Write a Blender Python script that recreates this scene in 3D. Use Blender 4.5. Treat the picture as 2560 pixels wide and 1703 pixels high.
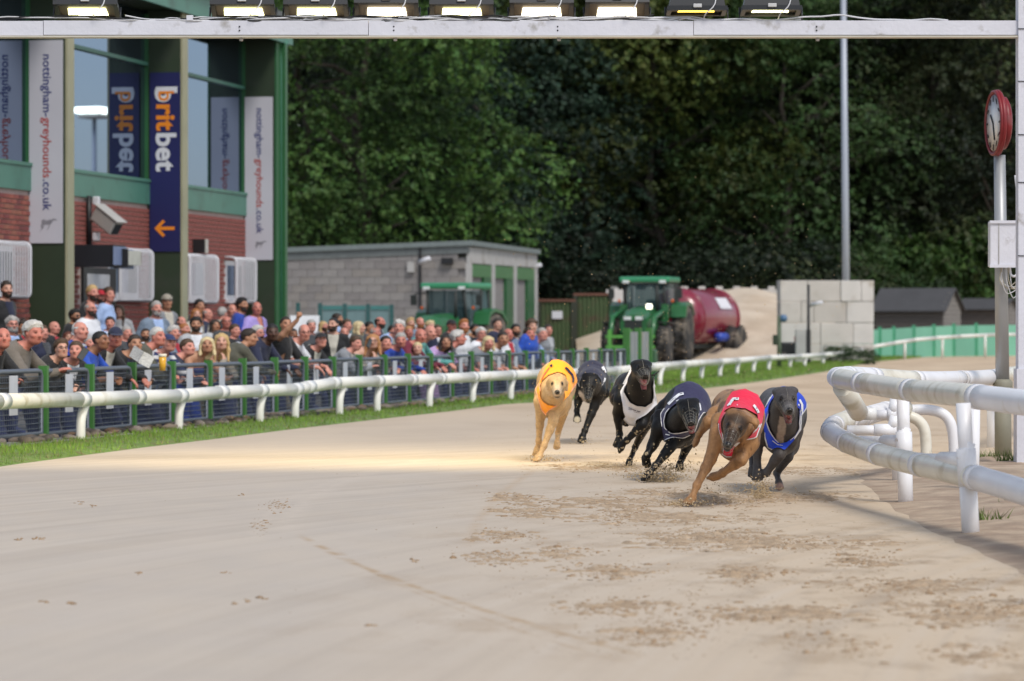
import bpy, bmesh, math, random
import numpy as np
from mathutils import Vector, Matrix
from mathutils.bvhtree import BVHTree

for _o in list(bpy.data.objects):
    bpy.data.objects.remove(_o, do_unlink=True)
SC = bpy.context.scene
COL = SC.collection
RAD = math.radians
rng = random.Random(7)

# ---------------------------------------------------------------- camera
F = 9000.0            # focal length in pixels of the 2560 px wide photograph
HZ = 820.0            # horizon row
CAMH = 1.0            # eye height above the track
cam = bpy.data.cameras.new('camera'); camo = bpy.data.objects.new('camera', cam); COL.objects.link(camo)
camo.location = (0, 0, CAMH); camo.rotation_euler = (RAD(90), 0, 0)
cam.sensor_width = 36.0; cam.lens = 36.0 * F / 2560.0
cam.shift_y = -(851.5 - HZ) / 2560.0
cam.clip_start = 0.5; cam.clip_end = 3000
cam.dof.use_dof = True; cam.dof.focus_distance = 22.5; cam.dof.aperture_fstop = 4.6
SC.camera = camo

# ---------------------------------------------------------------- sky, sun, exposure
SUN_EL, SUN_AZ = 52.0, 150.0      # azimuth measured clockwise from +Y: behind the camera, a little to the right
w = bpy.data.worlds.new('World'); SC.world = w; w.use_nodes = True
nt = w.node_tree; nt.nodes.clear()
sky = nt.nodes.new('ShaderNodeTexSky'); sky.sky_type = 'NISHITA'; sky.sun_disc = False
sky.sun_elevation = RAD(SUN_EL); sky.sun_rotation = RAD(SUN_AZ)
sky.air_density = 1.0; sky.dust_density = 1.0; sky.ozone_density = 1.0
hs = nt.nodes.new('ShaderNodeHueSaturation'); hs.inputs['Saturation'].default_value = 0.6
bg = nt.nodes.new('ShaderNodeBackground'); bg.inputs['Strength'].default_value = 0.13
out = nt.nodes.new('ShaderNodeOutputWorld')
nt.links.new(sky.outputs[0], hs.inputs['Color']); nt.links.new(hs.outputs[0], bg.inputs['Color']); nt.links.new(bg.outputs[0], out.inputs[0])
sun = bpy.data.lights.new('sun', 'SUN'); sun.energy = 1.8; sun.angle = RAD(15); sun.color = (1.0, 0.95, 0.87)
suno = bpy.data.objects.new('sun', sun); COL.objects.link(suno)
_sd = Vector((math.sin(RAD(SUN_AZ)) * math.cos(RAD(SUN_EL)), math.cos(RAD(SUN_AZ)) * math.cos(RAD(SUN_EL)), math.sin(RAD(SUN_EL))))
suno.rotation_euler = (-_sd).to_track_quat('-Z', 'Y').to_euler()
SC.view_settings.view_transform = 'Standard'; SC.view_settings.look = 'None'
SC.view_settings.exposure = 0.34; SC.view_settings.gamma = 1.0
SC.view_settings.use_curve_mapping = False
SC.render.engine = 'CYCLES'
SC.cycles.use_denoising = True
SC.cycles.max_bounces = 6; SC.cycles.diffuse_bounces = 3; SC.cycles.glossy_bounces = 3
SC.cycles.transparent_max_bounces = 8; SC.cycles.caustics_reflective = False; SC.cycles.caustics_refractive = False

# ---------------------------------------------------------------- coordinates
def PT(px, py, d):
    return Vector(((px - 1280.0) / F * d, d, CAMH + (HZ - py) / F * d))
def GP(px, py, z=0.0):
    d = F * (CAMH - z) / (py - HZ)
    return Vector(((px - 1280.0) / F * d, d, z))
def ZP(py, d):
    return CAMH + (HZ - py) / F * d
def XP(px, d):
    return (px - 1280.0) / F * d

# ---------------------------------------------------------------- materials
MATS = {}
def mat(name, col, rough=0.7, metal=0.0, var=0.12, vscale=6.0, bump=0.0, bscale=40.0, attr=None, emit=None, spec=0.5,
        col2=None, mixlo=0.42, mixhi=0.62, dirt=None, dirtamt=0.0, dscale=2.0, trans=0.0, coat=0.0, coords='Object', stretch=None, sheen=0.0):
    """One Principled material: base colour broken up by noise, optional second colour in patches, dirt, bump."""
    if name in MATS: return MATS[name]
    m = bpy.data.materials.new(name); m.use_nodes = True
    N = m.node_tree.nodes; L = m.node_tree.links
    b = N['Principled BSDF']
    b.inputs['Roughness'].default_value = rough; b.inputs['Metallic'].default_value = metal
    b.inputs['Specular IOR Level'].default_value = spec
    if coat: b.inputs['Coat Weight'].default_value = coat; b.inputs['Coat Roughness'].default_value = 0.1
    if sheen: b.inputs['Sheen Weight'].default_value = sheen
    tc = N.new('ShaderNodeTexCoord'); src = tc.outputs[coords]
    if stretch:
        mp = N.new('ShaderNodeMapping'); mp.inputs['Scale'].default_value = stretch
        L.new(src, mp.inputs['Vector']); src = mp.outputs[0]
    def noise(scale, detail=4):
        n = N.new('ShaderNodeTexNoise'); n.inputs['Scale'].default_value = scale; n.inputs['Detail'].default_value = detail
        L.new(src, n.inputs['Vector']); return n
    def mix(fac, a, bb, mode='MIX'):
        x = N.new('ShaderNodeMix'); x.data_type = 'RGBA'; x.blend_type = mode
        for s, v in ((0, fac), (6, a), (7, bb)):
            if hasattr(v, 'is_linked') or hasattr(v, 'links'): L.new(v, x.inputs[s])
            elif isinstance(v, (int, float)): x.inputs[s].default_value = v
            else: x.inputs[s].default_value = (*v, 1) if len(v) == 3 else v
        return x.outputs[2]
    def ramp(v, lo, hi):
        r = N.new('ShaderNodeMapRange'); r.inputs['From Min'].default_value = lo; r.inputs['From Max'].default_value = hi
        L.new(v, r.inputs['Value']); return r.outputs[0]
    if attr:
        a = N.new('ShaderNodeAttribute'); a.attribute_name = attr; base = a.outputs['Color']
    else:
        r = N.new('ShaderNodeRGB'); r.outputs[0].default_value = (*col, 1); base = r.outputs[0]
    if col2 is not None:
        base = mix(ramp(noise(vscale * 0.6, 6).outputs[0], mixlo, mixhi), base, col2)
    if var:
        nz = noise(vscale, 5)
        v = N.new('ShaderNodeMapRange'); v.inputs['From Min'].default_value = 0.25; v.inputs['From Max'].default_value = 0.75
        v.inputs['To Min'].default_value = 1 - var; v.inputs['To Max'].default_value = 1 + var
        L.new(nz.outputs[0], v.inputs['Value'])
        cmb = N.new('ShaderNodeCombineColor')
        for i in range(3): L.new(v.outputs[0], cmb.inputs[i])
        base = mix(1.0, base, cmb.outputs[0], 'MULTIPLY')
    if dirt is not None:
        base = mix(ramp(noise(dscale, 8).outputs[0], 0.62 - dirtamt, 0.78 - dirtamt * 0.5), base, dirt)
    L.new(base, b.inputs['Base Color'])
    if bump:
        bn = noise(bscale, 6); bp = N.new('ShaderNodeBump'); bp.inputs['Strength'].default_value = min(bump, 1.0); bp.inputs['Distance'].default_value = 0.02
        L.new(bn.outputs[0], bp.inputs['Height']); L.new(bp.outputs[0], b.inputs['Normal'])
    if emit:
        b.inputs['Emission Color'].default_value = (*emit[0], 1); b.inputs['Emission Strength'].default_value = emit[1]
    if trans:
        tr = N.new('ShaderNodeBsdfTranslucent'); L.new(base, tr.inputs['Color'])
        ms = N.new('ShaderNodeMixShader'); ms.inputs[0].default_value = trans
        L.new(b.outputs[0], ms.inputs[1]); L.new(tr.outputs[0], ms.inputs[2])
        L.new(ms.outputs[0], N['Material Output'].inputs[0])
    MATS[name] = m
    return m

def glass_mat(name, tint=(0.02, 0.03, 0.035), rough=0.02, spec=1.0, alpha=None, ior=1.5):
    if name in MATS: return MATS[name]
    m = bpy.data.materials.new(name); m.use_nodes = True
    N = m.node_tree.nodes; L = m.node_tree.links; b = N['Principled BSDF']
    b.inputs['Base Color'].default_value = (*tint, 1); b.inputs['Roughness'].default_value = rough
    b.inputs['Specular IOR Level'].default_value = spec; b.inputs['IOR'].default_value = ior
    b.inputs['Specular Tint'].default_value = (.60, .74, 1, 1)
    tc = N.new('ShaderNodeTexCoord'); n = N.new('ShaderNodeTexNoise'); n.inputs['Scale'].default_value = 0.6
    L.new(tc.outputs['Object'], n.inputs['Vector'])
    bp = N.new('ShaderNodeBump'); bp.inputs['Strength'].default_value = 0.02; L.new(n.outputs[0], bp.inputs['Height']); L.new(bp.outputs[0], b.inputs['Normal'])
    if alpha is not None:
        t = N.new('ShaderNodeBsdfTransparent'); t.inputs[0].default_value = (0.75, 0.85, 0.85, 1); ms = N.new('ShaderNodeMixShader'); ms.inputs[0].default_value = alpha
        L.new(t.outputs[0], ms.inputs[1]); L.new(b.outputs[0], ms.inputs[2]); L.new(ms.outputs[0], N['Material Output'].inputs[0])
    MATS[name] = m
    return m

# ---------------------------------------------------------------- objects
def link(name, me, parent=None, m=None):
    o = bpy.data.objects.new(name, me); COL.objects.link(o)
    if parent is not None: o.parent = parent
    if m is not None and me is not None:
        me.materials.clear()
        for x in (m if isinstance(m, (list, tuple)) else [m]): me.materials.append(x)
    return o
def empty(name, loc=(0, 0, 0), rotz=0.0, parent=None):
    o = bpy.data.objects.new(name, None); COL.objects.link(o); o.location = loc; o.rotation_euler = (0, 0, rotz)
    o.empty_display_size = 0.1
    if parent is not None: o.parent = parent
    return o
def tag(o, label=None, cat=None, group=None, kind=None):
    if label: o['label'] = label
    if cat: o['category'] = cat
    if group: o['group'] = group
    if kind: o['kind'] = kind
    return o
def copy_tree(o, parent=None):
    c = o.copy(); COL.objects.link(c)
    if parent is not None: c.parent = parent
    for ch in list(o.children): copy_tree(ch, c)
    return c

class MB:
    """Collects simple solids into one mesh."""
    def __init__(s): s.v = []; s.f = []; s.mi = []; s.sm = []
    def add(s, vs, fs, mi=0, smooth=False):
        n = len(s.v); s.v += [tuple(v) for v in vs]
        for f in fs: s.f.append(tuple(i + n for i in f)); s.mi.append(mi); s.sm.append(smooth)
        return s
    def box(s, c, size, rot=None, mi=0, taper=None):
        hx, hy, hz = size[0] / 2, size[1] / 2, size[2] / 2
        vs = []
        for z in (-1, 1):
            k = (taper if (taper and z > 0) else 1.0)
            for x, y in ((-1, -1), (1, -1), (1, 1), (-1, 1)): vs.append(Vector((x * hx * k, y * hy * k, z * hz)))
        if rot is not None: vs = [rot @ v for v in vs]
        c = Vector(c)
        return s.add([v + c for v in vs], [(3, 2, 1, 0), (4, 5, 6, 7), (0, 1, 5, 4), (1, 2, 6, 5), (2, 3, 7, 6), (3, 0, 4, 7)], mi)
    def bbox(s, a, b, mi=0):
        return s.box([(a[i] + b[i]) / 2 for i in range(3)], [abs(b[i] - a[i]) for i in range(3)], mi=mi)
    def bevbox(s, c, size, bev, rot=None, mi=0):
        bm = bmesh.new(); bmesh.ops.create_cube(bm, size=1.0)
        for v in bm.verts: v.co = Vector((v.co.x * size[0], v.co.y * size[1], v.co.z * size[2]))
        bmesh.ops.bevel(bm, geom=bm.edges[:], offset=bev, segments=2, profile=0.6, affect='EDGES')
        c = Vector(c); bm.verts.index_update()
        vs = [((rot @ v.co) if rot is not None else v.co) + c for v in bm.verts]; fs = [[v.index for v in f.verts] for f in bm.faces]
        bm.free(); return s.add(vs, fs, mi, False)
    def tube(s, pts, r, n=10, caps=True, mi=0, smooth=True, closed=False):
        pts = [Vector(p) for p in pts]; k = len(pts)
        rs = r if isinstance(r, (list, tuple)) else [r] * k
        vs = []; up = None
        for i, p in enumerate(pts):
            if closed: t = pts[(i + 1) % k] - pts[i - 1]
            else: t = pts[min(i + 1, k - 1)] - pts[max(i - 1, 0)]
            if t.length < 1e-9: t = Vector((0, 0, 1))
            t.normalize()
            if up is None:
                up = Vector((0, 0, 1)) if abs(t.z) < 0.9 else Vector((1, 0, 0))
            a = t.cross(up)
            if a.length < 1e-6: a = t.orthogonal()
            a.normalize(); b = t.cross(a); up = -b if False else a.cross(t)
            for j in range(n):
                q = 2 * math.pi * j / n; vs.append(p + (a * math.cos(q) + b * math.sin(q)) * rs[i])
        fs = []
        for i in range(k if closed else k - 1):
            i2 = (i + 1) % k
            for j in range(n):
                j2 = (j + 1) % n; fs.append((i * n + j, i * n + j2, i2 * n + j2, i2 * n + j))
        s.add(vs, fs, mi, smooth)
        if caps and not closed:
            b0 = len(s.v) - k * n
            s.f.append(tuple(b0 + j for j in range(n))[::-1]); s.mi.append(mi); s.sm.append(False)
            s.f.append(tuple(b0 + (k - 1) * n + j for j in range(n))); s.mi.append(mi); s.sm.append(False)
        return s
    def lathe(s, prof, c=(0, 0, 0), axis='Z', n=24, mi=0, smooth=True, rot=None):
        c = Vector(c); vs = []
        for r, h in prof:
            for j in range(n):
                q = 2 * math.pi * j / n; x, y = r * math.cos(q), r * math.sin(q)
                v = Vector((x, y, h)) if axis == 'Z' else (Vector((h, x, y)) if axis == 'X' else Vector((y, h, x)))
                if rot is not None: v = rot @ v
                vs.append(v + c)
        fs = []
        for i in range(len(prof) - 1):
            for j in range(n): fs.append((i * n + j, i * n + (j + 1) % n, (i + 1) * n + (j + 1) % n, (i + 1) * n + j))
        fs.append(tuple(range(n))[::-1]); fs.append(tuple((len(prof) - 1) * n + j for j in range(n)))
        return s.add(vs, fs, mi, smooth)
    def prism(s, poly, h0, h1, plane='XY', mi=0):
        """poly extruded along the third axis: XY->z, XZ->y, YZ->x"""
        def P(p, h): return (p[0], p[1], h) if plane == 'XY' else ((p[0], h, p[1]) if plane == 'XZ' else (h, p[0], p[1]))
        n = len(poly); vs = [P(p, h0) for p in poly] + [P(p, h1) for p in poly]
        fs = [tuple(range(n))[::-1], tuple(range(n, 2 * n))] + [(i, (i + 1) % n, n + (i + 1) % n, n + i) for i in range(n)]
        return s.add(vs, fs, mi)
    def ball(s, c, r, n=10, mi=0, rot=None):
        rr = r if isinstance(r, (list, tuple)) else (r, r, r)
        c = Vector(c); vs = []; fs = []; m = max(4, n // 2)
        for i in range(1, m):
            a = math.pi * i / m
            for j in range(n):
                q = 2 * math.pi * j / n
                v = Vector((rr[0] * math.sin(a) * math.cos(q), rr[1] * math.sin(a) * math.sin(q), rr[2] * math.cos(a)))
                vs.append((rot @ v if rot is not None else v) + c)
        top = len(vs); v = Vector((0, 0, rr[2])); vs.append((rot @ v if rot is not None else v) + c)
        v = Vector((0, 0, -rr[2])); vs.append((rot @ v if rot is not None else v) + c)
        for j in range(n):
            fs.append((top, j, (j + 1) % n)); fs.append((top + 1, (m - 2) * n + (j + 1) % n, (m - 2) * n + j))
            for i in range(m - 2): fs.append((i * n + j, (i + 1) * n + j, (i + 1) * n + (j + 1) % n, i * n + (j + 1) % n))
        return s.add(vs, fs, mi, True)
    def mesh(s, name='mesh'):
        me = bpy.data.meshes.new(name); me.from_pydata(s.v, [], s.f)
        me.polygons.foreach_set('material_index', s.mi); me.polygons.foreach_set('use_smooth', s.sm)
        bm = bmesh.new(); bm.from_mesh(me); bmesh.ops.recalc_face_normals(bm, faces=bm.faces); bm.to_mesh(me); bm.free()
        me.update(); return me
    def build(s, name, m=None, parent=None):
        return link(name, s.mesh(name), parent, m)

def np_mesh(name, V, Fq, smooth=True, col=None):
    """mesh from numpy arrays; Fq (M,4) quads or (M,3) tris"""
    me = bpy.data.meshes.new(name)
    V = np.asarray(V, np.float32); Fq = np.asarray(Fq, np.int32); k = Fq.shape[1]
    me.vertices.add(len(V)); me.vertices.foreach_set('co', V.ravel())
    me.loops.add(Fq.size); me.loops.foreach_set('vertex_index', Fq.ravel())
    me.polygons.add(len(Fq)); me.polygons.foreach_set('loop_start', np.arange(0, Fq.size, k, dtype=np.int32))
    me.update(calc_edges=True); me.validate()
    if smooth: me.polygons.foreach_set('use_smooth', np.ones(len(me.polygons), bool))
    if col is not None: set_col(me, col)
    return me
def set_col(me, col):
    a = me.color_attributes.new('Col', 'FLOAT_COLOR', 'POINT')
    c = np.ones((len(me.vertices), 4), np.float32); c[:, :3] = col; a.data.foreach_set('color', c.ravel())

# ---------------------------------------------------------------- smooth-union bodies (signed distance + surface nets)
def nv(a): return np.array(a, np.float64)
def U(v): return v / max(np.linalg.norm(v), 1e-9)
class Body:
    def __init__(s): s.p = []
    def cone(s, a, ra, b, rb, k=0.02, t='', side=None, q=1.0):
        s.p.append(('c', nv(a), float(ra), nv(b), float(rb), k, t, None if side is None else nv(side) / np.linalg.norm(nv(side)), q)); return s
    def chain(s, pts, rs, k=0.02, t='', side=None, q=1.0):
        for i in range(len(pts) - 1): s.cone(pts[i], rs[i], pts[i + 1], rs[i + 1], k, t, side, q)
        return s
    def ell(s, c, r, R=None, k=0.02, t=''):
        s.p.append(('e', nv(c), nv(r), np.eye(3) if R is None else nv(R), None, k, t, None, 1.0)); return s
    @staticmethod
    def dist(p, X):
        if p[0] == 'c':
            a, ra, b, rb, sd, q = p[1], p[2], p[3], p[4], p[7], p[8]
            pa = X - a; ba = b - a
            if sd is not None:
                pa = pa + (pa @ sd)[..., None] * sd * (1 / q - 1); ba = ba + (ba @ sd) * sd * (1 / q - 1)
            t = np.clip((pa @ ba) / max(ba @ ba, 1e-12), 0, 1)
            return np.sqrt(np.maximum(((pa - t[..., None] * ba) ** 2).sum(-1), 1e-18)) - (ra + (rb - ra) * t)
        c, r, R = p[1], p[2], p[3]
        u = (X - c) @ R
        k0 = np.sqrt(((u / r) ** 2).sum(-1)); k1 = np.sqrt(((u / (r * r)) ** 2).sum(-1))
        return k0 * (k0 - 1) / np.maximum(k1, 1e-9)
    def bb(s, p):
        if p[0] == 'c':
            r = max(p[2], p[4]) * max(1.0, p[8]); return np.minimum(p[1], p[3]) - r, np.maximum(p[1], p[3]) + r
        r = p[2].max(); return p[1] - r, p[1] + r
    def d_tag(s, tags, X):
        """distance from X to the union of the primitives that carry one of the tags"""
        d = np.full(len(X), 9.0)
        for p in s.p:
            if p[6] in tags: d = np.minimum(d, s.dist(p, X))
        return d
    def surface(s, h):
        lo = np.min([s.bb(p)[0] for p in s.p], 0) - 3 * h; hi = np.max([s.bb(p)[1] for p in s.p], 0) + 3 * h
        n = np.ceil((hi - lo) / h).astype(int) + 1
        f = np.full(n, 1.0, np.float32)
        ax = [lo[i] + h * np.arange(n[i]) for i in range(3)]
        for p in s.p:
            a, b = s.bb(p); k = p[5]; pad = k + 2.5 * h
            i0 = np.maximum(np.floor((a - pad - lo) / h).astype(int), 0); i1 = np.minimum(np.ceil((b + pad - lo) / h).astype(int) + 1, n)
            sl = tuple(slice(i0[i], i1[i]) for i in range(3))
            X = np.stack(np.meshgrid(*[ax[i][sl[i]] for i in range(3)], indexing='ij'), -1)
            d = s.dist(p, X); g = f[sl]
            hh = np.maximum(k - np.abs(g - d), 0) / k
            f[sl] = np.minimum(g, d) - hh * hh * k * 0.25
        return surface_nets(f, lo, h)

def surface_nets(f, lo, h):
    S = f < 0; n = f.shape
    C = [S[i:n[0] - 1 + i, j:n[1] - 1 + j, k:n[2] - 1 + k] for i in (0, 1) for j in (0, 1) for k in (0, 1)]
    s = sum(c.astype(np.int8) for c in C); act = (s > 0) & (s < 8)
    idx = np.full(act.shape, -1, np.int64); I = np.argwhere(act); idx[act] = np.arange(len(I))
    acc = np.zeros((len(I), 3)); cnt = np.zeros(len(I))
    cor = [(i, j, k) for i in (0, 1) for j in (0, 1) for k in (0, 1)]
    val = {c: f[I[:, 0] + c[0], I[:, 1] + c[1], I[:, 2] + c[2]].astype(np.float64) for c in cor}
    for a in cor:
        for d in range(3):
            if a[d]: continue
            b = list(a); b[d] = 1; b = tuple(b)
            va, vb = val[a], val[b]; m = (va < 0) != (vb < 0)
            t = np.where(m, va / np.where(m, va - vb, 1), 0)
            p = np.array(a, float)[None, :].repeat(len(I), 0); p[:, d] = t
            acc[m] += p[m]; cnt[m] += 1
    V = lo + h * (I + acc / cnt[:, None])
    Q = []
    for d in range(3):
        sa = [slice(None)] * 3; sb = [slice(None)] * 3; sa[d] = slice(0, n[d] - 1); sb[d] = slice(1, n[d])
        A, B = S[tuple(sa)], S[tuple(sb)]; E = np.argwhere(A != B)
        e1, e2 = [(1, 2), (2, 0), (0, 1)][d]
        E = E[(E[:, e1] > 0) & (E[:, e2] > 0)]
        def cell(o1, o2):
            c = E.copy(); c[:, e1] -= o1; c[:, e2] -= o2
            return idx[c[:, 0], c[:, 1], c[:, 2]]
        q = np.stack([cell(1, 1), cell(0, 1), cell(0, 0), cell(1, 0)], 1)
        flip = ~A[E[:, 0], E[:, 1], E[:, 2]]
        q[flip] = q[flip][:, ::-1]; Q.append(q)
    Q = np.concatenate(Q); Q = Q[(Q >= 0).all(1)]
    return V, Q

def vnormals(V, Q):
    N = np.zeros_like(V)
    nn = np.cross(V[Q[:, 2]] - V[Q[:, 0]], V[Q[:, 3 if Q.shape[1] > 3 else 1]] - V[Q[:, 1 if Q.shape[1] > 3 else 0]])
    for i in range(Q.shape[1]): np.add.at(N, Q[:, i], nn)
    return N / np.maximum(np.linalg.norm(N, axis=1), 1e-12)[:, None]
def smooth_verts(V, Q, it=2, lam=0.5):
    for _ in range(it):
        A = np.zeros_like(V); c = np.zeros(len(V))
        for i in range(Q.shape[1]):
            j = Q[:, (i + 1) % Q.shape[1]]
            np.add.at(A, Q[:, i], V[j]); np.add.at(c, Q[:, i], 1); np.add.at(A, j, V[Q[:, i]]); np.add.at(c, j, 1)
        V = V + lam * (A / np.maximum(c, 1)[:, None] - V)
    return V
def clip_mesh(V, Q, m, extra=None):
    """the part of the mesh where m > 0, cut cleanly along m = 0; returns V, triangles, extra"""
    T = np.concatenate([Q[:, [0, 1, 2]], Q[:, [0, 2, 3]]]) if Q.shape[1] == 4 else Q
    ins = m > 0; k = ins[T].sum(1)
    newv = []; key = {}; E = [] if extra is not None else None; n0 = len(V)
    def cut(a, b):
        kk = (min(a, b), max(a, b))
        if kk not in key:
            t = m[a] / (m[a] - m[b]); key[kk] = n0 + len(newv); newv.append(V[a] + t * (V[b] - V[a]))
            if extra is not None: E.append(extra[a] + t * (extra[b] - extra[a]))
        return key[kk]
    out = [tuple(t) for t in T[k == 3]]
    for t in T[(k == 1) | (k == 2)]:
        poly = []
        for i in range(3):
            a, b = int(t[i]), int(t[(i + 1) % 3])
            if ins[a]: poly.append(a)
            if ins[a] != ins[b]: poly.append(cut(a, b))
        for i in range(1, len(poly) - 1): out.append((poly[0], poly[i], poly[i + 1]))
    VV = np.concatenate([V, np.array(newv)]) if newv else V
    EE = None if extra is None else (np.concatenate([extra, np.array(E)]) if E else extra)
    T = np.array(out, np.int64).reshape(-1, 3)
    T = T[(T[:, 0] != T[:, 1]) & (T[:, 1] != T[:, 2]) & (T[:, 0] != T[:, 2])]
    u, inv = np.unique(T, return_inverse=True)
    return VV[u], inv.reshape(-1, 3), (None if EE is None else EE[u])

def islands(T):
    """connected groups of triangles"""
    n = int(T.max()) + 1; lab = np.arange(n); E = np.concatenate([T[:, [0, 1]], T[:, [1, 2]]])
    for _ in range(500):
        mn = np.minimum(lab[E[:, 0]], lab[E[:, 1]]); old = lab.copy(); np.minimum.at(lab, E[:, 0], mn); np.minimum.at(lab, E[:, 1], mn); lab = lab[lab]
        if (lab == old).all(): break
    return [T[lab[T[:, 0]] == u] for u in np.unique(lab[T[:, 0]])]

def fbm(P, scale, seed=0, octs=3):
    """cheap value noise on points (N,3) -> about -1..1"""
    r = np.random.RandomState(seed); tot = np.zeros(len(P)); amp = 1.0; nrm = 0
    for o in range(octs):
        X = np.asarray(P, np.float64) * scale * 2 ** o + r.rand(3) * 100
        i = np.floor(X).astype(np.int64); fr = X - i; fr = fr * fr * (3 - 2 * fr)
        def hsh(a, b, c):
            n = (a * 73856093) ^ (b * 19349663) ^ (c * 83492791) ^ (seed * 2654435 + o * 977)
            n = (n ^ (n >> 13)) * 1274126177 & 0x7fffffff
            return ((n ^ (n >> 16)) & 0xffff) / 32767.5 - 1
        v = 0
        for dx in (0, 1):
            for dy in (0, 1):
                for dz in (0, 1):
                    wgt = (fr[:, 0] if dx else 1 - fr[:, 0]) * (fr[:, 1] if dy else 1 - fr[:, 1]) * (fr[:, 2] if dz else 1 - fr[:, 2])
                    v = v + wgt * hsh(i[:, 0] + dx, i[:, 1] + dy, i[:, 2] + dz)
        tot += amp * v; nrm += amp; amp *= 0.5
    return tot / nrm

def text_mesh(txt, size=1.0, bold=0.0, align='LEFT', spacing=1.0, subdiv=None):
    """flat lettering in the XY plane as vertices and polygons"""
    cu = bpy.data.curves.new('lettering', 'FONT'); cu.body = txt; cu.size = size; cu.offset = bold; cu.align_x = align
    cu.space_character = spacing; cu.resolution_u = 3; cu.fill_mode = 'FRONT' if cu.dimensions == '2D' else 'FRONT'
    o = bpy.data.objects.new('lettering', cu); COL.objects.link(o)
    dg = bpy.context.evaluated_depsgraph_get(); me = bpy.data.meshes.new_from_object(o.evaluated_get(dg))
    bm = bmesh.new(); bm.from_mesh(me); bmesh.ops.remove_doubles(bm, verts=bm.verts, dist=1e-5 * size)
    if subdiv:
        bmesh.ops.triangulate(bm, faces=bm.faces)
        for _ in range(6):
            es = [e for e in bm.edges if e.calc_length() > subdiv]
            if not es: break
            bmesh.ops.subdivide_edges(bm, edges=es, cuts=1); bmesh.ops.triangulate(bm, faces=bm.faces)
    bm.verts.index_update(); vs = [v.co.copy() for v in bm.verts]; fs = [[v.index for v in f.verts] for f in bm.faces]
    bm.free(); bpy.data.objects.remove(o, do_unlink=True); bpy.data.curves.remove(cu); bpy.data.meshes.remove(me)
    return vs, fs
# ================================================================ ground, track, verge
FU = Vector((.1942, .9810, 0)); FN = Vector((.9810, -.1942, 0))     # along the spectators' fence / across it, towards the track
FO = Vector((XP(108, 32.1), 32.1, 0))                              # the fence post nearest the left edge of the picture
def FP(t, off=0, z=0): return FO + FU * t + FN * off + Vector((0, 0, z))
def floor_z(off): return -.36 + .045 * max(0.0, min(7.2, -off))     # the apron rises gently from the fence to the grandstand

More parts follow.
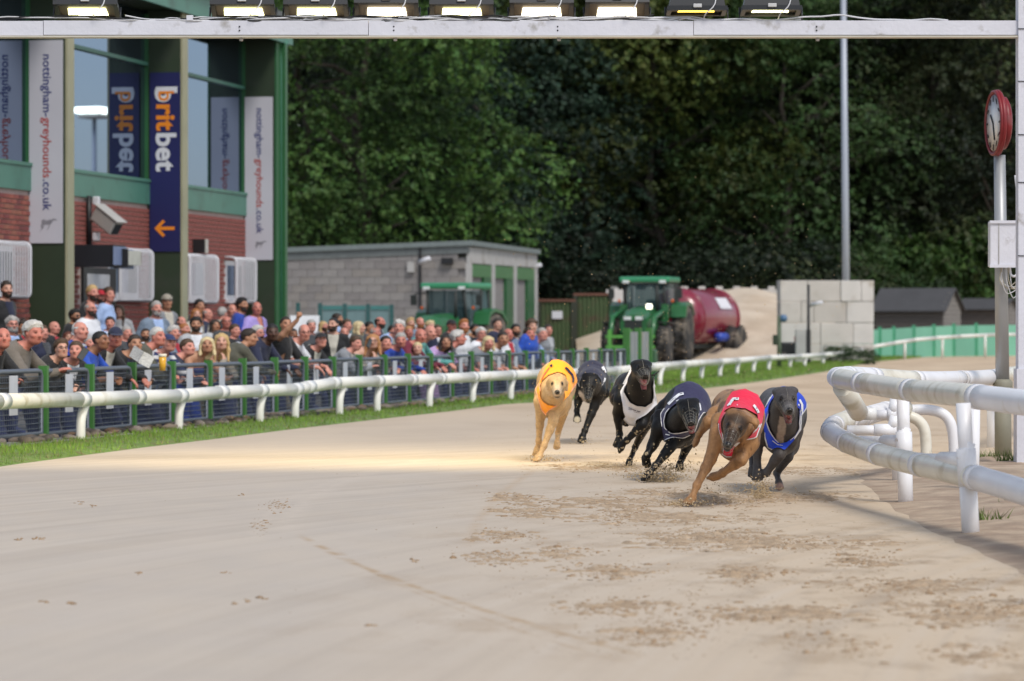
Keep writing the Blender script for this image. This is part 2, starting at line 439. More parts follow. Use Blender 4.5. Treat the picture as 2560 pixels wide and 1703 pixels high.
def track_material():
    m = bpy.data.materials.new('sand'); m.use_nodes = True; N = m.node_tree.nodes; L = m.node_tree.links; b = N['Principled BSDF']
    geo = N.new('ShaderNodeNewGeometry')
    def noise(sc, det, stretch=None, rough=.55):
        n = N.new('ShaderNodeTexNoise'); n.inputs['Scale'].default_value = sc; n.inputs['Detail'].default_value = det; n.inputs['Roughness'].default_value = rough
        mp = N.new('ShaderNodeMapping'); mp.inputs['Scale'].default_value = stretch or (1, 1, 1); L.new(geo.outputs['Position'], mp.inputs['Vector']); L.new(mp.outputs[0], n.inputs['Vector']); return n.outputs[0]
    def ramp(v, lo, hi, a=0, c=1):
        r = N.new('ShaderNodeMapRange'); r.inputs['From Min'].default_value = lo; r.inputs['From Max'].default_value = hi; r.inputs['To Min'].default_value = a; r.inputs['To Max'].default_value = c
        L.new(v, r.inputs['Value']); return r.outputs[0]
    def mix(f, a, c, mode='MIX'):
        x = N.new('ShaderNodeMix'); x.data_type = 'RGBA'; x.blend_type = mode
        for s, v in ((0, f), (6, a), (7, c)):
            if hasattr(v, 'links'): L.new(v, x.inputs[s])
            elif isinstance(v, (int, float)): x.inputs[s].default_value = v
            else: x.inputs[s].default_value = (*v, 1)
        return x.outputs[2]
    def math_(op, a, c):
        x = N.new('ShaderNodeMath'); x.operation = op
        for i, v in enumerate((a, c)):
            if hasattr(v, 'links'): L.new(v, x.inputs[i])
            else: x.inputs[i].default_value = v
        return x.outputs[0]
    sep = N.new('ShaderNodeSeparateXYZ'); L.new(geo.outputs['Position'], sep.inputs[0])
    X, Y = sep.outputs[0], sep.outputs[1]
    # the racing line: raked flat and pale on the left, churned up on the right
    rl = math_('SUBTRACT', X, math_('MULTIPLY', Y, .012)); right = ramp(rl, -1.2, 1.6)
    base = mix(ramp(noise(.35, 4), .35, .65), (.50, .437, .372), (.468, .41, .35)); base = mix(ramp(right, .10, .8, 0, .9), base, (.58, .455, .32))
    base = mix(ramp(noise(3.0, 8, (1, .35, 1)), .3, .75, 0, .4), base, (.58, .49, .385))
    loose = math_('MULTIPLY', ramp(noise(2.6, 9, (1, .5, 1), .68), .50, .64), ramp(noise(.55, 3, (.6, 1.0, 1)), .38, .56))
    loose = math_('MULTIPLY', loose, ramp(right, 0, 1, .06, .9))
    base = mix(loose, base, (.37, .265, .17))
    crumbs = math_('MULTIPLY', ramp(noise(22, 3), .66, .72), ramp(right, 0, 1, .05, .8)); base = mix(crumbs, base, (.30, .215, .14))
    # faint harrow lines sweeping round the bend
    hx = math_('ADD', X, -30.0); hy = math_('ADD', Y, -6.0); hr = math_('SQRT', math_('ADD', math_('MULTIPLY', hx, hx), math_('MULTIPLY', hy, hy)), 0)
    cb_ = N.new('ShaderNodeCombineXYZ'); L.new(math_('MULTIPLY', hr, 5.5), cb_.inputs[0]); L.new(math_('MULTIPLY', Y, .10), cb_.inputs[1])
    hn = N.new('ShaderNodeTexNoise'); hn.inputs['Scale'].default_value = 1.0; hn.inputs['Detail'].default_value = 7; hn.inputs['Roughness'].default_value = .62; L.new(cb_.outputs[0], hn.inputs['Vector'])
    base = mix(ramp(hn.outputs[0], .50, .70, 0, .42), base, (.60, .53, .45)); base = mix(ramp(hn.outputs[0], .48, .30, 0, .42), base, (.40, .335, .27))
    # wheel tracks of the sand-grading tractor, in wide arcs
    def circle(p, q, r):
        ax, ay, bx, by, cx, cy = *p, *q, *r; d_ = 2 * (ax * (by - cy) + bx * (cy - ay) + cx * (ay - by))
        ux = ((ax * ax + ay * ay) * (by - cy) + (bx * bx + by * by) * (cy - ay) + (cx * cx + cy * cy) * (ay - by)) / d_
        uy = ((ax * ax + ay * ay) * (cx - bx) + (bx * bx + by * by) * (ax - cx) + (cx * cx + cy * cy) * (bx - ax)) / d_
        return ux, uy, math.hypot(ax - ux, ay - uy)
    for pts_, wd, st, y0, y1, colr in ((((793, 1365), (1010, 1460), (1320, 1562)), .035, .75, 11.5, 16.7, (.40, .27, .15)), (((860, 1390), (1080, 1500), (1330, 1590)), .02, .45, 11.2, 15.6, (.40, .28, .17)), (((725, 1300), (790, 1240), (1000, 1165)), .09, .5, 18, 27, (.58, .50, .42)), (((640, 1330), (700, 1265), (900, 1185)), .05, .4, 17.5, 26, (.58, .50, .42)), (((1180, 1340), (1250, 1240), (1330, 1180)), .05, .5, 17, 25, (.46, .33, .21)), (((180, 1530), (360, 1400), (700, 1250)), .25, .3, 12, 22, (.53, .46, .395))):
        cx, cy, r0 = circle(*[tuple(GP(*p))[:2] for p in pts_])
        dx = math_('ADD', X, -cx); dy = math_('ADD', Y, -cy); rr = math_('SQRT', math_('ADD', math_('MULTIPLY', dx, dx), math_('MULTIPLY', dy, dy)), 0)
        dd = math_('ABSOLUTE', math_('SUBTRACT', math_('ADD', rr, math_('MULTIPLY', noise(2.0, 4), wd)), r0 + wd * .5), 0)
        k = math_('MULTIPLY', ramp(dd, wd, 0, 0, st), ramp(noise(5, 6), .38, .56)); k = math_('MULTIPLY', k, math_('MULTIPLY', ramp(Y, y0 - .8, y0), ramp(Y, y1 + .8, y1))); base = mix(k, base, colr)
    far = ramp(Y, 22, 55); base = mix(far, base, mix(ramp(noise(.7, 6, (1, .3, 1)), .4, .62), (.60, .465, .325), (.50, .375, .255)))
    L.new(base, b.inputs['Base Color']); b.inputs['Roughness'].default_value = .9; b.inputs['Specular IOR Level'].default_value = .25
    bp = N.new('ShaderNodeBump'); bp.inputs['Strength'].default_value = .5; bp.inputs['Distance'].default_value = .02
    L.new(math_('ADD', math_('MULTIPLY', loose, 1.2), math_('MULTIPLY', noise(30, 8), .35)), bp.inputs['Height']); L.new(bp.outputs[0], b.inputs['Normal'])
    return m
M_SAND = track_material()
M_GROUND = mat('dry_ground', (.33, .28, .23), rough=.95, var=.2, vscale=.5, col2=(.22, .2, .15), bump=.4, bscale=12)
M_ROUGH = mat('rough_sand', (.43, .33, .24), rough=.95, var=.22, vscale=5, col2=(.34, .25, .18), mixlo=.45, mixhi=.6, bump=.9, bscale=16)
M_ASPHALT = mat('apron_asphalt', (.11, .11, .112), rough=.9, var=.2, vscale=3, bump=.3, bscale=60)
M_KERB = mat('path_concrete', (.30, .285, .275), rough=.9, var=.2, vscale=3, dirt=(.18, .16, .14), dirtamt=.1, bump=.3, bscale=40)
M_GRASS = mat('grass', (.10, .19, .028), rough=.75, var=.0, attr='Col', trans=.25)
M_TURF = mat('turf', (.13, .21, .045), rough=.95, var=.35, vscale=7, col2=(.16, .15, .06), mixlo=.52, mixhi=.66, bump=.6, bscale=40)

# ground: one sheet to the horizon with the sunken apron let into it
A, B_, C_, D_ = FP(-22, -.02), FP(34, -.02), FP(34, -16), FP(-22, -16)
gm = MB(); S_ = 1500
big = [(S_, -60, 0), (S_, S_, 0), (-S_, S_, 0), (-S_, -60, 0)]
gm.add([A, B_, C_, D_] + [Vector(b) for b in big], [(4, 5, 1, 0), (5, 6, 2, 1), (6, 7, 3, 2), (7, 4, 0, 3)])
tag(gm.build('ground', M_GROUND), kind='structure')
am = MB()
q = [FP(-22, -.02, floor_z(0)), FP(34, -.02, floor_z(0)), FP(34, -7.2, floor_z(-7.2)), FP(-22, -7.2, floor_z(-7.2)), FP(34, -16, floor_z(-7.2)), FP(-22, -16, floor_z(-7.2))]
am.add(q, [(0, 1, 2, 3), (3, 2, 4, 5)])
for a, b in ((0, 1), (1, 2), (2, 4), (4, 5), (5, 3), (3, 0)):
    am.add([q[a], q[b], Vector((q[b].x, q[b].y, 0)), Vector((q[a].x, q[a].y, 0))], [(0, 1, 2, 3)])
tag(am.build('apron', M_ASPHALT), kind='structure')

# sand track: outer edge traced along the turf, inner edge along the rail
OUT = [(-900, 1320), (-400, 1225), (0, 1163), (160, 1142), (330, 1120), (500, 1100), (700, 1075), (900, 1052), (1100, 1030), (1240, 1012), (1400, 1002), (1540, 992), (1640, 984), (1800, 966), (1920, 950), (2040, 932), (2180, 905), (2300, 894), (2420, 885), (2600, 876), (2900, 868)]
outer_pts = [GP(*p) for p in OUT]
tk = [Vector((p.x, p.y, .004)) for p in outer_pts]
ring = tk + [Vector((60, 190, .004)), Vector((60, -5, .004)), Vector((-12, -5, .004))]
tm = MB(); cen = Vector((4, 22, .004)); n = len(ring)
tm.add([cen] + ring, [(0, i + 1, (i + 1) % n + 1) for i in range(n)]); tag(tm.build('sand_track', M_SAND), kind='structure')

# rough trampled sand inside the rail (right)
INN = [(2145, 1180), (2165, 1215), (2230, 1272), (2330, 1330), (2460, 1392), (2620, 1460), (2900, 1590), (3300, 1790), (3900, 2150)]
ip = [GP(*p) for p in INN]
rm = []
for i in range(len(ip) - 1):
    for k in range(6): rm.append(ip[i].lerp(ip[i + 1], k / 6))
rm.append(ip[-1])
vs = []; fs = []; nx = 26
r_ = random.Random(4)
for i, p in enumerate(rm):
    for j in range(nx):
        t = j / (nx - 1); x = p.x + t * (7.5 - p.x) ; y = p.y + t * 6.5 * max(0., min(1., (p.y - 7) / 10)) + .02 * r_.uniform(-1, 1)
        z = .008 + (.055 * min(1, t * 8) * r_.uniform(.25, 1) if j else -.004)
        vs.append((x + .03 * r_.uniform(-1, 1), y, z))
for i in range(len(rm) - 1):
    for j in range(nx - 1): fs.append((i * nx + j, (i + 1) * nx + j, (i + 1) * nx + j + 1, i * nx + j + 1))
tag(MB().add(vs, fs, 0, True).build('rough_sand', M_ROUGH), kind='structure')

# turf verge between the track and the stone edging, with grass blades
def offset_line(pts, d):
    res = []
    for i, p in enumerate(pts):
        t = (pts[min(i + 1, len(pts) - 1)] - pts[max(i - 1, 0)]).normalized(); res.append(p + Vector((-t.y, t.x, 0)) * d)
    return res
vl = [p for p, s in zip(outer_pts, OUT) if s[0] <= 2300]
inner_v = offset_line(vl, -.10)
VW = [.95, .95, .95, .95, 1.0, 1.05, 1.1, 1.2, 1.3, 1.4, 1.5, 1.7, 1.9, 2.3, 2.8, 3.4, 3.6, 2.5, 2.0][:len(vl)]
outer_v = [offset_line(vl, w_)[i] for i, w_ in enumerate(VW)]
vm = MB(); k = len(vl)
vm.add([Vector((p.x, p.y, .004)) for p in inner_v] + [Vector((p.x, p.y, .03)) for p in vl] + [Vector((p.x, p.y, .012)) for p in outer_v],
       [(i, i + 1, k + i + 1, k + i) for i in range(k - 1)] + [(k + i, k + i + 1, 2 * k + i + 1, 2 * k + i) for i in range(k - 1)])
tag(vm.build('turf_verge', M_TURF), kind='structure')
# blades
R = np.random.RandomState(11)
seg = [(vl[i] - inner_v[i]).length for i in range(k)]
P0 = np.array([list(p) for p in inner_v]); P1 = np.array([list(p) for p in outer_v])
bl = []; 
wts = np.array([np.linalg.norm(P0[i + 1] - P0[i]) * (VW[i] + .1) / (max(P0[i][1], 20) / 30) ** 1.6 for i in range(k - 1)]); wts /= wts.sum()
NB = 46000
si = R.choice(k - 1, NB, p=wts); t = R.rand(NB)[:, None]; u = (R.rand(NB) ** .9)[:, None]
a = P0[si] * (1 - t) + P0[si + 1] * t; b = P1[si] * (1 - t) + P1[si + 1] * t
edge = .03 * fbm(a, 2.0, 3)[:, None]
pos = a * (1 - u) + b * u + (b - a) / np.linalg.norm(b - a, axis=1)[:, None] * edge; pos[:, 2] = .012
patch = fbm(pos, .9, 2); hgt = (.030 + .028 * R.rand(NB)) * (1 + .35 * patch) * (pos[:, 1] / 34) ** .35
ang = R.rand(NB) * 2 * math.pi; wd = .0045 * (pos[:, 1] / 30); dx = np.stack([np.cos(ang) * wd, np.sin(ang) * wd, np.zeros(NB)], 1)
ln = np.stack([R.randn(NB) * .3, R.randn(NB) * .3, np.ones(NB)], 1) * hgt[:, None]
V = np.empty((NB, 3, 3)); V[:, 0] = pos - dx; V[:, 1] = pos + dx; V[:, 2] = pos + ln
cc = np.array((.19, .31, .045)) * (1 + .35 * patch[:, None]) * (.75 + .5 * R.rand(NB)[:, None]); dry = (R.rand(NB) < .10 + .12 * (patch < -.2)); cc[dry] = np.array((.26, .23, .10)) * (.7 + .5 * R.rand(dry.sum())[:, None])
gmsh = np_mesh('grass', V.reshape(-1, 3), np.arange(NB * 3).reshape(-1, 3), False, np.repeat(cc, 3, 0))
tag(link('grass', gmsh, None, M_GRASS), 'short green grass along the outer edge of the sand', 'grass', kind='stuff')

# concrete path strip and the stones laid under the fence
pm = MB(); c0 = [FP(t, .42, .016) for t in np.linspace(-10, 34, 30)]; c1 = [FP(t, .10, .020) for t in np.linspace(-10, 34, 30)]
pm.add(c0 + c1, [(i, i + 1, 30 + i + 1, 30 + i) for i in range(29)]); tag(pm.build('path', M_KERB), kind='structure')
M_STONE = [mat('stone%d' % i, c, rough=.85, var=.25, vscale=9, bump=.5, bscale=25) for i, c in enumerate(((.17, .135, .11), (.22, .175, .135), (.12, .10, .09), (.24, .20, .175), (.19, .12, .075)))]
stone_mesh = []
for i in range(8):
    r_ = random.Random(i); bm = bmesh.new(); bmesh.ops.create_icosphere(bm, subdivisions=2, radius=1.0)
    pts = np.array([list(v.co) for v in bm.verts]); ns = fbm(pts, .9, 40 + i, 2)
    for v, q_ in zip(bm.verts, ns): v.co = v.co * (1 + .35 * q_); v.co.z *= .62; v.co.x *= r_.uniform(.8, 1.3)
    me = bpy.data.meshes.new('stone'); bm.to_mesh(me); bm.free(); me.polygons.foreach_set('use_smooth', [True] * len(me.polygons)); stone_mesh.append(me)
edging = empty('stone_edging', FP(0, .15, .02)); tag(edging, kind='structure')
t = -1.5; cnt = 0
while t < 27 and cnt < 300:
    for row in range(2):
        if rng.random() < .12 or cnt >= 300: continue
        me = stone_mesh[rng.randrange(8)]
        o = bpy.data.objects.new('stone', me); COL.objects.link(o); o.parent = edging
        s = rng.uniform(.026, .056) * (1.15 if t < 8 else 1); p = FP(t + rng.uniform(-.05, .05), .12 + .16 * row + rng.uniform(-.05, .05), .02 + s * .3) - edging.location
        o.location = p; o.scale = (s * rng.uniform(.9, 1.5), s, s * rng.uniform(.8, 1.2)); o.rotation_euler = (rng.uniform(-.3, .3), rng.uniform(-.3, .3), rng.uniform(0, 6.28))
        if not me.materials: me.materials.append(M_STONE[0])
        o.material_slots[0].link = 'OBJECT'; o.material_slots[0].material = M_STONE[rng.randrange(5)]; cnt += 1
    t += .175
# ================================================================ grandstand with fins and banners
BU = Vector((.1922, .9814, 0)); BN = Vector((.9814, -.1922, 0)); WO = Vector((-7.04, 53.0, 0))
def bt(px, off=0.0):
    k = (px - 1280.0) / F; return (k * (WO.y + BN.y * off) - WO.x - BN.x * off) / (BU.x - k * BU.y)
def bd_(t, off=0.0): return WO.y + BU.y * t + BN.y * off
def bz(py, t, off=0.0): return ZP(py, bd_(t, off))
stand = empty('grandstand', WO, math.atan2(BU.y, BU.x)); tag(stand, 'green steel and red brick grandstand with fins carrying tall banners', 'building')
G_DK = mat('steel_dark_green', (.022, .038, .018), rough=.55, var=.15, vscale=1.5, dirt=(.035, .045, .03), dirtamt=.05)
G_MID = mat('panel_green', (.070, .20, .150), rough=.45, var=.10, vscale=1.2, dirt=(.05, .12, .09), dirtamt=.08)
G_POST = mat('post_green', (.020, .105, .035), rough=.45, var=.12, vscale=3)
TAN = mat('fin_edge_tan', (.33, .32, .21), rough=.6, var=.12, vscale=2)
MORTAR = mat('mortar', (.46, .37, .34), rough=.95, var=.2, vscale=20)
BRICKS = [mat('brick%d' % i, c, rough=.9, var=.2, vscale=20, bump=.3, bscale=60) for i, c in enumerate(((.25, .075, .062), (.31, .095, .070), (.20, .055, .052), (.29, .11, .075), (.165, .05, .048)))]
GLASS = glass_mat('window_glass', (.010, .014, .016), .01, 1.0, None, 2.9)
PVC = mat('white_frame', (.62, .62, .66), rough=.4, var=.06)
BLACKM = mat('black_metal', (.012, .012, .014), rough=.5, var=.1)
BAN_W = mat('banner_white', (.50, .50, .56), rough=.55, var=.05, vscale=1.0); BAN_N = mat('banner_navy', (.010, .012, .085), rough=.5, var=.08, vscale=1)
INK_N = mat('ink_navy', (.020, .030, .16), rough=.5, var=.05); INK_R = mat('ink_red', (.40, .055, .045), rough=.5, var=.05); INK_O = mat('ink_orange', (.80, .25, .015), rough=.5, var=.05)
INK_W = mat('ink_white', (.66, .68, .74), rough=.5, var=.05); INK_G = mat('ink_grey', (.22, .22, .25), rough=.6, var=.2, vscale=30)
FW, FT = .56, .30                       # fin depth and thickness
t_f = [bt(-190, FW), bt(166, FW), bt(454, FW), bt(689, FW)]
ZB0, ZB1, ZTR, ZEA = 3.01, 3.42, 5.30, 6.12
ZF = -.10
tA, tB = t_f[0] - 7, t_f[3] + FT
# wall core, spandrel band, glazing, eaves
MB().bbox((tA, .02, ZF - .3), (tB, .30, ZB0)).build('wall', MORTAR, stand)
MB().bbox((tA, .30, ZF - .3), (tB, 9.0, ZEA + .1)).build('wall', G_DK, stand)
MB().bbox((tA, -.03, ZB0), (tB, .28, ZB1 - .05)).build('spandrel', G_MID, stand)
MB().bbox((tA, -.05, ZB1 - .05), (tB, .26, ZB1)).build('window_sill', G_MID, stand)
MB().bbox((tA, -.66, ZEA), (tB + .55, -.60, ZEA + .36)).build('fascia', G_MID, stand)
MB().bbox((tA, -.598, ZEA + .06), (tB + .5, .30, ZEA + .12)).build('soffit', G_DK, stand)
MB().bbox((tA, -.75, ZEA + .37), (tB + .7, 9.2, ZEA + .52)).build('roof', mat('roof_sheet', (.10, .11, .11), rough=.6), stand)
MB().bbox((tB - .02, -.60, ZEA - .02), (tB + .5, .4, ZEA + .05)).build('soffit', G_MID, stand)
bays = [(t_f[i] + FT, t_f[i + 1]) for i in range(3)]
for (a, b) in bays:
    MB().bbox((a + .02, .06, ZB1), (b - .02, .08, ZTR - .03)).build('window_pane', GLASS, stand)
    MB().bbox((a + .02, .06, ZTR + .03), (b - .02, .08, ZEA + .05)).build('window_pane', GLASS, stand)
    MB().bbox((a, .0, ZTR - .03), (b, .10, ZTR + .03)).build('transom', G_MID, stand)
    MB().bbox((a, .0, ZB1), (a + .02, .10, ZEA)).build('window_frame', G_POST, stand)
    MB().bbox((b - .02, .0, ZB1), (b, .10, ZEA)).build('window_frame', G_POST, stand)
# fins
for i, t in enumerate(t_f):
    MB().bbox((t, -FW + .015, ZF - .3), (t + FT, .02, ZEA + .05)).build('fin', G_DK, stand)
    MB().bbox((t - .006, -FW - .02, ZF - .3), (t + FT + .006, -FW + .0149, ZEA + .04)).build('fin_edge', TAN if i < 3 else G_POST, stand)
MB().tube([(tB + .05, -FW - .02, ZF - .2), (tB + .05, -FW - .02, ZEA - .35), (tB + .05, -FW + .0, ZEA - .1), (tB + .1, -FW - .1, ZEA + .05)], .055, 10).build('downpipe', G_MID, stand)
MB().bbox((tB, -FW - .1, ZF - .3), (tB + .16, -FW + .16, ZEA)).build('corner_post', G_POST, stand)
# ---- banners on the near face of each fin (facing the camera)
def letters(txt, size, bold=0.0): return text_mesh(txt, size, bold, 'LEFT', 1.02)
def banner(t, z0, z1, y0, y1, m, name='banner'):
    b = MB().bbox((t - .022, y0, z0), (t - .004, y1, z1)).build(name, m, stand); return b
def vtext(ban, parts, t, ztop, ymid, size, bold):
    """lettering that reads downwards; parts = [(text, material)]"""
    z = ztop
    for txt, m in parts:
        vs, fs = letters(txt, size, bold)
        x1 = max(v.x for v in vs)
        # text x -> down, text y -> to the right seen from the near side (towards -y local = the track)
        pos = [(t - .0265, ymid - (v.y - size * .25), z - v.x) for v in vs]
        MB().add(pos, fs).build('lettering', m, ban); z -= x1 + size * .075
    return z
def dogmark(ban, t, zc, yc, s):
    o = Body(); P = lambda a, b: (0, -a * s, b * s)
    o.chain([P(-.9, -.9), P(-.55, -.35), P(-.3, .2)], [.03 * s, .04 * s, .08 * s], .03, '')
    o.chain([P(-.45, .25), P(-.1, .15), P(.3, .25)], [.26 * s, .2 * s, .24 * s], .1 * s, ''); o.chain([P(.3, .25), P(.7, .5), P(1.15, .45)], [.12 * s, .09 * s, .04 * s], .08 * s, '')
    o.chain([P(.3, .1), P(.15, -.35), P(-.05, -.75)], [.09 * s, .05 * s, .03 * s], .05 * s, '')
    o.chain([P(-.5, .1), P(-.75, -.2), P(-.6, -.6)], [.1 * s, .06 * s, .03 * s], .05 * s, '')
    V, Q = o.surface(.05 * s); V[:, 0] = V[:, 0] * .02
    link('emblem', np_mesh('emblem', V + np.array((t - .026, yc, zc)), Q), ban, INK_G)
ngw = [('nottingham-', INK_N), ('greyhounds', INK_R), ('.co.uk', INK_N)]
for i in (0, 1, 3):
    t = t_f[i]
    zt = [bz(100, t_f[1], FW), bz(100, t_f[1], FW), 0, bz(242, t_f[3], FW)][i]; zb = [bz(608, t_f[1], FW), bz(608, t_f[1], FW), 0, bz(650, t_f[3], FW)][i]
    b = banner(t, zb, zt, -FW + .05, .005, BAN_W)
    H_ = zt - zb
    sz = H_ * .0625
    vtext(b, ngw, t, zt - H_ * .067, -FW * .46, sz, sz * .010)
    dogmark(b, t, zb + H_ * .095, -FW * .5, .13 if i < 2 else .11)
t = t_f[2]; zt, zb = bz(181, t, FW), bz(629, t, FW); b = banner(t, zb, zt, -FW + .02, -.03, BAN_N)
z = bz(217, t, FW); sz = .47
vs, fs = letters('b', sz, .030); x1 = max(v.x for v in vs)
yb = -FW * .47
MB().add([(t - .0265, yb - (v.y - sz * .25), z - v.x) for v in vs], fs).build('lettering', INK_W, b)
vs2, fs2 = letters('b', sz * .80, .004); MB().add([(t - .029, yb - .02 - (v.y - sz * .22), z - v.x - .052) for v in vs2], fs2).build('lettering', INK_O, b)
z = vtext(b, [('rit', INK_O)], t, z - x1 - .02, yb, sz * .95, .014); vtext(b, [('bet', INK_W)], t, z + .01, yb, sz, .014)
za, s = bz(571, t, FW), .17                                      # the arrow points left, to the stand
arr = [(-1, 0), (-.15, .85), (.05, .62), (-.42, .16), (1, .16), (1, -.16), (-.42, -.16), (.05, -.62), (-.15, -.85)]
MB().add([(t - .0265, -FW * .5 - a * s, za + b_ * s) for a, b_ in arr], [(0, 1, 2, 3), (0, 3, 6), (0, 6, 7, 8), (3, 4, 5, 6)]).build('arrow', INK_O, b)
# ---- door, windows and cages in the brick storey
openings = []
def cage(px0, px1, py0, py1, proj=.22):
    t0, t1 = bt(px0, proj), bt(px1, proj); z1, z0 = bz(py0, t0, proj), bz(py1, t0, proj)
    openings.append((t0 + .10, t1 - .10, z0 + .06, z1 - .06))
    w_ = MB().bbox((t0 + .10, .0, z0 + .06), (t1 - .10, .05, z1 - .06)).build('window', PVC, stand)
    n = 2
    for j in range(n):
        a = t0 + .16 + (t1 - t0 - .32) * j / n; c = t0 + .16 + (t1 - t0 - .32) * (j + 1) / n
        MB().bbox((a + .03, -.008, z0 + .14), (c - .03, -.002, z1 - .14)).build('pane', GLASS, w_)
    MB().bbox((t0 + .06, -.07, z0 + .02), (t1 - .06, .02, z0 + .06)).build('sill', PVC, w_)
    cg = MB(); 
    def rr(t, inset=.0):
        r = .09; pts = []
        for (y, z, a0) in ((-proj + r, z1 - r, 90), (-proj + r, z0 + r, 180)):
            for a in np.linspace(a0, a0 + 90, 5): pts.append((t, y + r * math.cos(RAD(a)), z + r * math.sin(RAD(a))))
        return [(t, .02, z1)] + pts + [(t, .02, z0)]
    frame = empty('window_cage', (0, 0, 0), 0, stand)
    nb = max(6, int((t1 - t0) / .11))
    for k in range(nb + 1): MB().tube(rr(t0 + (t1 - t0) * k / nb), .012 if 0 < k < nb else .022, 6, smooth=True).build('bar', PVC, frame)
    for z in (z0 + .02, z1 - .02): MB().tube([(t0, -proj + .05, z), (t1, -proj + .05, z)], .022, 6).build('rail', PVC, frame)
cage(-70, 76, 596, 742); cage(300, 382, 619, 752); cage(474, 545, 634, 757); cage(591, 640, 643, 757)
# doorway and the boxed canopy over it
td0, td1 = bt(205), bt(285); zd1 = bz(668, td0); openings.append((td0 - .05, td1 + .05, -1, zd1))
dr = MB().bbox((td0, -.03, ZF - .3), (td1, .018, zd1)).build('door', BLACKM, stand)  # black sheet for the open doorway; the dark inside is painted on
MB().bbox((td0 + .15, -.042, bz(720, td0)), (td1 - .35, -.032, bz(684, td0))).build('pane', mat('door_light', (.42, .43, .46), rough=.4), dr)
pj = .85; tc0, tc1 = bt(196, .1), bt(284, pj)
can = MB().bbox((tc0, -pj, bz(668, tc0, pj)), (tc1, .02, bz(614, tc0, pj))).build('canopy', mat('canopy_shaded', (.014, .015, .02), rough=.5), stand)  # near face lies in shadow; that shade is put into the box colour
PBLUE = mat('panel_blue_grey', (.17, .22, .36), rough=.5, var=.06)
MB().bbox((tc0 + .02, -pj - .008, bz(667, tc0, pj) + .02), (tc1 - .03, -pj - .002, bz(615, tc0, pj) - .02)).build('panel', PBLUE, can)
ts0, ts1 = bt(290, .75), bt(329, .75)
sg = MB().bbox((ts0, -.78, bz(671, ts0, .75)), (ts1, -.70, bz(622, ts0, .75))).build('hoarding', PBLUE, stand)
MB().bbox((ts0 - .01, -.92, bz(662, ts0, .8)), (ts0 + .75, -.79, bz(626, ts0, .8))).build('heater_box', mat('cream_box', (.50, .50, .44), rough=.5), sg)
MB().bbox((ts0 - .05, -.95, bz(668, ts0, .8)), (ts0 - .012, -.68, bz(622, ts0, .8))).build('bracket', BLACKM, sg)
# small flood lamp in the next bay
t = bt(503, .15); MB().bbox((t, -.24, bz(633, t)), (t + .12, -.12, bz(598, t))).build('lamp_box', mat('cream_box2', (.52, .50, .46), rough=.5), stand); MB().bbox((t - .05, -.22, bz(633, t)), (t - .004, -.02, bz(598, t))).build('bracket', BLACKM, stand)
# ---- bricks: the 300 largest in view each a part, the rest one part
BL, BH, J_ = .211, .059, .016
cand = []
for (a, b) in bays:
    row = 0; z = ZF - .25
    while z + BH < ZB0 - .004:
        t = a + .005 - (BL / 2 if row % 2 else 0)
        while t < b:
            x0, x1 = max(t, a + .004), min(t + BL, b - .004)
            if x1 - x0 > .05 and not any(o[0] < x1 and o[1] > x0 and o[2] < z + BH and o[3] > z for o in openings):
                cand.append((x0, x1, z))
            t += BL + J_
        z += BH + J_; row += 1
def seen(c):
    p = WO + BU * c[0]; px = 1280 + F * p.x / p.y
    return px > -20 and c[2] > .95
vis = sorted([c for c in cand if seen(c) and abs(c[1] - c[0] - BL) < .001], key=lambda c: c[0])
step = max(1, len(vis) // 300); own = set(vis[:300])
bme = MB().bbox((-BL / 2, -.010, -BH / 2), (BL / 2, .018, BH / 2)).mesh('brick'); bme.materials.append(BRICKS[0])
rest = MB()
for c in cand:
    if c in own:
        o = bpy.data.objects.new('brick', bme); COL.objects.link(o); o.parent = stand; o.location = ((c[0] + c[1]) / 2, .004 * rng.uniform(-1, 1), c[2] + BH / 2)
        o.material_slots[0].link = 'OBJECT'; o.material_slots[0].material = BRICKS[rng.choice((0, 0, 1, 1, 2, 3, 4))]
    else:
        rest.bbox((c[0], -.010 + .003 * rng.uniform(-1, 1), c[2]), (c[1], .018, c[2] + BH), mi=rng.choice((0, 0, 1, 1, 2, 3, 4)))
tag(rest.build('bricks', BRICKS, stand), kind='stuff')
# ---- security camera on its pole, bolted to the wall
t = bt(238, .15); cc = empty('security_camera', WO + BU * t + BN * .15 + Vector((0, 0, bz(540, t, .15))), math.atan2(BU.y, BU.x)); tag(cc, 'large grey security camera on a black pole above the grandstand door', 'camera')
CGR = mat('camera_grey', (.42, .41, .39), rough=.45, var=.06)
MB().tube([(0, .10, bz(490, t) - cc.location.z), (0, .10, bz(612, t) - cc.location.z)], .045, 8).build('pole', BLACKM, cc)
for py in (502, 592): MB().bevbox((0, -.02, bz(py, t) - cc.location.z), (.10, .10, .13), .02).build('insulator', PVC, cc)
Rc = Matrix.Rotation(RAD(-148), 3, 'Z') @ Matrix.Rotation(RAD(30), 3, 'Y')
dirv = BU * 0
cr = (Matrix.Rotation(-math.atan2(BU.y, BU.x), 3, 'Z') @ Matrix.Rotation(RAD(-32), 3, 'Z') @ Matrix.Rotation(RAD(33), 3, 'Y'))
hs_ = MB().bevbox(cr @ Vector((.20, 0, .0)) + Vector((0, -.05, .03)), (.46, .22, .24), .03, cr).build('housing', CGR, cc)
MB().bevbox(cr @ Vector((.20, 0, .135)) + Vector((0, -.05, .03)), (.54, .25, .025), .01, cr).build('sun_shield', CGR, cc)
MB().box(cr @ Vector((.433, 0, -.01)) + Vector((0, -.05, .03)), (.006, .17, .17), cr).build('lens_window', mat('lens_glass', (.03, .035, .04), rough=.1), cc)
